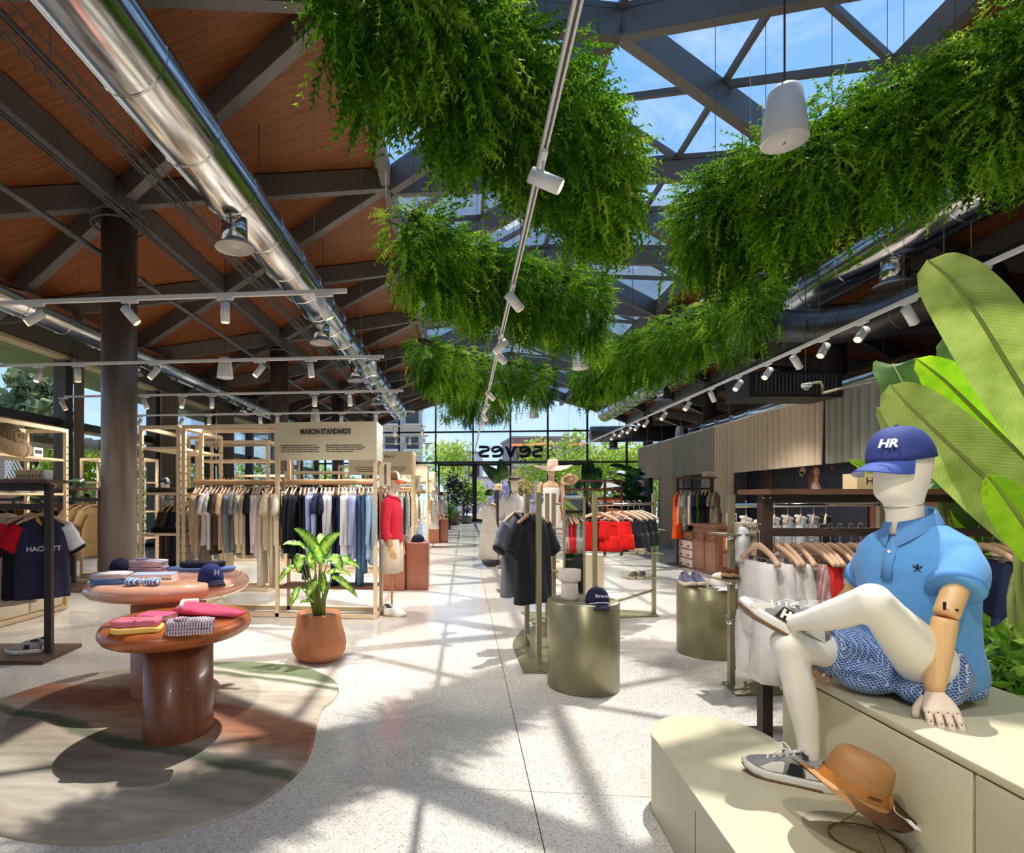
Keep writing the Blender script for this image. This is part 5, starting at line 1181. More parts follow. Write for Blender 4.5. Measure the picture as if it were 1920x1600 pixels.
def oval_table(label, lat, d, a, b, th, zt, h, foot, m_top, m_foot, tp=0.035):
    c = C(lat, d); t = thing('display_table', label, 'table', c)
    def ring(k, z, kk=None): return [C(lat + (b * k * cos(p)) * cos(th) + (a * k * sin(p)) * sin(th), d - (b * k * cos(p)) * sin(th) + (a * k * sin(p)) * cos(th), z) for p in [2 * pi * j / 64 for j in range(64)]]
    prof = [(0.80, zt - h), (0.90, zt - h * 0.97), (0.955, zt - h * 0.84), (0.988, zt - h * 0.65), (1.0, zt - h * 0.48), (0.99, zt - h * 0.30), (0.965, zt - h * 0.13), (0.93, zt - h * 0.03), (0.88, zt), (0.4, zt)]
    part('tabletop', MB().loft([ring(k, z) for k, z in prof]), m_top, t)
    fa, fb = foot
    def fr(k, z): return [C(lat + (fb * k * cos(p)) * cos(th) + (fa * k * sin(p)) * sin(th), d - (fb * k * cos(p)) * sin(th) + (fa * k * sin(p)) * cos(th), z) for p in [2 * pi * j / 48 for j in range(48)]]
    part('foot', MB().loft([fr(1, 0.010), fr(1.0, 0.02), fr(1, zt - h + 0.005)]), m_foot, t)
    return t
M_twood = mat('table_wood', (172, 90, 42), 0.3, var=0.28, vscale=3.2, stretch=(1.2, 7, 7), coat=0.3)
M_tfoot = mat('table_foot_wood', (120, 70, 46), 0.35, var=0.25, vscale=3.5, stretch=(8, 8, 0.5), coat=0.2)
M_peach = mat('peach_lacquer', (236, 172, 142), 0.10, spec=0.6, coat=0.8)
oval_table('glossy oval walnut table with a rounded edge on the rug, nearest the camera', -1.395, 3.61, 0.50, 0.396, radians(20), 0.72, 0.11, (0.23, 0.18), M_twood, M_tfoot)
oval_table('peach lacquered oval table standing behind the walnut one', -1.80, 4.47, 0.61, 0.58, radians(20), 0.86, 0.125, (0.30, 0.24), M_peach, mat('peach_foot', (186, 124, 98), 0.3))
ZW, ZPCH = 0.721, 0.861
def on(u, v, z): return FL(u, v, z)
def mat_stripe(name, c1=(200, 200, 200), c2=(90, 90, 90), sc=20, rot=0.0):
    if name in MATS: return MATS[name]
    m = mat(name, c1, 0.85); N = m.node_tree.nodes; L = m.node_tree.links; t = N.new('ShaderNodeTexCoord'); mp = N.new('ShaderNodeMapping'); mp.inputs['Rotation'].default_value = (0, 0, rot)
    wv = N.new('ShaderNodeTexWave'); wv.inputs['Scale'].default_value = sc; wv.inputs['Distortion'].default_value = 0.3; r = N.new('ShaderNodeValToRGB'); r.color_ramp.elements[0].position = 0.45; r.color_ramp.elements[1].position = 0.55
    r.color_ramp.elements[0].color = lin(c1); r.color_ramp.elements[1].color = lin(c2); L.new(t.outputs['Object'], mp.inputs[0]); L.new(mp.outputs[0], wv.inputs['Vector']); L.new(wv.outputs['Fac'], r.inputs[0]); L.new(r.outputs[0], N['Principled BSDF'].inputs['Base Color']); return m
M_strp = mat_stripe('striped_cotton', (226, 216, 222), (158, 116, 132), 22)
RZ1 = YAW + 0.22
# walnut table
p = on(258, 1184, ZW); folded('folded yellow garment on the walnut table, under the pink one', p, 0.26, 0.13, 0.030, RZ1, fabric((242, 200, 112)), 'folded clothes', name='folded_garment', layers=1)
folded('folded pink garment lying on the yellow one on the walnut table', p + Vector((-0.01, 0.01, 0.031)), 0.25, 0.125, 0.036, RZ1, fabric((214, 116, 134)), 'folded clothes', name='folded_garment', layers=1, band=fabric((206, 104, 124)))
p = on(357, 1186, ZW); folded('lower folded striped shirt on the walnut table', p, 0.24, 0.16, 0.030, RZ1, M_strp, 'shirt')
folded('upper folded striped shirt with a tied collar on the walnut table', p + Vector((0, 0.005, 0.031)), 0.24, 0.155, 0.036, RZ1, M_strp, 'shirt', collar=M_strp)
p = on(295, 1160, ZW); book('magenta paperback book lying at the back of the walnut table', p, 0.20, 0.15, 0.03, YAW - 0.15, fabric((206, 96, 132)))
# pink trousers, laid flat with the white lining showing
p = on(385, 1152, ZW); t = thing('folded_trousers', 'bright pink folded trousers with a white waistband on the walnut table', 'trousers', p, YAW - 0.2)
rings = []
for i, (x, hw, hh) in enumerate(((-0.17, .09, .055), (-0.14, .105, .066), (-0.04, .11, .058), (0.05, .105, .045), (0.13, .10, .033), (0.20, .09, .022), (0.235, .08, .016))):
    rings.append([Vector((x, hw * (abs(cos(a)) ** .6) * (1 if cos(a) >= 0 else -1), max(0.0, hh * (0.5 + 0.5 * sin(a)) * (1 + 0.10 * sin(5 * a + i))))) for a in [2 * pi * j / 20 for j in range(20)]])
part('cloth', MB().loft(rings), fabric((228, 88, 120), bump=0.5), t, local=True)
part('waistband', MB().tube([(-0.16 + 0.05 * abs(s), s * 0.10, 0.058 + 0.010 * (1 - abs(s))) for s in np.linspace(-1, 1, 9)], (0.022, 0.012), 8), fabric((232, 222, 214)), t, local=True)
# peach table
p = on(210, 1093, ZPCH); folded('lower folded blue shirt at the left of the peach table', p, 0.25, 0.17, 0.034, RZ1, fabric((96, 134, 190)), 'shirt')
folded('upper folded pale grey shirt at the left of the peach table', p + Vector((0, 0, 0.035)), 0.25, 0.17, 0.036, RZ1, fabric((196, 190, 194)), 'shirt')
p = on(279, 1070, ZPCH); folded('lower folded lilac-grey shirt in the stack at the back of the peach table', p, 0.28, 0.20, 0.034, RZ1 - .1, fabric((164, 152, 172)), 'shirt')
folded('upper folded lilac-grey shirt with its collar up on the peach table', p + Vector((0, 0, 0.035)), 0.27, 0.19, 0.05, RZ1 - .1, fabric((172, 158, 174)), 'shirt', collar=fabric((150, 146, 178)))
p = on(288, 1084, ZPCH); book('grey hardback book lying flat on the peach table', p, 0.30, 0.20, 0.034, YAW + 0.15, fabric((150, 158, 178)))
p = on(268, 1098, ZPCH); t = thing('bow_tie_scarf', 'small blue and white knotted scarf at the front of the peach table', 'scarf', p, YAW + .1)
for sx in (-1, 1):
    part('loop', MB().loft([[Vector((sx * x, w_ * cos(a), max(0.0, 0.026 + h * sin(a)))) for a in [2 * pi * j / 12 for j in range(12)]] for x, w_, h in ((0.004, .015, .012), (0.03, .035, .022), (0.075, .05, .03), (0.105, .045, .024), (0.112, .03, .01))]), mat_stripe('scarf_check', (214, 228, 244), (86, 120, 170), 14, 0.5), t, local=True)
part('knot', MB().ball((0, 0, 0.026), (0.018, 0.022, 0.022), 12, 8), fabric((190, 210, 236)), t, local=True)
p = on(378, 1070, ZPCH); folded('folded mid-blue trousers lying at the back of the peach table', p, 0.52, 0.22, 0.03, YAW - 0.05, fabric((88, 110, 160)), 'trousers', name='folded_trousers', layers=1)
folded('folded black trousers on top of the blue ones on the peach table', p + Vector((0.0, 0.02, 0.032)), 0.34, 0.18, 0.04, YAW - 0.1, fabric((34, 38, 52)), 'trousers', name='folded_trousers', layers=1)
M_navy = fabric((42, 52, 104), var=0.06); M_navyd = fabric((34, 38, 62), var=0.06)
p = on(395, 1088, ZPCH); t = cap_thing('navy cap with white monogram at the right of the peach table', p + Vector((0, 0, 0.004)), C(0.6, -0.8), M_navy, M_navyd, s=1.1)
part('emblem', place_text(text_mb('H', 0.05, 0.002, bold=0.002), p + Vector((-sa, ca, 0)) * -0.095 + Vector((ca, sa, 0)) * 0.075 + Vector((0, 0, 0.065)), Vector((ca, sa, 0)) + Vector((0.5, 0.6, 0)), (0.05, 0.2, 1)), mat('embroidery', (232, 232, 236), 0.7), t)
p = on(224, 1068, ZPCH); t = cap_thing('navy cap turned away at the back left of the peach table', p + Vector((0, 0, 0.004)), C(0.5, 1), M_navyd, M_navyd, s=0.85)

# ------------------------------------------------------------------ dark walnut rack with polo shirts at the left edge
LR = 5.40
def cam_box(mb, lat, d, z, s, mi=0): return mb.box(C(lat, d, z), s, YAW, mi=mi)
def L_(u, d=LR): return (u - CX) / F * d
def Z_(v, d=LR): return H + (CY - v) / F * d
r1 = thing('clothes_rack', 'dark walnut clothes rack with a wooden top at the left picture edge', 'clothes rack', C(L_(60), LR))
x1 = L_(92); x0 = x1 - 1.5
for x in (x1, x0): part('post', cam_box(MB(), x, LR, 0.80, (0.065, 0.05, 1.56)), M_darkwood, r1)
part('top_board', cam_box(MB(), (x0 + x1) / 2, LR, 1.606, (1.66, 0.34, 0.030)), M_walnut, r1)
part('apron', cam_box(MB(), (x0 + x1) / 2, LR, 1.555, (1.5, 0.05, 0.07)), M_darkwood, r1)
part('rail', cam_box(MB(), (x0 + x1) / 2, LR - 0.0, 1.375, (1.5, 0.022, 0.055)), M_darkwood, r1)
part('base_board', cam_box(MB(), (x0 + x1) / 2 + 0.04, LR + 0.02, 0.0175, (1.66, 0.62, 0.035)), mat('base_walnut', (84, 60, 48), 0.4, var=0.15, vscale=8, stretch=(1, 8, 8)), r1)
# sign boxes on its top
sb = thing('sign_box', 'small wooden box sign with a shirt-maker name on the left walnut rack top', 'sign', C(L_(72), LR - .05, 1.622))
part('box', cam_box(MB(), L_(66), LR - .03, 1.622 + .045, (0.25, 0.11, 0.088)), mat('kraft', (214, 176, 132), 0.6), sb)
part('lettering', place_text(text_mb('HACKETT', 0.036, 0.001, sx=1.25, spacing=1.15), C(L_(65), LR - .0865, 1.655), (ca, sa, 0), (0, 0, 1)), M_ink, sb)
part('underline', cam_box(MB(), L_(65), LR - .0865, 1.634, (0.05, 0.002, 0.002)), M_ink, sb)
part('emblem', place_text(text_mb('x', 0.03, 0.001), C(L_(65), LR - .0865, 1.692), (ca, sa, 0), (0, 0, 1)), M_ink, sb)
part('white_side', cam_box(MB(), L_(91), LR - .03, 1.622 + .045, (0.05, 0.11, 0.088)), M_white, sb)
sb = thing('sign_box', 'upright white box sign cut by the left picture edge', 'sign', C(L_(-8), LR - .05, 1.622))
part('box', cam_box(MB(), L_(-8), LR - .05, 1.622 + .10, (0.16, 0.10, 0.20)), M_white, sb)
part('lettering', place_text(text_mb('HACKETT', 0.04, 0.001, sx=1.0, bold=0.001), C(L_(1), LR - .102, 1.722), (0, 0, 1), (-ca, -sa, 0)), M_ink, sb)
# polo shirts
MZ = 1.405
def hang_facing(u, d, rz, kind, m, label, group, v=0, kw=None, cat='shirt', name='polo_shirt', z=MZ, clips=False, hl=None):
    p = C(L_(u, d), d, z); hanger(p, rz, hl or 'pale hanger holding the ' + label.replace(' on the left walnut rack', '') + ', left rack', 'hangers on the left walnut rack', clips)
    o = share(name, garment_mesh(kind, v, **(kw or {})), None, p, (0, 0, rz), m=m); tag(o, label, cat, group); return o, p
M_pnavy = fabric((52, 50, 74)); M_pdark = fabric((30, 30, 38)); M_red = fabric((204, 20, 40)); M_sand = fabric((206, 182, 158)); M_sand2 = fabric((196, 178, 168))
KT = dict(w=0.50, L=0.80, th=0.06, n=26)
for k_, (u, m, lb) in enumerate(((-28, M_sand, 'sand t-shirt at the far left on the left walnut rack'), (-5, M_sand, 'sand t-shirt second from the picture edge on the left walnut rack'), (12, M_sand2, 'beige-grey t-shirt beside the dark polo on the left walnut rack'))):
    hang_facing(u, LR, YAW + 0.95, 'tee', m, lb, 'shirts on the left walnut rack', 20, KT, name='t_shirt', cat='t-shirt')
def polo(p, rz, lbl, grp, mb_, ms, mh, mc, text=None, hl='pale wooden hanger', L=0.74):
    hanger(p, rz, hl, grp + ' hangers')
    t = thing('polo_shirt', lbl, 'shirt', p, rz, grp); n = 28
    zs = [(-0.125, .05, .03), (-0.14, .075, .034), (-0.165, .12, .036), (-.20, .18, .042), (-.27, .205, .055), (-.36, .215, .06), (-.5, .22, .065), (-.65, .225, .07), (-.10 - L, .23, .075), (-.14 - L, .23, .075)]
    part('body', MB().loft([srow(z, a, b, n, 2.0, min(0.2, .03 * i)) for i, (z, a, b) in enumerate(zs)]), mb_, t, local=True)
    for s in (-1, 1):
        m2 = MB(); sleeve(m2, (s * .17, 0, -.215), (s * .235, 0, -.32), (s * .29, -.01, -.44), .072, .074, 12)
        part('sleeve', m2, ms[0 if s < 0 else 1], t, local=True)
        part('sleeve_hem', MB().tube([(s * .282, -.01, -.425), (s * .300, -.01, -.452)], (.076, .045), 12, up=(1, 0, 0)), mh, t, local=True)
        part('collar', MB().loft([[Vector((s * x, y, z)) for y, z in q] for x, q in ((.012, ((-.060, -.19), (-.064, -.205))), (.035, ((-.052, -.135), (-.066, -.19))), (.055, ((-.035, -.115), (-.05, -.165))), (.062, ((0.0, -.10), (0.0, -.15))))], cap=False, closed=False), mc, t, local=True)
    part('placket', MB().box((0, -.056, -.25), (.03, .012, .13)), mh, t, local=True)
    if text: part('lettering', place_text(text_mb(text, .062, .001, bold=.0015), (0, -.085, -.42), (1, 0, 0), (0, 0, 1)), mat('embroidery'), t, local=True)
    return t
GP = 'shirts on the left walnut rack'; M_yel = fabric((226, 178, 62)); M_slw = fabric((226, 224, 226))
polo(C(L_(48), LR + .07, MZ), YAW + .80, 'dark polo with red sleeve and yellow collar, behind the lettered one, left rack', GP, M_pdark, (M_red, M_slw), M_pdark, M_yel, None, 'pale hanger holding the dark red-sleeved polo on the left rack')
polo(C(L_(71), LR + .07, MZ), YAW + .68, 'navy polo with red and white sleeves, yellow collar, white lettering, left rack', GP, M_pnavy, (M_red, M_slw), M_pdark, M_yel, 'HACKETT', 'pale hanger holding the lettered navy polo on the left rack')
# trainers on its base
M_shg = fabric((160, 156, 152)); M_shw = fabric((226, 222, 214)); M_shb = mat('black_rubber', (28, 28, 30), 0.5); M_gum = mat('gum_sole', (196, 160, 112), 0.6)
for k_, (u, v, a) in enumerate(((60, 1222, 2.75), (80, 1216, 2.75))):
    p = FL(u, v, 0.036); sneaker(('left grey trainer on the base of the left walnut rack', 'right grey trainer behind the other on the left walnut rack base')[k_], frame(p + Vector((0.1 * cos(.35), 0, 0)), C(-0.93, -0.36)), M_shg, M_shw, M_shw, M_shb)

# ------------------------------------------------------------------ pale wooden shelving: generic upright frame
def holes(mb_parent, p, zs, axis):
    mb = MB()
    for z in zs: mb.box((p[0], p[1], z), (0.006, 0.018, 0.022) if axis == 'x' else (0.018, 0.006, 0.022))
    part('slot_holes', mb, M_ink, mb_parent, kind='stuff')
PW = 0.045
def frame_unit(label, x0, x1, y0, y1, h, name='shelving_frame', bottom=True, hole_side=None):
    t = thing(name, label, 'shelf', ((x0 + x1) / 2, (y0 + y1) / 2, 0))
    for x in (x0, x1):
        for y in (y0, y1): part('post', MB().box((x, y, h / 2), (PW, PW, h)), M_palewood, t)
    for z in ([0.03, h - PW / 2] if bottom else [h - PW / 2]):
        for y in (y0, y1): part('crossbar', MB().box(((x0 + x1) / 2, y, z), (abs(x1 - x0) - PW, PW, PW)), M_palewood, t)
        for x in (x0, x1): part('crossbar', MB().box((x, (y0 + y1) / 2, z), (PW, abs(y1 - y0) - PW, PW)), M_palewood, t)
    for x, sg_ in ((x1, 1), (x0, 1)):
        for y in (y0, y1): holes(t, (x + sg_ * PW / 2, y), np.arange(0.5, h - 0.2, 0.09), 'x')
    return t
def shelf(t, x0, x1, y0, y1, z, th=0.028, nm='shelf_board'): return part(nm, MB().box(((x0 + x1) / 2, (y0 + y1) / 2, z), (abs(x1 - x0) - 0.01, abs(y1 - y0) - 0.01, th)), M_palewood, t)
# A: shelving with drawers against the left
ax1 = -5.20; ax0 = -5.75; ay0, ay1 = 5.95, 7.22
A_ = frame_unit('pale wooden shelving with a drawer base behind the left walnut rack', ax0, ax1, ay0, ay1, 2.36)
for z in (1.95, 1.505, 1.0): shelf(A_, ax0, ax1, ay0, ay1, z)
part('drawer_carcass', MB().box(((ax0 + ax1) / 2, (ay0 + ay1) / 2, 0.30), (0.50, 1.2, 0.52)), M_cream, A_)
for y in (ay0 + 0.33, ay1 - 0.33):
    dr = part('drawer', MB().rbox((ax1 - 0.02, y, 0.30), (0.03, 0.58, 0.46), 0.006), mat('drawer_front', (222, 212, 188), 0.5), A_)
t = thing('fur_brim_hat', 'straw hat with a thick furry brim on top of the shelving at the left edge', 'hat', P(10, 820, 6.3))
hp = P(8, 828, 6.3)
part('brim', MB().tube([hp + Matrix.Rotation(YAW, 3, 'Z') @ Matrix.Rotation(0.5, 3, 'Y') @ Vector((0.20 * cos(a), 0.20 * sin(a), 0)) for a in np.linspace(0, 2 * pi, 33)], 0.075, 14), mat('fur', (222, 188, 146), 0.95, var=0.2, vscale=40, bump=1.0, bscale=90), t)
part('crown', MB().lathe([(0.17, 0), (0.15, 0.08), (0.12, 0.15), (0.07, 0.19), (0.01, 0.20)], hp, 28, R=Matrix.Rotation(YAW, 3, 'Z') @ Matrix.Rotation(0.5, 3, 'Y')), mat_stripe('straw_rings', (186, 150, 104), (120, 92, 62), 18), t)
pb = PX(65, 830, -5.25); sb = thing('sign_box', 'small white box sign on the second shelf of the pale shelving at the left', 'sign', (pb.x, pb.y, 1.965))
part('box', MB().box((pb.x, pb.y, 1.965 + .055), (0.10, 0.16, 0.11), 0), M_white, sb)
part('lettering', place_text(text_mb('IKKS', 0.055, 0.001, bold=0.003), (pb.x + 0.052, pb.y, 2.02), (0, 1, 0), (0, 0, 1)), M_ink, sb)
for k_, (y, m, lb) in enumerate(((6.25, fabric((150, 140, 130)), 'grey'), (6.62, fabric((156, 182, 186)), 'pale blue'), (6.95, fabric((196, 192, 198)), 'pale lilac'))):
    for l in range(2): folded('%s folded t-shirt, %s of two on the shelf behind the left walnut rack' % (lb, ('lower', 'upper')[l]), Vector((-5.45, y, 1.52 + 0.045 * l)), 0.30, 0.24, 0.043, 0, m, 't-shirt', name='folded_t_shirt', layers=1)
t = thing('desk_shoe', 'dark shoe standing on the drawer base of the left shelving', 'shoe', (-5.42, 7.0, 0.575)); M_ = frame((-5.45, 7.0, 0.565), (1, -.3, 0))
part('upper', MB().loft(shoe_rings(M_)), M_shb, t); part('sole', MB().box(M_ @ Vector((0.14, 0, 0.012)), (0.28, 0.08, 0.024), -.29), M_shw, t)

# B: the long front row with hanging rails and the big cream sign
RY0, RY1 = 6.98, 7.46; BX = [-3.46, -2.27, -1.06]; ZR = 1.655
B_ = frame_unit('long pale wooden clothes rack frame with a rail, facing the aisle', BX[0], BX[2], RY0, RY1, 2.36, 'clothes_rack')
for y in (RY0, RY1): part('post', MB().box((BX[1], y, 1.18), (PW, PW, 2.36)), M_palewood, B_)
for a, b in ((BX[0], BX[1]), (BX[1], BX[2])): part('rail', MB().tube([(a + .02, (RY0 + RY1) / 2 - 0.02, ZR), (b - .02, (RY0 + RY1) / 2 - 0.02, ZR)], 0.035, 14), mat('rail_wood', (214, 172, 124), 0.45, var=.08), B_)
part('shelf_board', MB().box((-2.86, (RY0 + RY1) / 2 + 0.1, 0.33), (1.2, 0.25, 0.025)), M_palewood, B_)
part('plinth_board', MB().box((-1.66, (RY0 + RY1) / 2, 0.36), (1.18, 0.42, 0.03)), M_walnut, B_)
sgn = thing('shop_sign', 'big cream box sign with a black name and two text columns over the long rack', 'sign', (-1.66, RY0, 1.9))
zs0, zs1 = 1.912, 2.372
part('front_board', MB().box((-1.665, RY0 - 0.035, (zs0 + zs1) / 2), (1.255, 0.022, zs1 - zs0)), M_cream, sgn)
part('side_board', MB().box((-1.045, (RY0 + RY1) / 2 - 0.02, (zs0 + zs1) / 2), (0.018, 0.46, zs1 - zs0)), mat('side_board', (228, 230, 218), 0.15), sgn)
part('title', place_text(text_mb('MAISON STANDARDS', 0.088, 0.001, sx=0.72, bold=0.0035), (-1.66, RY0 - 0.048, 2.255), (1, 0, 0), (0, 0, 1)), M_ink, sgn)
T1 = 'Une élégance discrète, pensée pour durer. Un\nvestiaire essentiel, aux lignes nettes et aux matières\nchoisies avec exigence. Des coupes précises, une\npalette sobre, une esthétique sans artifice. Chaque'
T2 = 'pièce accompagne le quotidien avec justesse et\ncohérence. Une mode qui fait moins de bruit, mais\nplus de sens. Maison Standards, c’est la clarté du\nstyle : simple, honnête, responsable.'
for x, tx in ((-2.21, T1), (-1.655, T2)):
    part('text_block', place_text(text_mb(tx, 0.0236, 0.0008, 'LEFT', 0.98, bold=0.0004, line=1.05), (x, RY0 - 0.047, 2.055), (1, 0, 0), (0, 0, 1)), M_ink, sgn)
sv = thing('shop_sign', 'narrow upright cream sign with sideways lettering at the long rack end', 'sign', (-0.98, 7.2, 1.62))
part('board', MB().box((-0.965, 7.2, 1.75), (0.125, 0.018, 0.29)), M_cream, sv)
part('lettering', place_text(text_mb('MAISON STANDARDS', 0.034, 0.001, sx=0.74, bold=0.0012), (-0.965, 7.189, 1.75), (0, 0, 1), (-1, 0, 0)), M_ink, sv)
BE, CR, WH, BR, GY, BK, PK, OR = (184, 156, 122), (222, 206, 178), (228, 222, 216), (78, 64, 54), (148, 142, 138), (32, 32, 34), (216, 200, 196), (226, 190, 150)
pz = (RY0 + RY1) / 2 - 0.02
check = mat_stripe('grey_check', (170, 158, 142), (86, 78, 70), 30)
PL = dict(w=0.40, L=1.06)
itL = [('shirt', 'camel', BE), ('shirt', 'beige', (196, 172, 142)), ('pants', 'grey checked', check), ('tee', 'pale pink', PK), ('tee', 'white', WH), ('tee', 'dark brown', BR), ('tee', 'brown', (92, 78, 66)), ('tee', 'apricot', OR), ('pants', 'cream', CR),
       ('shirt', 'grey denim', (134, 142, 150)), ('tee', 'grey', GY), ('tee', 'mid-grey', (138, 134, 134)), ('shirt', 'cream', (226, 208, 176)), ('shirt', 'sand', (214, 196, 168)), ('tee', 'black', BK), ('shirt', 'rosy', (214, 196, 192)),
       ('shirt', 'pale rose', (222, 206, 204)), ('pants', 'off-white', (226, 218, 202)), ('tee', 'beige', (206, 186, 156)), ('tee', 'cream', (216, 200, 170)), ('pants', 'sand', (212, 200, 178)), ('tee', 'ecru', (218, 206, 184))]
on_rail((BX[0] + .05, pz, ZR + .035), (BX[1] - .04, pz, ZR + .035), itL, 'the long rack left half', pi / 2 + 0.12, 'clothes on the left half of the long rack', 'wooden hanger')
LI, NV, JE, LB = (154, 164, 206), (36, 42, 66), (84, 116, 148), (160, 184, 206)
itR = [('shirt', 'black', (26, 28, 36)), ('shirt', 'blue-black', (30, 34, 46)), ('shirt', 'black', (24, 26, 32)), ('pants', 'black', (26, 26, 32)), ('pants', 'dark navy', (34, 36, 48)), ('shirt', 'lilac-blue', LI), ('shirt', 'lavender', (164, 172, 210)), ('tee', 'navy', NV), ('tee', 'dark navy', (32, 36, 54)),
       ('shirt', 'pale grey', (196, 194, 196)), ('shirt', 'light grey', (188, 188, 192)), ('pants', 'navy', NV), ('pants', 'ink-blue', (44, 50, 78)), ('shirt', 'white', (222, 222, 226)), ('shirt', 'off-white', (212, 212, 216)), ('shirt', 'lilac', (158, 164, 200)), ('shirt', 'pale lilac', (170, 176, 208)), ('pants', 'mid-blue denim', JE), ('pants', 'blue denim', (74, 108, 140)), ('shirt', 'light denim', LB), ('shirt', 'washed denim', (150, 172, 192))]
on_rail((BX[1] + .06, pz, ZR + .035), (BX[2] - .05, pz, ZR + .035), itR, 'the long rack right half', pi / 2 + 0.12, 'clothes on the right half of the long rack', 'wooden hanger')

# C: shelving left of it, running back
cx0, cx1 = -4.02, -3.53; cy0, cy1 = 6.98, 8.25
C_ = frame_unit('pale open shelving with jeans, between the column and the long rack', cx0, cx1, cy0, cy1, 2.36)
for z in (2.08, 1.51, 1.0): shelf(C_, cx0, cx1, cy0, cy1, z)
for k_, (y, cn, m) in enumerate(((7.15, 'dark olive', (70, 62, 50)), (7.5, 'black', (36, 34, 34)), (7.9, 'brown', (96, 80, 62)))):
    folded('%s folded trousers on the middle shelf of the open shelving' % cn, Vector(((cx0 + cx1) / 2, y, 1.525)), 0.42, 0.26, 0.06, 0, fabric(m), 'trousers', name='folded_trousers')
folded('black folded trousers on the low shelf of the open shelving', Vector(((cx0 + cx1) / 2, 7.25, 1.015)), 0.44, 0.30, 0.07, 0, fabric((26, 26, 28)), 'trousers', name='folded_trousers')
for z, its in ((1.47, ((-3.80, 7.10, 'tee', (60, 56, 52), 'charcoal'), (-3.66, 7.2, 'tee', (34, 38, 60), 'navy'), (-3.60, 7.12, 'shirt', (170, 156, 158), 'rosy grey'))),):
    pass
part('rail', MB().tube([(cx0 + .03, 7.5, 1.44), (cx1 - .03, 7.5, 1.44)], .012, 8), M_metal, C_)
on_rail((cx0 + .04, 7.5, 1.45), (cx1 - .04, 7.5, 1.45), [('tee', 'charcoal', (62, 58, 54)), ('tee', 'dark brown', (80, 70, 60)), ('tee', 'black', (34, 34, 36)), ('tee', 'navy', (38, 42, 66)), ('tee', 'rosy grey', (170, 156, 158)), ('tee', 'mauve', (160, 148, 154))], 'the open shelving rail', pi / 2 + .1, 'clothes inside the open shelving', 'wooden hanger')
part('drawer_box', MB().box(((cx0 + cx1) / 2, 7.7, 0.30), (0.44, 0.9, 0.52)), M_cream, C_)
# D: frames standing further back
D_ = frame_unit('pale empty shelving frame behind the long rack', -4.2, -3.05, 8.9, 9.45, 2.36)
for z in (2.05, 1.62): shelf(D_, -4.2, -3.05, 8.9, 9.45, z)
E_ = frame_unit('pale shelving frame behind the column', -7.1, -5.9, 10.3, 10.8, 2.2)
for z in (1.75, 1.2, 0.7): shelf(E_, -7.1, -5.9, 10.3, 10.8, z)
for nm_, (x0, x1, y0, y1) in (('pale shelving frame before the curtained windows', (-5.3, -4.1, 13.2, 13.7)), ('pale shelving frame seen under the big cream sign', (-3.6, -2.4, 11.6, 12.1)), ('pale shelving frame far behind under the sign', (-3.3, -2.1, 15.9, 16.4))):
    t = frame_unit(nm_, x0, x1, y0, y1, 2.0)
    for z in (1.6, 1.15, 0.7): shelf(t, x0, x1, y0, y1, z)
# handbags seen under the sign
for k_, (x, y, m, lb) in enumerate(((-2.75, 11.7, (96, 42, 38), 'dark red handbag on the far shelving under the big sign'), (-3.2, 11.7, (40, 36, 36), 'black handbag on the far shelving under the big sign'))):
    t = thing('handbag', lb, 'bag', (x, y, 1.616)); part('body', MB().rbox((x, y, 1.616 + .09), (.24, .12, .18), .03), fabric(m), t)
    part('handle', MB().tube([(x - .07, y, 1.79), (x - .06, y, 1.87), (x, y, 1.90), (x + .06, y, 1.87), (x + .07, y, 1.79)], .008, 6), fabric(m), t)
# the walnut rack by the windows: orange-wood hangers with trousers, and tan t-shirts
wr = thing('clothes_rack', 'dark walnut rack by the windows with orange wooden hangers and trousers', 'clothes rack', (-7.2, 9.3, 0))
for x in (-8.0, -6.55): part('post', MB().box((x, 9.3, 0.80), (.06, .05, 1.58)), M_darkwood, wr)
part('top_board', MB().box((-7.27, 9.3, 1.60), (1.7, .36, .03)), M_walnut, wr); part('rail', MB().box((-7.27, 9.3, 1.43), (1.45, .02, .05)), M_darkwood, wr); part('base_board', MB().box((-7.27, 9.3, .018), (1.7, .6, .036)), M_walnut, wr)
M_hor = mat('orange_hanger_wood', (214, 124, 52), 0.4)
on_rail((-7.9, 9.3, 1.455), (-6.62, 9.3, 1.455), [('pants', n_, c_) for n_, c_ in (('tan', (134, 92, 58)), ('black', (30, 28, 28)), ('brown', (112, 78, 52)), ('black', (34, 32, 32)), ('tobacco', (126, 84, 50)), ('umber', (104, 74, 50)), ('caramel', (150, 104, 64)), ('dark brown', (84, 62, 46)), ('khaki', (128, 104, 72)), ('slate', (56, 62, 74)), ('charcoal', (54, 56, 62)), ('graphite', (48, 52, 60)))], 'the walnut rack by the windows', pi / 2 - .25, 'trousers on the walnut window rack', 'orange wooden hanger', hm=M_hor)
wr2 = thing('clothes_rack', 'second dark walnut rack by the windows with tan t-shirts beside the near column', 'clothes rack', (-5.95, 8.9, 0))
for x in (-6.4, -5.72): part('post', MB().box((x, 8.75, 0.80), (.06, .05, 1.58)), M_darkwood, wr2)
part('top_board', MB().box((-6.05, 8.75, 1.60), (.86, .34, .03)), M_walnut, wr2); part('rail', MB().box((-6.06, 8.75, 1.43), (.68, .02, .05)), M_darkwood, wr2); part('base_board', MB().box((-6.05, 8.75, .018), (.9, .6, .036)), M_walnut, wr2)
on_rail((-6.2, 8.75, 1.455), (-5.76, 8.75, 1.455), [('tee', 'tan', (150, 116, 78)), ('tee', 'camel', (164, 128, 88)), ('tee', 'light tan', (170, 138, 98))], 'the walnut rack beside the near column', pi / 2 - .35, 't-shirts beside the near column', 'pale hanger')
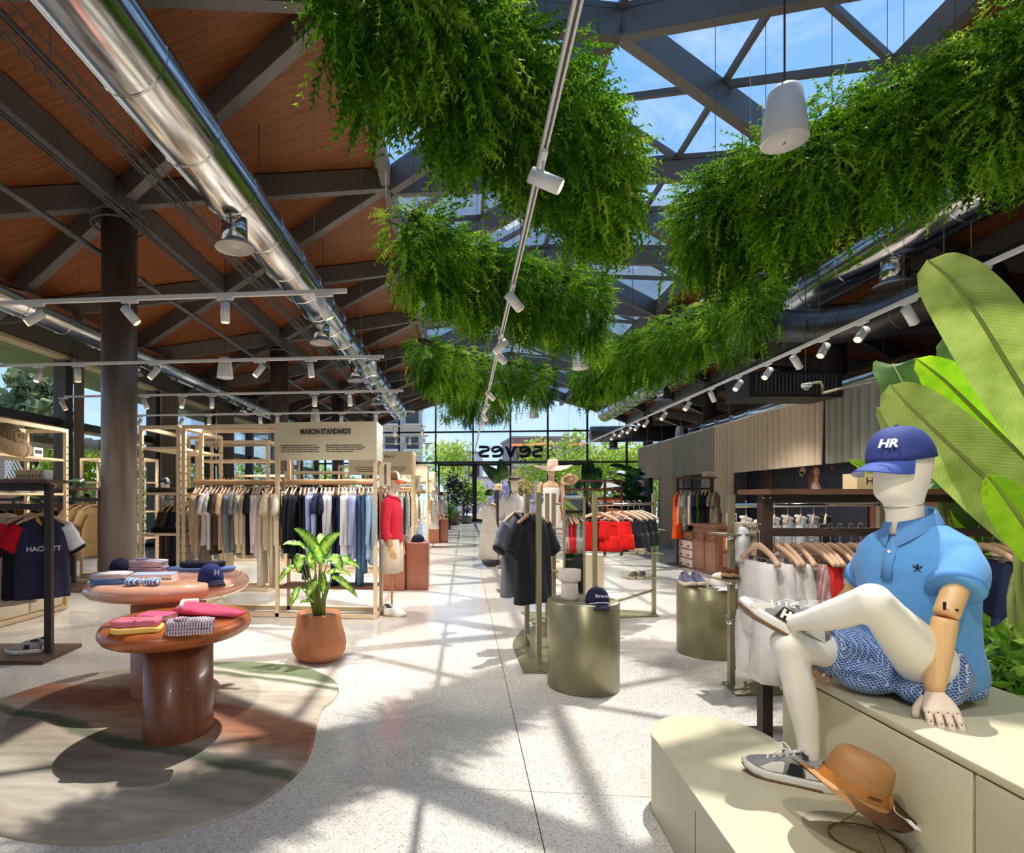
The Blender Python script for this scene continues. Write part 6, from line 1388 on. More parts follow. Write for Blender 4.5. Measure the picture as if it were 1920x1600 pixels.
for k_, x in enumerate((-7.6, -6.9)):
    sb = thing('sign_box', 'small wooden box sign on the window rack top, %s one' % ('left', 'right')[k_], 'sign', (x, 9.2, 1.616)); part('box', MB().box((x, 9.2, 1.616 + .04), (.34, .12, .08)), mat('kraft'), sb)
    part('lettering', place_text(text_mb('HACKETT', .045, .001), (x, 9.137, 1.655), (1, 0, 0), (0, 0, 1)), mat('faded_ink', (150, 100, 60), .7), sb)
t = thing('leafy_plant', 'dark big-leaved plant between the left shelving and the windows', 'plant', (-7.6, 10.2, 0)); pcen = Vector((-7.6, 10.2, 0))
part('pot', MB().lathe([(0, 0), (.2, 0), (.24, .4), (.22, .4), (0, .38)], pcen, 20), mat('plant_pot_dark'), t)
for k_ in range(16):
    a = k_ * 2.4; r_ = .35 + .25 * ((k_ * 7) % 5) / 5; z0 = 1.0 + .055 * k_
    tip = pcen + Vector((r_ * cos(a) * 1.7, r_ * sin(a), z0 - .08)); mid = pcen + Vector((r_ * .8 * cos(a) * 1.7, r_ * .8 * sin(a), z0 + .06)); bs = pcen + Vector((.25 * r_ * cos(a), .25 * r_ * sin(a), z0 - .05))
    o = leaf_part(t, [bs, mid, tip], .12, (0, -.3, 1), M_dark, 0.006, 5, nu=4)
part('stem', MB().tube([pcen + Vector((0, 0, .35)), pcen + Vector((.03, 0, 1.0)), pcen + Vector((0, 0, 1.85))], [.025, .02, .01], 8), M_bark, t)
# curtains along the left windows
M_curt = mat('taupe_curtain', (128, 116, 104), 0.9, var=0.08, vscale=3)
def curtain_mb(a, b, z0, z1, amp=0.05, wl=0.16, n=None, th=0.012, seed=0):
    a, b = Vector(a), Vector(b); L = (b - a).length; d = (b - a) / L; nn = Vector((-d.y, d.x, 0)); n = n or int(L / wl * 12); rings = []
    def row(z, k, off):
        out_ = []
        for i in range(n + 1):
            s = L * i / n; ph = 2 * pi * s / wl + 0.9 * sin(s * 2.3 + seed) + k * 0.5 * sin(s * 5 + seed)
            am = amp * (0.75 + 0.35 * sin(s * 3.1 + seed)); out_.append(a + d * (s + 0.012 * sin(ph * .5)) + nn * (am * 2 * abs(sin(ph / 2)) ** .75 - am + off) + Vector((0, 0, z - a.z)))
        return out_
    zs = np.linspace(z1, z0, 6)
    top = [row(z, i / 5, 0) for i, z in enumerate(zs)]; bk = [row(z, i / 5, th) for i, z in enumerate(zs)]
    mb = MB(); mb.loft(top, cap=False, closed=False); mb.loft(bk[::-1], cap=False, closed=False); mb.loft([top[-1], bk[-1]], cap=False, closed=False); mb.loft([bk[0], top[0]], cap=False, closed=False); return mb
for y0, y1, lb in ((16.6, 17.7, 'taupe curtain gathered at the left windows, nearer one'), (20.6, 22.2, 'taupe curtain gathered at the left windows, farther one'), (12.7, 13.1, 'narrow taupe curtain at the left window behind the near column')):
    solo('curtain', curtain_mb((XL + .35, y0, 0), (XL + .35, y1, 0), 0.02, 4.7, .06, .17), M_curt, lb, 'curtain')

# ------------------------------------------------------------------ red-shirted mannequin, terracotta plinths and the rows beyond
q = FL(735, 1152); mq = mannequin('mannequin in a coral-red shirt, beige shorts and trucker cap at the long rack end', q, (1, -.15, 0), 'shirt', fabric((206, 44, 66), var=.06), fabric((222, 206, 186)), 0.98, 0.985)
hp = q + Vector((0, 0, (0.98 + .46 + .045 + .225) * .985)); cap_parts(frame(hp, (1, -.15, -.08)), mq, fabric((112, 76, 50)), fabric((196, 92, 56)), panel=fabric((222, 222, 224)), s=1.08)
for k_, (dx, dy) in enumerate(((-.02, .05), (.02, -.09))):
    sneaker(('white trainer at the far side of the red-shirted mannequin stand', 'white trainer at the near side of the red-shirted mannequin stand')[k_], frame(q + Vector((dx - .1, dy, 0.014 if False else 0.0)), (1, -.25, 0)), fabric((226, 224, 216)), fabric((214, 206, 190)), fabric((232, 230, 226)), fabric((216, 214, 204)), 'white trainers')
M_terr = mat('terracotta_lacquer', (150, 90, 68), 0.22, spec=0.5, var=.05)
def plinth(label, u0, u1, vt, vb, depth=0.45, m=None):
    a = FL(u0, vb); b = FL(u1, vb); d = (H * F) / (vb - CY); z = H + (CY - vt) / F * d; c = (a + b) / 2
    ww = (u1 - u0) / F * d
    return solo('display_plinth', MB().rbox(Vector((c.x, c.y + depth / 2, z / 2)), (ww, depth, z), 0.018, 3), m or M_terr, label, 'plinth'), Vector((c.x, c.y + depth / 2, z)), ww
o_, c1, w1 = plinth('tall terracotta plinth behind the red-shirted mannequin', 716, 759, 1006, 1108)
o_, c2, w2 = plinth('lower terracotta plinth with a dark cap on it, beside the aisle', 761, 803, 1018, 1107)
o_, c3, w3 = plinth('far terracotta plinth under the white-dress mannequin', 803, 823, 966, 1019)
o_, c4, w4 = plinth('far terracotta plinth with a curved edge by the aisle', 824, 840, 973, 1018)
cap_thing('dark pink-brimmed cap on the lower terracotta plinth', c2 + Vector((0.0, -.05, 0.003)), (1, -.3, 0), M_navyd, fabric((206, 140, 160)), s=1.15)
folded('folded white garment on the tall terracotta plinth', c1 + Vector((-.02, -.05, 0.001)), .28, .24, .05, .1, fabric((226, 222, 218)), 'folded clothes', name='folded_garment')
folded('folded teal garment on the white one on the tall terracotta plinth', c1 + Vector((-.02, -.05, 0.054)), .27, .23, .05, .1, fabric((64, 132, 122)), 'folded clothes', name='folded_garment')
folded('folded white garment at the back of the lower terracotta plinth', c2 + Vector((0.0, .12, 0.001)), .24, .16, .04, .1, fabric((222, 214, 204)), 'folded clothes', name='folded_garment')
def back_row(y, label, name_txt, items, vert):
    t = frame_unit(label, -3.4, -1.0, y, y + .48, 2.36, 'clothes_rack'); part('rail', MB().tube([(-3.37, y + .22, 1.655), (-1.03, y + .22, 1.655)], .03, 10), mat('rail_wood'), t)
    s = thing('shop_sign', 'cream sign with %s over %s' % (vert, label.replace('pale wooden clothes rack ', 'the rack ')), 'sign', (-1.63, y, 1.9))
    part('front_board', MB().box((-1.63, y - .03, 2.14), (1.255, .022, .46)), M_cream, s)
    if name_txt: part('title', place_text(text_mb(name_txt, .11, .001), (PY(722, 857, y - .044).x, y - .044, 2.27), (1, 0, 0), (0, 0, 1)), M_ink, s)
    for x in (-2.15, -1.6):
        for k in range(3): part('text_line', MB().box((x + .25, y - .044, 2.06 - .04 * k), (.46 - .1 * (k == 2), .002, .009)), M_ink, s)
    part('side_sign', MB().box((-.93, y + .2, 1.75), (.12, .018, .29)), M_cream, s)
    if name_txt: part('side_lettering', place_text(text_mb(name_txt, .05, .001), (-.93, y + .188, 1.75), (0, 0, 1), (-1, 0, 0)), mat('faded_ink'), s)
    on_rail((-2.6, y + .22, 1.685), (-1.08, y + .22, 1.685), items, label.replace('pale wooden clothes rack ', 'the rack '), pi / 2 + .1, 'clothes on ' + label.replace('pale wooden clothes rack ', 'the rack '), 'wooden hanger')
flo = mat('floral_dark', (30, 34, 44), .8, rgb2=(196, 200, 196), vscale=60)
back_row(11.4, 'pale wooden clothes rack behind the red shirt', 'Hartford', [('shirt', n, c) for n, c in (('grey', (150, 146, 146)), ('navy', (34, 48, 92)), ('white', (216, 214, 214)), ('blue', (40, 66, 128)), ('black', (34, 36, 46)), ('sand', (206, 190, 168)), ('navy', (36, 50, 96)), ('royal blue', (44, 72, 140)), ('dark blue', (34, 42, 74)), ('black', (28, 30, 40)), ('ink', (36, 40, 54)), ('pale pink', (214, 202, 208)), ('white', (222, 220, 224)))] + [('shirt', 'floral', flo), ('shirt', 'dark floral', flo)], 'a serif name')
back_row(15.8, 'pale wooden clothes rack in the third row', '', [('shirt', n, c) for n, c in (('cream', (216, 202, 180)), ('brown', (120, 84, 66)), ('white', (224, 220, 214)), ('taupe', (150, 134, 118)), ('white', (222, 216, 210)), ('rust', (140, 60, 50)), ('cream', (214, 200, 176)), ('black', (38, 36, 38)), ('sand', (200, 180, 152)), ('white', (226, 222, 216)))], 'faint text')
back_row(20.2, 'pale wooden clothes rack in the fourth row', '', [('shirt', n, c) for n, c in (('dark red', (130, 40, 44)), ('cream', (214, 200, 176)), ('white', (224, 220, 214)), ('grey', (150, 146, 142)), ('sand', (204, 184, 156)))], 'plain cream face')
q = FL(812, 1026); mannequin('mannequin in a long white dress by the far terracotta plinths', q, (1, -.3, 0), 'dress', fabric((230, 226, 220), var=.04), None, 1.02, 0.96)
q = FL(826, 1010); mm_ = mannequin('mannequin in a beige shirt and brown hat behind the white dress', q, (1, -.3, 0), 'shirt', fabric((206, 188, 170)), None, 1.0, 0.93)
straw_hat('', q + Vector((0, 0, 1.575)), (1, -.3, 0), fabric((126, 84, 62)), fabric((92, 58, 42)), parent=mm_, rb=.19)
q = FL(833, 1003); mannequin('grey-clad mannequin farthest down the aisle on the left', q, (1, -.3, 0), 'shirt', fabric((186, 182, 180)), None, 1.0, 0.93)
q = C(L_(309, 13.0), 13.0); mq = mannequin('pale mannequin in a grey shirt and cap in front of the left windows', q, (1, -.2, 0), 'shirt', fabric((110, 108, 106)), fabric((84, 82, 80)), 1.02, 1.03)
cap_parts(frame(q + Vector((0, 0, 1.75 * 1.03)), (1, -.2, 0)), mq, fabric((54, 56, 60)), fabric((44, 46, 52)), panel=fabric((170, 168, 166)), s=1.1)
# potted trees at the far doors
def potted_tree(label, u, v, hgt, r, m, n, size, potm, pr=.3, ph=.6, bush=1.0):
    q = FL(u, v); q.z = 0; t = thing('potted_tree', label, 'plant', q)
    part('pot', MB().lathe([(0, 0), (pr * .75, 0), (pr, ph), (pr * .9, ph), (pr * .85, ph - .06), (0, ph - .06)], q, 24), potm, t)
    part('trunk', MB().tube([q + Vector((0, 0, ph - .08)), q + Vector((.03, 0, hgt * .7))], [.03, .015], 8), M_bark, t)
    leaf_cloud('foliage', q + Vector((0, 0, ph + (hgt - ph) * .55)), (r, r, (hgt - ph) * .55), n, size, m, t, .5, seed=int(u)); return t
potted_tree('dark purplish rubber plant in a brown pot by the far left door', 851, 984, 2.9, .5, M_violet, 260, .28, mat('pot_brown', (112, 90, 72), .7), .42, .75)
potted_tree('slim dark shrub in a green-grey pot by the far middle door', 875, 982, 2.6, .38, M_dark, 500, .16, mat('pot_green', (112, 122, 108), .7), .36, .45)
potted_tree('bright low leafy plant at the foot of the rubber plant', 838, 992, 1.25, .5, M_bush, 500, .16, mat('plant_pot_dark'), .25, .4)
# ------------------------------------------------------------------ olive metal pedestals and racks in the middle
M_olive = mat('olive_metal', (138, 134, 104), 0.34, 0.55, var=0.05, vscale=3)
M_olive2 = mat('olive_post', (160, 154, 122), 0.32, 0.5)
M_chrome = mat('chrome', (214, 212, 208), 0.12, 1.0)
def pedestal(label, lat, d, r, h):
    c = C(lat, d); solo('pedestal', MB().lathe([(r - .012, 0), (r, .006), (r, h - .008), (r - .008, h), (0.01, h)], c, 64), M_olive, label, 'pedestal'); return c + Vector((0, 0, h + .001))
pA = pedestal('olive metal drum pedestal with a cap and stone stool on it, nearest', L_(1093, 4.53), 4.53, .268, .668)
pB = pedestal('olive metal drum pedestal with slippers and a white cap on it, on the right', L_(1329, 5.5), 5.5, .277, .645)
M_stone = mat('rosy_stone', (206, 194, 184), 0.7, var=.05, vscale=30)
q = C(L_(1068, 4.52), 4.52, .669); t = thing('stone_stool', 'rosy stone display form with a wide bowl top on the nearest pedestal', 'display form', q)
part('foot', MB().lathe([(.066, 0), (.067, .03), (.062, .10), (.060, .15)], q, 32), M_stone, t)
part('bowl', MB().lathe([(.058, .135), (.082, .15), (.084, .165), (.084, .228), (.080, .236), (.07, .236), (.068, .226), (0.0, .222)], q, 36), M_stone, t)
q = C(L_(1120, 4.40), 4.40, .672); t = cap_thing('navy cap with white cord and script on the nearest olive pedestal', q, C(-.12, -1), M_navyd, M_navyd, s=1.08)
part('cord', MB().tube([q + Matrix.Rotation(YAW, 3, 'Z') @ Vector((.088 * 1.0 * sin(a), -.107 * cos(a), .014 - .02 * sin(a) ** 2)) for a in np.linspace(-1.1, 1.1, 13)], .004, 6), M_slw, t)
part('lettering', place_text(text_mb('Rivieras', .034, .002, shear=.3), q + Vector((-sa, ca, 0)) * -.104 + Vector((0, 0, .062)), (ca, sa, 0), (-sa * .5, ca * .5, .85)), mat('embroidery'), t)
for k_, u in enumerate((1292, 1313)):
    q = C(L_(u, 5.42), 5.42, .647); t = sneaker('%s blue-grey felt slipper on the right olive pedestal' % ('left', 'right')[k_], frame(q + C(0, .14), C(-.12, -1)), fabric((98, 100, 122)), fabric((200, 186, 166)), fabric((98, 100, 122)), fabric((110, 112, 132)), 'felt slippers', s=.95)
q = C(L_(1350, 5.38), 5.38, .650); t = cap_thing('white cap with a black-edged brim on the right olive pedestal', q, C(-.35, -1), fabric((226, 214, 206)), fabric((224, 222, 222)), under=M_navyd, s=1.15)
def rack_post(t, lat, d, h=1.49, w_=.042): return part('post', cam_box(MB(), lat, d, h / 2 + .01, (w_, w_, h)), M_olive2, t)
def small_shelf(t, lat, d, z, w_=.30, dp_=.16): return part('shelf_plate', cam_box(MB(), lat, d, z, (w_, dp_, .014)), M_olive2, t)
# rack A, seen end on, with two polos
rA = thing('olive_rack', 'olive metal rack with a half-round base holding the black polo', 'clothes rack', C(1.14, 5.3))
rack_post(rA, 1.109, 4.9); rack_post(rA, 1.18, 5.72)
part('rail', MB().tube([C(1.109, 4.9, 1.405), C(1.18, 5.72, 1.405)], .014, 10), M_chrome, rA)
pts = [FL(u, v, 0) for u, v in ((981, 1264), (961, 1213), (963, 1203), (978, 1184), (1000, 1176), (1030, 1172), (1062, 1176), (1062, 1264))]
part('base_plate', MB().prism([(p.x, p.y) for p in pts][::-1], 0.001, .012), M_olive, rA)
part('foot_rail', MB().tube([C(1.112, 4.93, .13), C(1.18, 5.70, .13)], .012, 8), M_olive2, rA)
part('curved_rail', MB().tube(spline([C(1.18, 5.72, .20), C(1.26, 6.0, .20), C(1.46, 6.15, .20), C(1.65, 6.0, .20)], 6), .010, 8), M_olive2, rA)
for d, z in ((5.72, 1.06), (5.72, .78), (5.72, .55)): small_shelf(rA, 1.02, d, z, .26)
M_knitb = fabric((40, 40, 46)); M_knitc = fabric((58, 58, 66)); M_knitg = fabric((112, 116, 126))  # collar tone raised to stand in for shading against the black body
polo(C(L_(970, 5.5), 5.5, 1.425), YAW + .75, 'grey polo with dark collar, second on the olive rack in the middle', 'polos on the olive rack', M_knitg, (M_knitg, M_knitg), M_knitb, M_knitb, None, 'pale hanger holding the grey polo on the olive rack')
polo(C(1.108, 5.12, 1.425), YAW + .68, 'black short-sleeved polo hanging at the front of the olive rack', 'polos on the olive rack', M_knitb, (M_knitb, M_knitb), M_knitb, M_knitc, None, 'pale hanger holding the black polo on the olive rack')
# rack A2 behind and the free-standing mirror
rA2 = thing('olive_rack', 'olive metal rack just behind the black polo, beside the mirror', 'clothes rack', C(1.75, 6.9))
rack_post(rA2, L_(1026, 6.7), 6.7, 1.50); rack_post(rA2, L_(1038, 7.0), 7.0, 1.50); rack_post(rA2, L_(1094, 7.6), 7.6, 1.46)
part('rail', MB().tube([C(L_(1038, 7.0), 7.0, 1.38), C(L_(1094, 7.6), 7.6, 1.38)], .014, 8), M_chrome, rA2)
part('base_plate', cam_box(MB(), L_(1050, 7.1), 7.1, .008, (.8, .7, .014)), M_olive, rA2)
for z in (1.1, .85, .6): small_shelf(rA2, L_(1030, 6.9), 6.85, z, .34, .2)
mr = thing('mirror', 'narrow upright mirror in an olive frame behind the nearest pedestal', 'mirror', C(L_(1076, 6.0), 6.0))
for u in (1057.5, 1095): part('frame', cam_box(MB(), L_(u, 6.0), 6.0, .73, (.018, .03, 1.46)), M_olive2, mr)
for z in (.15, 1.45): part('frame', cam_box(MB(), L_(1076, 6.0), 6.0, z, (.22, .03, .02)), M_olive2, mr)
part('mirror_glass', cam_box(MB(), L_(1076, 6.0), 5.995, .80, (.20, .006, 1.28)), mat('mirror_glass', (225, 226, 226), 0.02, 1.0), mr)
part('base_plate', cam_box(MB(), L_(1076, 6.0), 6.0, .008, (.34, .34, .014)), M_olive, mr)
solo('display_plinth', cam_box(MB(), L_(1112, 8.0), 8.0, .345, (.19, .3, .69)), M_cream, 'cream upright plinth between the mirror and the red shorts', 'plinth')
# rack B with red and dark shorts
rB = thing('olive_rack', 'olive metal rack with red and dark shorts in the middle right', 'clothes rack', C(2.6, 6.8))
b0, b1 = (L_(1115, 6.1), 6.1), (L_(1226, 7.3), 7.3)
rack_post(rB, *b0); rack_post(rB, *b1, 1.5)
part('rail', MB().tube([C(*b0, 1.385), C(*b1, 1.385)], .016, 10), M_chrome, rB)
part('low_bar', MB().tube([C(*b0, .31), C(*b1, .31)], .016, 8), M_olive2, rB)
pts = [FL(u, v, 0) for u, v in ((1162, 1160), (1236, 1157), (1226, 1148), (1162, 1146), (1110, 1170), (1100, 1196), (1130, 1196))]
part('base_plate', MB().prism([(p.x, p.y) for p in pts], 0.001, .016), M_olive, rB)
for u, z in ((1210, 1.065), (1207, .775), (1203, .475)): small_shelf(rB, L_(u, 7.2), 7.2, z, .42, .20)
M_reds = fabric((226, 34, 30)); M_shd = fabric((40, 44, 54))
for k_, (f, m, lb) in enumerate(((.05, M_reds, 'bright red shorts at the near end of the olive rack'), (.26, M_reds, 'bright red shorts with a white button, second on the olive rack'), (.42, M_shd, 'navy shorts just behind the red ones on the olive rack'), (.52, fabric((48, 56, 56)), 'dark green-grey shorts on the olive rack'), (.62, M_shd, 'dark navy shorts, second from the far end of the olive rack'), (.72, fabric((40, 42, 44)), 'black shorts with a red waistband at the far end of the olive rack'))):
    p = C(b0[0] + (b1[0] - b0[0]) * f, b0[1] + (b1[1] - b0[1]) * f, 1.40); rr = YAW - .42
    hanger(p, rr, 'pale clip hanger holding the ' + lb.split(' on the')[0].split(' at the')[0].split(',')[0], 'hangers on the shorts rack', True)
    o = share('shorts', garment_mesh('shorts', 40 + k_ % 2, w=.40, L=.30, n=22), None, p, (0, 0, rr), m=m); tag(o, lb, 'shorts', 'shorts on the olive rack')
for k_, (u, z, m, lb) in enumerate(((1208, 1.073, fabric((190, 28, 40)), 'red low shoe on the top plate of the shorts rack'), (1205, .783, fabric((216, 192, 170)), 'beige shoe on the middle plate of the shorts rack'), (1203, .483, fabric((110, 96, 82)), 'brown sandal on the low plate of the shorts rack'))):
    for s in (0, 1):
        M_ = frame(C(L_(u, 7.2) - .05 + .10 * s, 7.26, z), C(-.6, -.8)); t = thing('low_shoe', lb.replace(' on', ', %s of the pair, on' % ('left', 'right')[s], 1), 'shoe', M_.translation)
        part('upper', MB().loft(shoe_rings(M_, s=.82, hi=.75)), m, t); part('sole', MB().loft([[M_ @ (Vector((x, y, zz)) * .82) for x, y in ((.285, 0), (.25, .04), (.15, .043), (.03, .038), (-.01, 0), (.03, -.038), (.15, -.043), (.25, -.04))] for zz in (0, .03)]), fabric((226, 216, 200)), t)
# rack C with the script box
rC = thing('olive_rack', 'olive metal rack with script box sign behind the raised trainer', 'clothes rack', C(L_(1371, 4.53), 4.53))
rack_post(rC, L_(1371, 4.53), 4.53, 1.47, .040); rack_post(rC, L_(1650, 5.3), 5.3, 1.47, .040)
part('rail', MB().tube([C(L_(1371, 4.53), 4.53, 1.395), C(L_(1650, 5.3), 5.3, 1.395)], .016, 10), M_chrome, rC)
pts = [FL(u, v, 0) for u, v in ((1353, 1282), (1380, 1306), (1480, 1304), (1500, 1280), (1440, 1272))]
part('base_plate', MB().prism([(p.x, p.y) for p in pts][::-1], .001, .014), M_olive, rC)
for z in (1.175, .83, .52):
    small_shelf(rC, L_(1395, 4.53), 4.53, z, .42 if z > .6 else .16, .24); part('connector', MB().lathe([(.032, -.022), (.036, -.012), (.036, .012), (.032, .022)], C(L_(1371, 4.53), 4.53, z - .02), 16), M_chrome, rC)
part('low_bar', MB().tube([C(L_(1376, 4.53), 4.53, .14), C(L_(1480, 4.8), 4.8, .14)], .012, 8), M_olive2, rC)
sb = thing('sign_box', 'cream box sign with black script on the olive rack plate', 'sign', C(L_(1404, 4.5), 4.5, 1.183))
part('box', cam_box(MB(), L_(1404, 4.5), 4.5, 1.183 + .042, (.22, .09, .083)), M_cream, sb)
part('lettering', place_text(text_mb('Rivieras', .060, .001, shear=.35), C(L_(1413, 4.45), 4.453, 1.224), (ca, sa, 0), (0, 0, 1)), M_ink, sb)
for k_, u in enumerate((1392, 1404)): sneaker('%s brown leather boat shoe on the lower olive plate' % ('left', 'right')[k_], frame(C(L_(u, 4.53), 4.62, .838), C(-.75, -.65)), fabric((120, 68, 44)), fabric((196, 160, 120)), fabric((140, 84, 56)), fabric((106, 58, 38)), 'boat shoes', s=.8)
on_rail(C(L_(1385, 4.6), 4.6, 1.41), C(L_(1560, 5.1), 5.1, 1.41), [('tee', 'white', WH), ('dress', 'cream', (236, 226, 200)), ('tee', 'off-white', (222, 216, 208)), ('tee', 'pale grey', (200, 196, 194)), ('tee', 'white', (226, 224, 224)), ('tee', 'grey striped', mat_stripe('grey_stripe', (196, 192, 188), (120, 118, 118), 30)), ('tee', 'black', BK)], 'the script-box olive rack', 1.1, 'tops on the script-box rack', 'pale hanger')
# ------------------------------------------------------------------ hats and mannequins in the middle distance
M_straw = mat('straw', (214, 178, 136), 0.8, var=.12, vscale=60, bump=.6, bscale=120)
q = C(L_(965, 11), 11); mq = mannequin('mannequin in an open white shirt and straw trilby by the aisle', q, C(-.25, -1), 'shirt', fabric((228, 224, 220), var=.05), fabric((220, 212, 204)), 1.02, 1.0)
straw_hat('', q + Vector((0, 0, 1.79)), C(.9, -.2), fabric((226, 216, 200)), fabric((90, 62, 44)), parent=mq, rb=.15, rc=.082, hc=.10)
pq = C(L_(1033, 11), 11); solo('display_plinth', MB().lathe([(.36, 0), (.36, .27), (.01, .27)], pq, 40), M_cream, 'round cream plinth under the sun-hat mannequin', 'plinth')
mq = mannequin('mannequin in a strapless white dress and wide pink sun hat', pq + Vector((0, 0, .272)), C(-.1, -1), 'dress', fabric((230, 224, 218), var=.05), None, 1.02, 1.0, arms='skin', m_skin=mat('mannequin_tan', (206, 168, 138), .5))
straw_hat('', pq + Vector((.03, 0, .27 + 1.77)), C(1, -.2), fabric((230, 196, 176)), fabric((220, 180, 160)), up=(-.22, -.15, 1), parent=mq, rb=.32, rc=.09, hc=.15, wav=.04)
wk = thing('clothes_rack', 'dark slim rack with white dresses and a straw hat by the aisle', 'clothes rack', C(L_(932, 12.6), 12.6))
for dx in (0, .9): part('post', cam_box(MB(), L_(933, 12.6) + dx * .1, 12.6 + dx, .81, (.05, .05, 1.62)), M_darkwood, wk)
part('rail', MB().tube([C(L_(933, 12.6), 12.6, 1.42), C(L_(933, 12.6) + .09, 13.5, 1.42)], .014, 8), M_darkwood, wk); part('base_board', cam_box(MB(), L_(931, 12.6), 13.0, .02, (.40, 1.1, .04)), M_darkwood, wk)
for k_, (dx, dd, c) in enumerate(((-.14, .05, (228, 222, 212)), (-.10, .3, (222, 214, 204)), (-.02, .55, (226, 220, 212)))):
    p = C(L_(933, 12.6) + dx, 12.6 + dd, 1.43); hanger(p, YAW, 'pale hanger holding the %s white dress on the slim dark rack' % ORD[k_], 'hangers on the slim rack')
    o = share('dress', garment_mesh('dress', 50 + k_, w=.48, L=1.15), None, p, (0, 0, YAW), m=fabric(c)); tag(o, 'long white dress, %s on the slim dark rack by the aisle' % ORD[k_], 'dress', 'dresses on the slim rack')
straw_hat('straw hat with a pale band on the slim dark rack post', C(L_(933, 12.6), 12.6, 1.621), C(.3, -1), M_straw, fabric((226, 220, 210)), up=(.25, -.1, 1), rb=.19, rc=.095, hc=.14)
straw_hat('straw hat turned underside-out on the brown steel frame', C(L_(1069, 13), 13.0, 1.87), C(1, 0), M_straw, fabric((60, 44, 36)), up=(0, .75, .65), rb=.17, rc=.09, hc=.13)
bf = thing('clothes_rack', 'brown steel frame rack beyond the white dress on the right of the aisle', 'clothes rack', C(L_(1110, 15), 15))
M_rust = mat('rust_steel', (96, 48, 40), 0.5)
for u in (1058, 1134, 1165): part('post', cam_box(MB(), L_(u, 15), 15, .95, (.06, .06, 1.9)), M_rust, bf)
for z in (1.90, 1.68, 1.45): part('crossbar', cam_box(MB(), L_(1111, 15), 15, z, (1.48, .05, .05)), M_rust, bf)
on_rail(C(L_(1062, 15), 15, 1.49), C(L_(1130, 15), 15, 1.49), [('shirt', n, c) for n, c in (('black', (40, 38, 38)), ('white', (220, 214, 208)), ('brown', (110, 76, 58)), ('black', (36, 34, 36)), ('cream', (220, 208, 190)), ('dark', (60, 52, 48)))], 'the brown steel frame rack', pi / 2, 'clothes on the brown steel frame', 'pale hanger')
# people-high leafy plants in the background
def strel(label, u, d, leaves, h0=.9, m=M_dark):
    c = C(L_(u, d), d); t = thing('potted_plant', label, 'plant', c)
    part('pot', MB().lathe([(0, 0), (.2, 0), (.26, .5), (.23, .5), (0, .47)], c, 20), mat('pot_brown'), t)
    for (u1, v1, u2, v2, hw) in leaves:
        a, b = P(u1, v1, d), P(u2, v2, d); part('leaf_stalk', MB().tube(spline([c + Vector((0, 0, .45)), c.lerp(a, .5) + Vector((0, 0, .6)), a], 4), .012, 6), M_stem, t)
        leaf_part(t, [a, a.lerp(b, .5) + Vector((0, -.04, .03)), b], hw, Vector((.2, -1, .3)), m, .008, 5, nu=4)
    return t
strel('bird-of-paradise plant with two dark blades left of the white-shirted mannequin', 940, 14, ((938, 905, 903, 873, .16), (943, 900, 938, 860, .15), (960, 915, 958, 892, .10), (925, 925, 908, 928, .09)))
strel('tall bird-of-paradise plant by the far right door', 1105, 20, ((1100, 905, 1095, 865, .2), (1112, 900, 1126, 878, .22), (1108, 915, 1130, 905, .2), (1090, 915, 1075, 905, .2), (1104, 905, 1108, 862, .2)))
c = C(L_(1180, 16.5), 16.5); t = thing('potted_plant', 'dark fiddle-leaf plant beside the first fitting-room curtain', 'plant', c)
part('pot', MB().lathe([(0, 0), (.22, 0), (.28, .5), (.25, .5), (0, .47)], c, 20), mat('plant_pot_dark'), t); part('stem', MB().tube([c + Vector((0, 0, .4)), c + Vector((.05, 0, 1.9))], [.03, .015], 8), M_bark, t)
for k_ in range(26):
    a = k_ * 2.4; z0 = .85 + .055 * k_; r_ = .32 + .1 * (k_ % 3); tip = c + Vector((r_ * 1.5 * cos(a), r_ * 1.5 * sin(a), z0 + .12)); leaf_part(t, [c + Vector((.05, 0, z0 - .05)), c + Vector((r_ * .8 * cos(a), r_ * .8 * sin(a), z0 + .12)), tip], .15, (.2, -.6, .8), M_dark, 0, 4, nu=3)
# ------------------------------------------------------------------ curtained fitting rooms on the right
XCU = 6.0
def cy(u): return PX(u, 900, XCU).y
def cz(u, v): return PX(u, v, XCU).z
ZC = 3.16
M_c1 = mat('curtain_beige', (190, 170, 144), .9, var=.05, vscale=3); M_c2 = mat('curtain_grey', (140, 136, 120), .9, var=.05, vscale=3); M_c3 = mat('curtain_taupe', (156, 140, 118), .9, var=.05, vscale=3)
def fit_curtain(label, u0, u1, zb, m, x=XCU, seed=0, zt=ZC):
    return solo('curtain', curtain_mb((x, cy(u1), 0), (x, cy(u0), 0), zb, zt, .07, .19, seed=seed), m, label, 'curtain')
zb1 = cz(1225, 896); zb2 = cz(1300, 891); zb3 = 2.02; zb4 = 2.02
fit_curtain('taupe curtain strip at the far corner of the fitting rooms', 1201, 1209, .02, M_c3, seed=1)
fit_curtain('taupe valance over the far fitting-room opening', 1209, 1240, zb1, M_c3, seed=2)
fit_curtain('long taupe curtain right of the far fitting-room opening', 1240, 1266, .02, M_c3, seed=3)
fit_curtain('grey-green curtain left of the second fitting-room opening', 1269, 1281, .02, M_c2, seed=4)
fit_curtain('grey-green valance over the second fitting-room opening', 1281, 1319, zb2, M_c2, seed=5)
fit_curtain('long grey curtain right of the second fitting-room opening', 1319, 1344, .02, M_c2, seed=6)
fit_curtain('long beige curtain at the left of the wide opening', 1345, 1376, .02, M_c1, seed=7)
fit_curtain('wide beige valance above the poster wall', 1376, 1546, zb3, M_c1, seed=8)
fit_curtain('wide grey valance behind the blue cap', 1550, 1750, zb4, M_c2, seed=9)
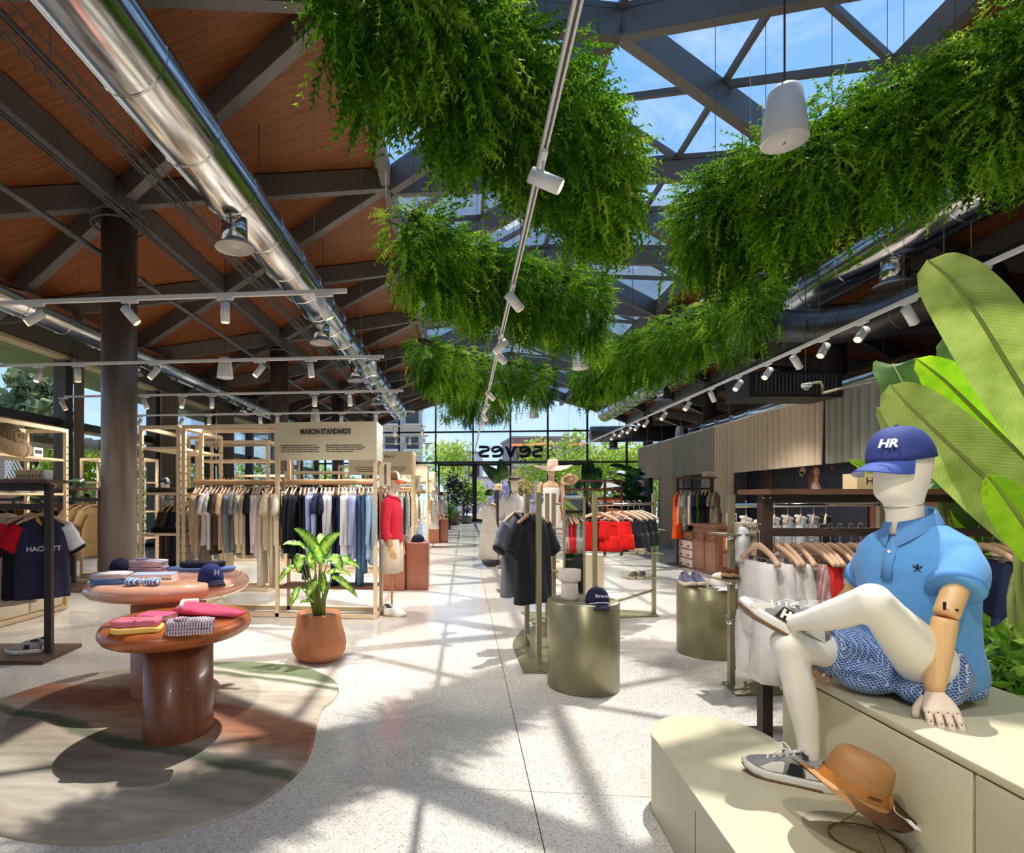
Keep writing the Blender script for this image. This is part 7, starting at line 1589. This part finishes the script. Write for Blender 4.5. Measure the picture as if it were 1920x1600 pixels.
fit_curtain('long grey curtain behind the banana leaves at right', 1775, 1990, .02, M_c3, seed=10)
cr_ = thing('curtain_rail', 'pale curtain rail along the top of the fitting rooms', 'rail', (XCU, 14, ZC)); part('rail', MB().box((XCU, (cy(1990) + cy(1201)) / 2, ZC + .015), (.06, cy(1201) - cy(1990), .03)), M_white, cr_)
for y in np.arange(5, 22, 3.0): part('suspension_rod', MB().tube([(XCU, y, ZC), (XCU, y, rz_(XCU) - .3)], .008, 5), M_metal, cr_)
bw = thing('partition_wall', 'dark wood-panelled partition inside the fitting rooms', 'wall', (6.9, 12, 0))
M_rw = mat('red_wood', (104, 62, 50), .55, var=.2, vscale=6, stretch=(6, 6, .5)); M_dk = mat('dark_panel', (50, 46, 48), .6)
y = cy(1990); k_ = 0
while y < cy(1205):
    part('wall_panel', MB().box((6.72 + .02 * (k_ % 2), y + .29, 1.55), (.05, .575, 3.1)), (M_rw, M_dk, M_rw, mat('brown_panel', (76, 52, 46), .6))[k_ % 4], bw); y += .58; k_ += 1
XP = 6.66
def pz_(u, v, dx=0): return PX(u, v, XP - dx)
po = thing('poster', 'dark fashion poster of a long-haired woman behind the walnut rack', 'poster', pz_(1525, 950))
def pquad(u0, v0, u1, v1, dx, m, nm):
    a, b = pz_(u0, v0, dx), pz_(u1, v0, dx); c0, c1 = pz_(u0, v1, dx).z, b.z
    part(nm, MB().box((XP - dx, (a.y + b.y) / 2, (pz_((u0 + u1) / 2, v0, dx).z + pz_((u0 + u1) / 2, v1, dx).z) / 2), (.012, abs(a.y - b.y), abs(pz_((u0 + u1) / 2, v0, dx).z - pz_((u0 + u1) / 2, v1, dx).z))), m, po)
pquad(1452, 868, 1490, 1035, 0, M_dk, 'poster_sheet'); pquad(1491, 866, 1627, 1035, 0, mat('poster_dark', (42, 40, 50), .5), 'poster_sheet')
def pblob(pts, dx, m, nm): part(nm, MB().slab([pz_(u, v, dx) for u, v in pts], .003, Vector((-1, 0, 0))), m, po)
def pell(u, v, ru, rv, dx, m, nm): pblob([(u + ru * cos(a), v + rv * sin(a)) for a in np.linspace(0, 2 * pi, 19)[:-1]], dx, m, nm)
mp_ = lambda n, c: mat(n, c, .6)
pblob([(1517, 925), (1516, 900), (1520, 880), (1527, 870), (1534, 872), (1539, 882), (1538, 898), (1534, 905), (1530, 925)], .010, mp_('print_hair', (120, 66, 46)), 'print_hair')
pell(1530.5, 886, 5, 9, .014, mp_('print_skin', (214, 156, 124)), 'print_face'); pblob([(1527, 893), (1533, 893), (1534, 902), (1527, 903)], .014, mp_('print_skin', 0), 'print_neck')
pblob([(1519, 935), (1521, 908), (1528, 900), (1535, 905), (1541, 918), (1542, 935)], .013, mp_('print_skin', 0), 'print_shoulders'); pblob([(1524, 935), (1523, 912), (1528, 905), (1532, 912), (1537, 922), (1537, 935)], .016, mp_('print_dress', (226, 214, 204)), 'print_dress')
for u, v, r_ in ((1505, 883, 6), (1503, 889, 4)): pell(u, v, r_, r_ * 1.1, .010, mp_('print_lamp', (206, 168, 116)), 'print_lamp')
for u, v in ((1558, 868), (1560, 876)): pell(u, v, 3, 3, .010, mp_('print_red', (150, 60, 50)), 'print_light')
solo('display_board', MB().box((pz_(1660, 980).x, pz_(1660, 980).y, 1.08), (.06, .35, 2.14)), M_rw, 'red-brown board beside the poster behind the mannequin neck', 'board')
# second walnut rack by the grey curtain, cabinets
rd = 12.6; w3 = thing('clothes_rack', 'walnut rack with bright dresses in front of the grey curtain', 'clothes rack', C(L_(1300, rd), rd))
for u in (1270, 1334): part('post', cam_box(MB(), L_(u, rd), rd, .94, (.06, .05, 1.88)), M_darkwood, w3)
part('top_board', cam_box(MB(), L_(1300, rd), rd, 1.89, (.86, .3, .035)), M_walnut, w3); part('rail', cam_box(MB(), L_(1302, rd), rd, 1.66, (.72, .03, .04)), M_darkwood, w3); part('base_board', cam_box(MB(), L_(1300, rd), rd, .02, (.86, .6, .04)), M_darkwood, w3)
solo('box', cam_box(MB(), L_(1328, rd), rd, 1.908 + .06, (.18, .16, .12)), M_cream, 'cream box on the top of the dress rack by the curtain', 'box')
prt = mat('green_print', (226, 226, 216), .8, rgb2=(60, 96, 84), vscale=22); leo = mat('leopard_print', (40, 34, 30), .8, rgb2=(206, 184, 150), vscale=38); gpr = mat('leaf_print', (96, 140, 44), .8, rgb2=(40, 48, 36), vscale=10)
on_rail(C(L_(1268, rd), rd, 1.70), C(L_(1346, rd), rd, 1.70), [('dress', 'orange', (222, 86, 30)), ('blouse', 'pink', (216, 170, 150)), ('tee', 'leaf-printed', prt), ('blouse', 'cream', (230, 220, 200)), ('tee', 'navy', (44, 52, 76)), ('tee', 'green print', gpr), ('dress', 'black', (32, 34, 34)), ('dress', 'black', (36, 36, 38)), ('dress', 'leopard', leo), ('dress', 'dark leopard', leo)], 'the dress rack by the curtain', YAW + .9, 'dresses by the curtain', 'pale hanger')
XK = 4.62
def ky(u, v): return PX(u, v, XK).y
ya, yb_, yc = ky(1345, 1083), ky(1298, 1068), ky(1271, 1060)
M_cab = mat('cabinet_wood', (116, 74, 54), .45, var=.2, vscale=5, stretch=(1, 1, 6))
cb = thing('counter_cabinet', 'old wooden counter cabinet with panelled front on the right', 'cabinet', (XK + .3, (ya + yb_) / 2, 0))
part('carcass', MB().box((XK + .33, (ya + yb_) / 2, .45), (.62, abs(yb_ - ya), .90)), M_cab, cb)
part('counter_top', MB().box((XK + .31, (ya + yb_) / 2, .925), (.72, abs(yb_ - ya) + .08, .05)), M_cab, cb)
for f in (.27, .73): part('door', MB().rbox((XK + .012, ya + (yb_ - ya) * f, .36), (.03, abs(yb_ - ya) * .40, .56), .008), mat('cabinet_panel', (134, 88, 64), .45, var=.2, vscale=5, stretch=(1, 1, 6)), cb)
for f in (0.04, .5, .96): part('bracket', MB().box((XK - .0, ya + (yb_ - ya) * f, .70), (.10, .06, .10)), M_cab, cb)
for z, c in ((.62, (226, 210, 180)), (.32, (84, 116, 160))):
    g = part('end_case', MB().box((XK + .30, ya - .006, z), (.40, .02, .24)), mat('case_orange', (186, 110, 62), .5), cb); part('case_glass', MB().box((XK + .30, ya - .018, z), (.32, .012, .18)), mat('case_%d' % c[0], c, .3, var=.3, vscale=30), g)
t = thing('book', 'white book with a dark letter standing on the counter cabinet', 'book', (XK + .4, ya + .35, .951)); part('cover', MB().box((XK + .4, ya + .35, .951 + .11), (.16, .05, .22)), M_white, t); part('lettering', place_text(text_mb('S', .20, .003, bold=.012), (XK + .42, ya + .322, 1.06), (1, 0, 0), (0, 0, 1)), mat('dark_brown', (90, 44, 36), .6), t)
ap = thing('drawer_cabinet', 'small apothecary cabinet with two columns of labelled drawers', 'cabinet', (XK + .25, (yb_ + yc) / 2, 0))
part('carcass', MB().box((XK + .28, (yb_ + yc) / 2, .385), (.5, abs(yc - yb_) - .02, .77)), mat('cabinet_dark', (92, 60, 48), .5), ap)
for r_ in range(4):
    for c_i in range(2):
        y = yb_ + (yc - yb_) * (.27 + .46 * c_i); z = .68 - .19 * r_
        dr = part('drawer', MB().rbox((XK + .02, y, z), (.03, abs(yc - yb_) * .42, .12 if r_ == 0 else .165), .006), mat('cabinet_panel') if r_ == 0 else mat('drawer_pale', (196, 170, 158), .6), ap); part('cup_handle', MB().ball((XK, y, z - .025), (.022, .035, .02), 10, 6), M_ink, dr)
# air handler and dome camera under the right roof
ah = thing('air_unit', 'black ceiling air unit with a louvred grille above the beige curtain', 'air unit', P(1465, 728, 9.5)); q = P(1465, 728, 9.5)
part('casing', MB().box(q, (1.45, .7, .40), YAW), M_black, ah)
for k_ in range(22): part('louvre', MB().box(q + C(-.62 + .059 * k_, -.36), (.012, .03, .32), YAW), M_metal, ah)
for s in (-1, 1): part('hanger_rod', MB().tube([q + C(s * .6, 0, .2), (q.x + s * .6, q.y, rz_(q.x) - .1)], .01, 6), M_metal, ah)
q = P(1512, 724, 7.8); t = thing('dome_camera', 'white dome security camera on a bent pipe above the curtains', 'camera', q)
part('body', MB().lathe([(.0, .03), (.06, .03), (.065, 0), (.05, -.02)], q, 20), M_white, t); part('dome', MB().ball(q + Vector((0, 0, -.02)), .042, 14, 8), mat('dome_dark', (120, 124, 130), .1), t); part('pipe', MB().tube([q + Vector((.02, 0, .03)), q + Vector((.18, 0, .05)), q + Vector((.2, 0, 0)), q + Vector((.2, 0, -.10)), Vector((XCU, q.y, ZC + .02))], .016, 8), mat('pale_reveal'), t)
# ------------------------------------------------------------------ walnut rack behind the seated mannequin
HR = 3.40
hr = thing('clothes_rack', 'dark walnut rack with clip hangers and shorts behind the seated mannequin', 'clothes rack', C(L_(1660, HR), HR))
for u in (1434, 1916): part('post', cam_box(MB(), L_(u, HR), HR, .745, (.058, .058, 1.47)), M_darkwood, hr)
part('top_board', cam_box(MB(), (L_(1412, HR) + L_(1940, HR)) / 2, HR, 1.488, (L_(1940, HR) - L_(1412, HR), .32, .030)), M_walnut, hr)
part('apron', cam_box(MB(), (L_(1434, HR) + L_(1916, HR)) / 2, HR, 1.452, (L_(1916, HR) - L_(1434, HR), .05, .044)), M_darkwood, hr)
part('rail', cam_box(MB(), (L_(1434, HR) + L_(1916, HR)) / 2, HR, 1.255, (L_(1916, HR) - L_(1434, HR), .022, .048)), M_darkwood, hr)
part('base_board', cam_box(MB(), (L_(1434, HR) + L_(1916, HR)) / 2, HR, .018, (1.6, .5, .035)), M_darkwood, hr)
for du in (-3, 3): part('bolt', MB().ball(C(L_(1432 + du * 2, HR), HR - .03, 1.455), .007, 8, 6), M_chrome, hr)
sb = thing('sign_box', 'cream box sign with a black serif letter beside the mannequin chin', 'sign', C(L_(1625, HR), HR, 1.504))
part('box', cam_box(MB(), L_(1632, HR), HR, 1.504 + .045, (.24, .11, .088)), mat('sign_tan', (220, 196, 150), .55), sb); part('lettering', place_text(text_mb('HACKETT', .058, .001, 'LEFT', sx=1.1), C(L_(1624, HR - .06), HR - .057, 1.548), (ca, sa, 0), (0, 0, 1)), M_ink, sb)
stq = mat_stripe('rose_stripe', (206, 170, 166), (168, 120, 120), 26); prq = mat('dot_print', (206, 206, 202), .8, rgb2=(84, 92, 96), vscale=60)
HS = [(1424, 'white', WH, 'long'), (1452, 'white', (222, 214, 212), 's'), (1470, 'off-white', (216, 208, 206), 's'), (1492, 'white', (224, 216, 212), 's'), (1512, 'rose-striped', stq, 's'), (1527, 'bright red', (214, 52, 48), 's'), (1541, 'red', (206, 44, 42), 's'), (1557, 'dotted', prq, 's'), (1575, 'black-dotted', prq, 's'), (1596, 'grey', (120, 122, 126), 's'), (1614, 'striped', mat_stripe('grey_stripe'), 's'), (1842, 'navy', (36, 46, 72), 'long'), (1862, 'denim-blue', (44, 66, 98), 'long'), (1884, 'dark green', (40, 48, 44), 'long')]
for k_, (u, cn, c, ln) in enumerate(HS):
    p = C(L_(u, HR), HR, 1.283); rr = YAW + pi / 2 + R.uniform(-.12, .12) - .05
    hanger(p, rr, 'pale clip hanger, %s from the left on the rack behind the seated mannequin' % ORD[k_], 'clip hangers behind the seated mannequin', True)
    o = share('shorts', garment_mesh('shorts', 60 + k_ % 3 if ln == 's' else 70, w=.33, L=.42 if ln == 's' else .66, n=22), None, p, (0, 0, rr), m=fabric(c) if isinstance(c, tuple) else c); tag(o, '%s shorts, %s from the left on the rack behind the seated mannequin' % (cn, ORD[k_]), 'shorts', 'shorts behind the seated mannequin')
# ------------------------------------------------------------------ the two display plinths at the right front
M_put = mat('putty_lacquer', (196, 188, 158), 0.38, spec=0.4)
out_px = [(1380, 1600), (1300, 1487), (1237, 1397), (1224, 1382), (1221, 1370), (1226, 1357), (1252, 1345), (1300, 1341), (1345, 1346), (1385, 1356), (1430, 1374), (1475, 1400)]
o2 = [FL(u, v, .357) for u, v in out_px]; far_ = [(p.x, p.y) for p in o2]
edge = [(.80, .55)] + far_[:1] + [(p.x, p.y) for p in spline([Vector((x, y, 0)) for x, y in far_[1:]], 4)] + [(1.372, far_[-1][1] - .03), (1.372, .55)]
lp = thing('display_plinth', 'low putty-coloured plinth with a rounded end under the straw hat', 'plinth', (1.1, 1.8, 0))
part('body', MB().prism(edge[::-1], .004, .357, sm=True), M_put, lp)
a, b = Vector(edge[1] + (0,)), Vector(edge[2] + (0,)); dd = (a - b).normalized(); nn = Vector((dd.y, -dd.x, 0)); nn = nn if nn.x < 0 else -nn
part('seam', MB().bar(b + dd * .02 + nn * .0005 + Vector((0, 0, .30)), b + dd * .02 + nn * .0005 + Vector((0, 0, .02)), .006, .002, up=nn), M_ink, lp)
part('toe_groove', MB().bar(b + dd * .03 + nn * .001 + Vector((0, 0, .095)), b + dd * 1.9 + nn * .001 + Vector((0, 0, .095)), .004, .009), M_ink, lp)
hx0, hx1, hy0, hy1 = 1.38, 2.0, .45, 2.70
hp_ = thing('display_plinth', 'high putty-coloured plinth the mannequin sits on', 'plinth', (1.7, 1.6, 0))
part('body', MB().box(((hx0 + hx1) / 2 + .004, (hy0 + hy1) / 2, .35), (hx1 - hx0 - .02, hy1 - hy0 - .01, .70)), M_put, hp_)
for y0, y1 in ((hy0, 1.735), (1.745, hy1)): part('front_panel', MB().rbox((hx0 + .006, (y0 + y1) / 2, .351), (.016, y1 - y0 - .002, .70), .003), M_put, hp_)
part('top_panel', MB().rbox(((hx0 + hx1) / 2, (hy0 + hy1) / 2, .7205), (hx1 - hx0 + .006, hy1 - hy0 + .006, .027), .004), M_put, hp_)
ZT_ = .735

# ------------------------------------------------------------------ seated mannequin
f2 = C(-.975, -.22).normalized(); s2 = Vector((0, 0, 1)).cross(f2).normalized()      # facing and its own left
mn = thing('mannequin', 'white seated mannequin in a blue polo, patterned shorts and navy cap', 'mannequin', C(1.86, 2.15, ZT_))
Cc = lambda *a: C(*a)
pel = Cc(1.87, 2.17, .845)
hipL, hipR = Cc(1.865, 2.06, .835), Cc(1.84, 2.27, .835); knL, knR = Cc(1.515, 1.905, 1.118), Cc(1.462, 2.25, .893); anL, anR = Cc(1.462, 2.21, .982), Cc(1.545, 2.245, .45)
def limb(mb, a, b, rs, n=18, bend=None):
    pts = [a.lerp(b, t) for t in np.linspace(0, 1, len(rs))]
    if bend is not None:
        for i, t in enumerate(np.linspace(0, 1, len(rs))): pts[i] = pts[i] + bend * sin(pi * t)
    mb.tube(spline(pts, 3), [r for i, r0 in enumerate(rs[:-1]) for r in (r0, r0 + (rs[i + 1] - r0) / 3, r0 + 2 * (rs[i + 1] - r0) / 3)] + [rs[-1]], n)
mb = MB(); mb.ball(pel, (.12, .155, .10), 20, 12, R=Matrix.Rotation(atan2(f2.y, f2.x), 3, 'Z'))
limb(mb, hipL, knL, [.088, .092, .085, .074, .062, .056]); limb(mb, knL, anL, [.056, .055, .054, .048, .038, .032], bend=Vector((0, 0, -.012)))
limb(mb, hipR, knR, [.088, .09, .084, .072, .062, .057]); limb(mb, knR, anR, [.056, .054, .056, .050, .040, .034], bend=-f2 * .018)
mb.ball(knL, .058, 16, 10); mb.ball(knR, .060, 16, 10); limb(mb, anL, anL + (anL - knL).normalized() * .012, [.032, .032, .03]); limb(mb, anR, anR + Vector((0, 0, -.05)), [.034, .036, .032])
M_wm = mat('mannequin_white', (236, 231, 217), 0.38, spec=0.45)
part('legs', remeshed(mb, .010, 8), M_wm, mn)
# head and neck
hb = Cc(1.826, 2.15, 1.345)
part('head', remeshed(egg_head(hb, C(-.96, -.30), 1.03), .008, 4), mat('mannequin_cream', (246, 234, 212), .5), mn)
part('neck_seam', MB().tube([hb + Matrix.Rotation(atan2(f2.y, f2.x), 3, 'Z') @ Vector((.0605 * cos(a), .0565 * sin(a), .082 - .012 * cos(a))) for a in np.linspace(0, 2 * pi, 33)], .0012, 5), M_darkwood, mn)
# polo shirt: torso and sleeves fused
tb = Cc(1.872, 2.15, 0); RT = Matrix.Rotation(atan2(f2.y, f2.x), 3, 'Z')
def tw(fo, si, z): return tb + f2 * fo + s2 * si + Vector((0, 0, z))
def torso_ring(z, hw, hd, fo, k=1.0, seed=0.0):
    return [tw(fo + hd * (abs(sin(a)) ** .85) * (1 if sin(a) >= 0 else -1) * (1 + .035 * k * sin(6 * a + z * 20)), hw * (abs(cos(a)) ** .85) * (1 if cos(a) >= 0 else -1) * (1 + .025 * k * sin(5 * a + z * 16)), z) for a in [2 * pi * j / 32 for j in range(32)]]
mb = MB(); mb.loft([torso_ring(*q) for q in ((.775, .165, .135, -.045, 2.2), (.80, .178, .150, -.040, 2.4), (.86, .182, .150, -.03, 2.0), (.93, .176, .135, -.012, 1.6), (1.02, .178, .125, .0, 1.1), (1.12, .188, .126, .008, .8), (1.20, .195, .124, .010, .5), (1.265, .192, .110, .004, .3), (1.305, .168, .090, -.004, .2), (1.335, .115, .074, -.006, .1), (1.355, .082, .068, -.004, 0))])
shL, shR = tw(-.01, .118, 1.264), tw(-.01, -.118, 1.264)
sL0, sL1 = shL, Cc(1.823, 1.945, 1.150); sR1 = Cc(1.905, 2.42, 1.13)
limb(mb, shL, sL1, [.052, .063, .070, .073, .074], bend=s2 * .022); limb(mb, shR, sR1, [.056, .062, .066, .067, .067], bend=-s2 * .015)
M_polo = mat('polo_blue', (92, 150, 204), .8, spec=.2, var=.05, vscale=5, bump=.18, bscale=260, sheen=.15)
part('polo_shirt', remeshed(mb, .009, 5), M_polo, mn)
for a, b, nm in ((shL, sL1, 'sleeve_cuff'), (shR, sR1, 'sleeve_cuff')):
    d = (b - a).normalized(); part(nm, MB().tube([b - d * .026, b - d * .023, b + d * .004, b + d * .007], [.070, .0775, .0790, .074], 26), mat('polo_rib', (78, 134, 190), .8, var=.05, bump=.2, bscale=200), mn)
# collar: stand and turned-down fall with points at the front
def coll(a, r, z, pt=0.0): return C(-.022) + tw(-.002 + (r + .008) * cos(a), r * .98 * sin(a), z - .028 * cos(a) - pt)
A_c = np.linspace(.16, 2 * pi - .16, 33); rows = []
for r, z, pw in ((.064, 1.352, 0), (.061, 1.385, 0), (.064, 1.394, 0), (.072, 1.386, 0), (.090, 1.345, .045)):
    rows.append([coll(a, r, z, pw * max(0, cos(a)) ** 3) for a in A_c])
part('collar', MB().loft(rows, cap=False, closed=False), mat('polo_collar', (84, 134, 188), .8, bump=.2, bscale=200), mn)
pk = [tw(.086, 0, 1.315), tw(.123, 0, 1.235), tw(.136, 0, 1.16)]
part('placket', MB().loft([[p + s2 * .019 + f2 * .000, p + s2 * .017 + f2 * .011, p - s2 * .017 + f2 * .011, p - s2 * .019] for p in pk]), M_polo, mn)
part('button', MB().lathe([(.0, .0), (.0065, .001), (.0065, .003), (.004, .0025), (.0, .002)], tw(.126, 0, 1.258), 14, R=f2.to_track_quat('Z', 'Y').to_matrix()), mat('pearl', (236, 230, 216), .25), mn)
em = tw(.112, .088, 1.205); ef = (f2 * .93 + s2 * .37).normalized(); ex = Vector((0, 0, 1)).cross(ef).normalized(); e0 = em + ef * .012
mb = MB()
for (x0, z0, x1, z1, w_) in ((-.010, -.010, .010, .008, .0035), (.010, -.010, -.010, .008, .0035), (-.009, .004, -.012, .013, .003), (.009, .004, .012, .013, .003), (-.004, .006, .004, .006, .006)): mb.bar(e0 + ex * x0 + Vector((0, 0, z0)), e0 + ex * x1 + Vector((0, 0, z1)), .003, w_, up=ef)
mb.ball(e0 + Vector((0, 0, .013)), .004, 8, 6); part('emblem', mb, M_navyd, mn)
# wooden arms
eL, wL = Cc(1.770, 1.925, 1.062), Cc(1.742, 1.935, .815)
part('upper_arm', MB().tube([sL1.lerp(eL, -.5), sL1, eL.lerp(sL1, .15), eL + Vector((0, 0, .004))], [.036, .0365, .036, .033], 20), M_mwood, mn)
part('elbow_pin', MB().tube([eL + Vector((0, 0, .028)) + s2 * .031, eL + Vector((0, 0, .028)) + s2 * .0365], .004, 10), M_ink, mn)
part('elbow_slot', MB().box(eL + Vector((0, 0, .04)) + (s2 * .5 + f2 * .8).normalized() * .0355, (.006, .006, .026), YAW), M_ink, mn)
part('forearm', MB().tube(spline([eL + Vector((0, 0, -.004)), eL.lerp(wL, .12), eL.lerp(wL, .5), wL], 4), [.030, .033, .0345, .0352, .0355, .0355, .035, .034, .033, .032, .0305, .029, .028], 20), M_mwood, mn)
M_hand = mat('hand_white', (228, 206, 182), .45, var=.04, vscale=20, stretch=(3, 3, 1))
h_ = hand_parts(mn, wL + Vector((0, 0, -.004)), C(-.42, -.78, -.46), C(-.35, -.35, .9), M_hand, thumb=-1, s=1.1, curl=.40, pins=M_ink)
eR, wR = Cc(1.86, 2.48, 1.02), Cc(1.65, 2.32, .80)
part('upper_arm', MB().tube([sR1.lerp(eR, -.4), sR1, eR], [.036, .036, .034], 16), M_mwood, mn)
part('forearm', MB().tube([eR, eR.lerp(wR, .4), wR], [.034, .035, .027], 16), M_mwood, mn)
hand_parts(mn, wR, C(-.75, -.25, -.42), C(-.3, 0, .95), M_mwood, thumb=1, s=1.0, curl=.35, pins=M_ink)
# shorts with a small net pattern
def mat_net():
    m = mat('net_print', (44, 84, 140), .85); N = m.node_tree.nodes; L = m.node_tree.links; t = N.new('ShaderNodeTexCoord'); mp = N.new('ShaderNodeMapping'); mp.inputs['Rotation'].default_value = (.5, .3, .4); mp.inputs['Scale'].default_value = (1, 1, 1.3)
    v = N.new('ShaderNodeTexVoronoi'); v.feature = 'DISTANCE_TO_EDGE'; v.inputs['Scale'].default_value = 95; v.inputs['Randomness'].default_value = .18; L.new(t.outputs['Object'], mp.inputs[0]); L.new(mp.outputs[0], v.inputs['Vector'])
    r = N.new('ShaderNodeValToRGB'); e = r.color_ramp.elements; e[0].position = .045; e[0].color = lin((186, 204, 224)); e[1].position = .11; e[1].color = lin((38, 78, 138)); L.new(v.outputs['Distance'], r.inputs[0]); L.new(r.outputs[0], N['Principled BSDF'].inputs['Base Color']); return m
M_net = mat_net()
mb = MB(); mb.ball(pel + Vector((0, 0, -.005)), (.150, .185, .105), 20, 12, R=RT)
limb(mb, hipR, hipR.lerp(knR, .62), [.108, .106, .099, .094]); limb(mb, hipL + Vector((0, 0, -.012)), hipL.lerp(knL, .20) + Vector((0, 0, -.035)), [.108, .112, .118, .122])
mb.ball(Cc(1.70, 2.16, .79), (.10, .10, .055), 14, 8); mb.ball(Cc(1.80, 2.02, .785), (.10, .09, .05), 14, 8); mb.ball(Cc(1.95, 2.10, .785), (.09, .12, .05), 14, 8)
sh_ = remeshed(mb, .009, 5); sh_.v = [(x, y, max(z, ZT_ + .002 + .004 * sin(x * 60) * sin(y * 50))) for x, y, z in sh_.v]
part('shorts', sh_, M_net, mn)
# cap on the head
capM = frame(hb + C(-.012, 0) + Vector((0, 0, .245)), C(-.955, -.30, -.13), C(-.12, 0, 1))
M_capb = mat('cap_blue', (38, 54, 118), .75, var=.06, bump=.2, bscale=200)
cap_parts(capM, mn, M_capb, mat('cap_brim', (52, 74, 146), .75), mat_stripe('brim_under', (216, 218, 230), (150, 158, 190), 30), s=1.2)
cm = text_mb('HR', .042, .0015, bold=.0015, shear=.2); 
cpos = capM @ Vector((.110, .036, .066)); cn_ = (capM.to_3x3() @ Vector((.90, .34, .36))).normalized(); cx_ = Vector((0, 0, 1)).cross(cn_).normalized()
part('monogram', place_text(cm, cpos + cn_ * .006, cx_, cn_.cross(cx_)), mat('embroidery'), mn)
# trainers on its feet
M_up = mat('trainer_grey', (142, 141, 138), .7, var=.05); M_uw = mat('trainer_white', (228, 224, 212), .6); M_lace = mat('lace_white', (234, 230, 224), .8)
ML = frame(P(1530, 1224, 2.24), C(-.24, .045, .135), C(.42, -.06, .9)); MRr = frame(Cc(1.592, 2.185, .358), C(-.80, .60))
tl = sneaker('grey and white trainer with a black lettered square on the raised foot', ML, M_up, M_uw, M_lace, mat('trainer_black', (26, 26, 28), .5), toe=M_uw, hole=False, s=1.13, dx=.050)
tr = sneaker('grey and white trainer with a black band, planted on the low plinth', MRr, M_up, M_uw, M_lace, mat('trainer_black'), toe=M_up, hole=False, s=1.03)
part('lettering', place_text(text_mb('H', .044, .001, bold=.003), ML @ Vector((.183, .0560, .068)), ML.to_3x3() @ Vector((-1, 0.04, 0)), ML.to_3x3() @ Vector((0, -.12, 1))), M_uw, tl)
for t_, M_, k in ((tl, ML, 1.13), (tr, MRr, 1.03)):
    for sy in (-1, 1):
        part('side_overlay', MB().add([M_ @ (Vector((x + (.052 if k > 1.1 else 0), sy * (y - (.004 if k > 1.1 else 0)), z - (.008 if k > 1.1 else 0))) * k) for x, y, z in ((.150, .0470, .042), (.200, .0500, .040), (.225, .0475, .046), (.185, .0430, .074), (.155, .0405, .082), (.145, .0415, .080))], [(0, 1, 2, 3, 4, 5)]), M_uw, t_)
        part('heel_overlay', MB().add([M_ @ (Vector((x, sy * y, z)) * k) for x, y, z in ((.010, .0370, .042), (.080, .0425, .040), (.082, .0400, .078), (.040, .0385, .090))], [(0, 1, 2, 3)]), M_uw, t_)
    part('outsole', MB().loft([[M_ @ (Vector((x * q + .002, y * q, z + (.02 * max(0, (x - .2) / .085) ** 2))) * k) for x, y in ((.287, 0), (.272, .031), (.24, .047), (.20, .051), (.15, .046), (.09, .041), (.03, .040), (-.013, .012), (-.013, -.012), (.03, -.040), (.09, -.041), (.15, -.046), (.20, -.051), (.24, -.047), (.272, -.031))] for z, q in ((-.001, .98), (.009, 1.012))]), mat('outsole_gum', (120, 84, 58), .6), t_)
    part('collar_patch', MB().loft([[M_ @ Vector((.075 + .022 * i, .030 * cos(a), .098 + .010 * i + .020 * sin(a))) for a in np.linspace(.2, pi - .2, 7)] for i in (0, 1)], cap=False, closed=False), mat('trainer_black'), t_)
    bow = M_ @ Vector((.128, .0, .112))
    for s in (-1, 1): part('lace_bow', MB().tube(spline([bow, bow + M_.to_3x3() @ Vector((.03, s * .035, .02)), bow + M_.to_3x3() @ Vector((.055, s * .045, -.005)), bow + M_.to_3x3() @ Vector((.02, s * .02, -.002))], 4), .0034, 6), M_lace, t_)
# ------------------------------------------------------------------ straw hat on its wire stand
wc = FL(1624, 1577, .358); ws = thing('hat_stand', 'brass wire hat stand on the low plinth', 'stand', wc)
M_wire = mat('brass_wire', (150, 116, 58), .3, 1.0)
part('ring', MB().tube([wc + Vector((.098 * cos(a), .098 * sin(a), .004)) for a in np.linspace(0, 2 * pi, 41)], .0028, 8), M_wire, ws)
tp_ = wc + Vector((0, 0, .115))
for k_ in range(3):
    a = 2.1 * k_ + .5; part('wire_leg', MB().tube(spline([tp_ + Vector((.010 * cos(a), .010 * sin(a), .03)), tp_ + Vector((.004 * cos(a), .004 * sin(a), 0)), wc + Vector((.045 * cos(a), .045 * sin(a), .06)), wc + Vector((.098 * cos(a), .098 * sin(a), .005))], 5), .0022, 6), M_wire, ws)
M_fed = mat_stripe('fedora_straw', (190, 138, 82), (146, 98, 52), 105); M_fed.node_tree.nodes['Principled BSDF'].inputs['Roughness'].default_value = .6
hu = C(.36, -.10, .92).normalized(); fh = thing('straw_hat', 'tan straw fedora with a brown band on the wire stand', 'hat', tp_ + Vector((0, 0, .02)))
hc_ = tp_ + Vector((0, 0, .045)) + C(-.05); straw_hat('', hc_, C(.92, .1, -.36), M_fed, mat('leather_band', (172, 114, 48), .45), up=hu, rb=.165, rc=.086, hc=.128, wav=.022, parent=fh, pinch=.22)
HM = frame(hc_, C(.92, .1, -.36), hu)
part('bow_loop', MB().rbox(HM @ Vector((.066, -.066, .03)), (.030, .014, .040), .004, rz=.8), mat('leather_band'), fh)
part('price_tag', MB().slab([HM @ Vector(q) for q in ((.095, -.098, .006), (.116, -.100, .008), (.122, -.136, .000), (.098, -.134, -.001))], .0012, hu), M_white, fh)
part('tag_string', MB().tube(spline([HM @ Vector(q) for q in ((.068, -.078, .028), (.055, -.10, .018), (.075, -.112, .012), (.102, -.104, .010))], 4), .0013, 5), M_white, fh)
part('lettering', place_text(text_mb('HACKETT', .012, .0006, shear=.2), HM @ Vector((-.012, -.0905, .029)), HM.to_3x3() @ Vector((1, .05, 0)), HM.to_3x3() @ Vector((0, .1, 1))), M_ink, fh)
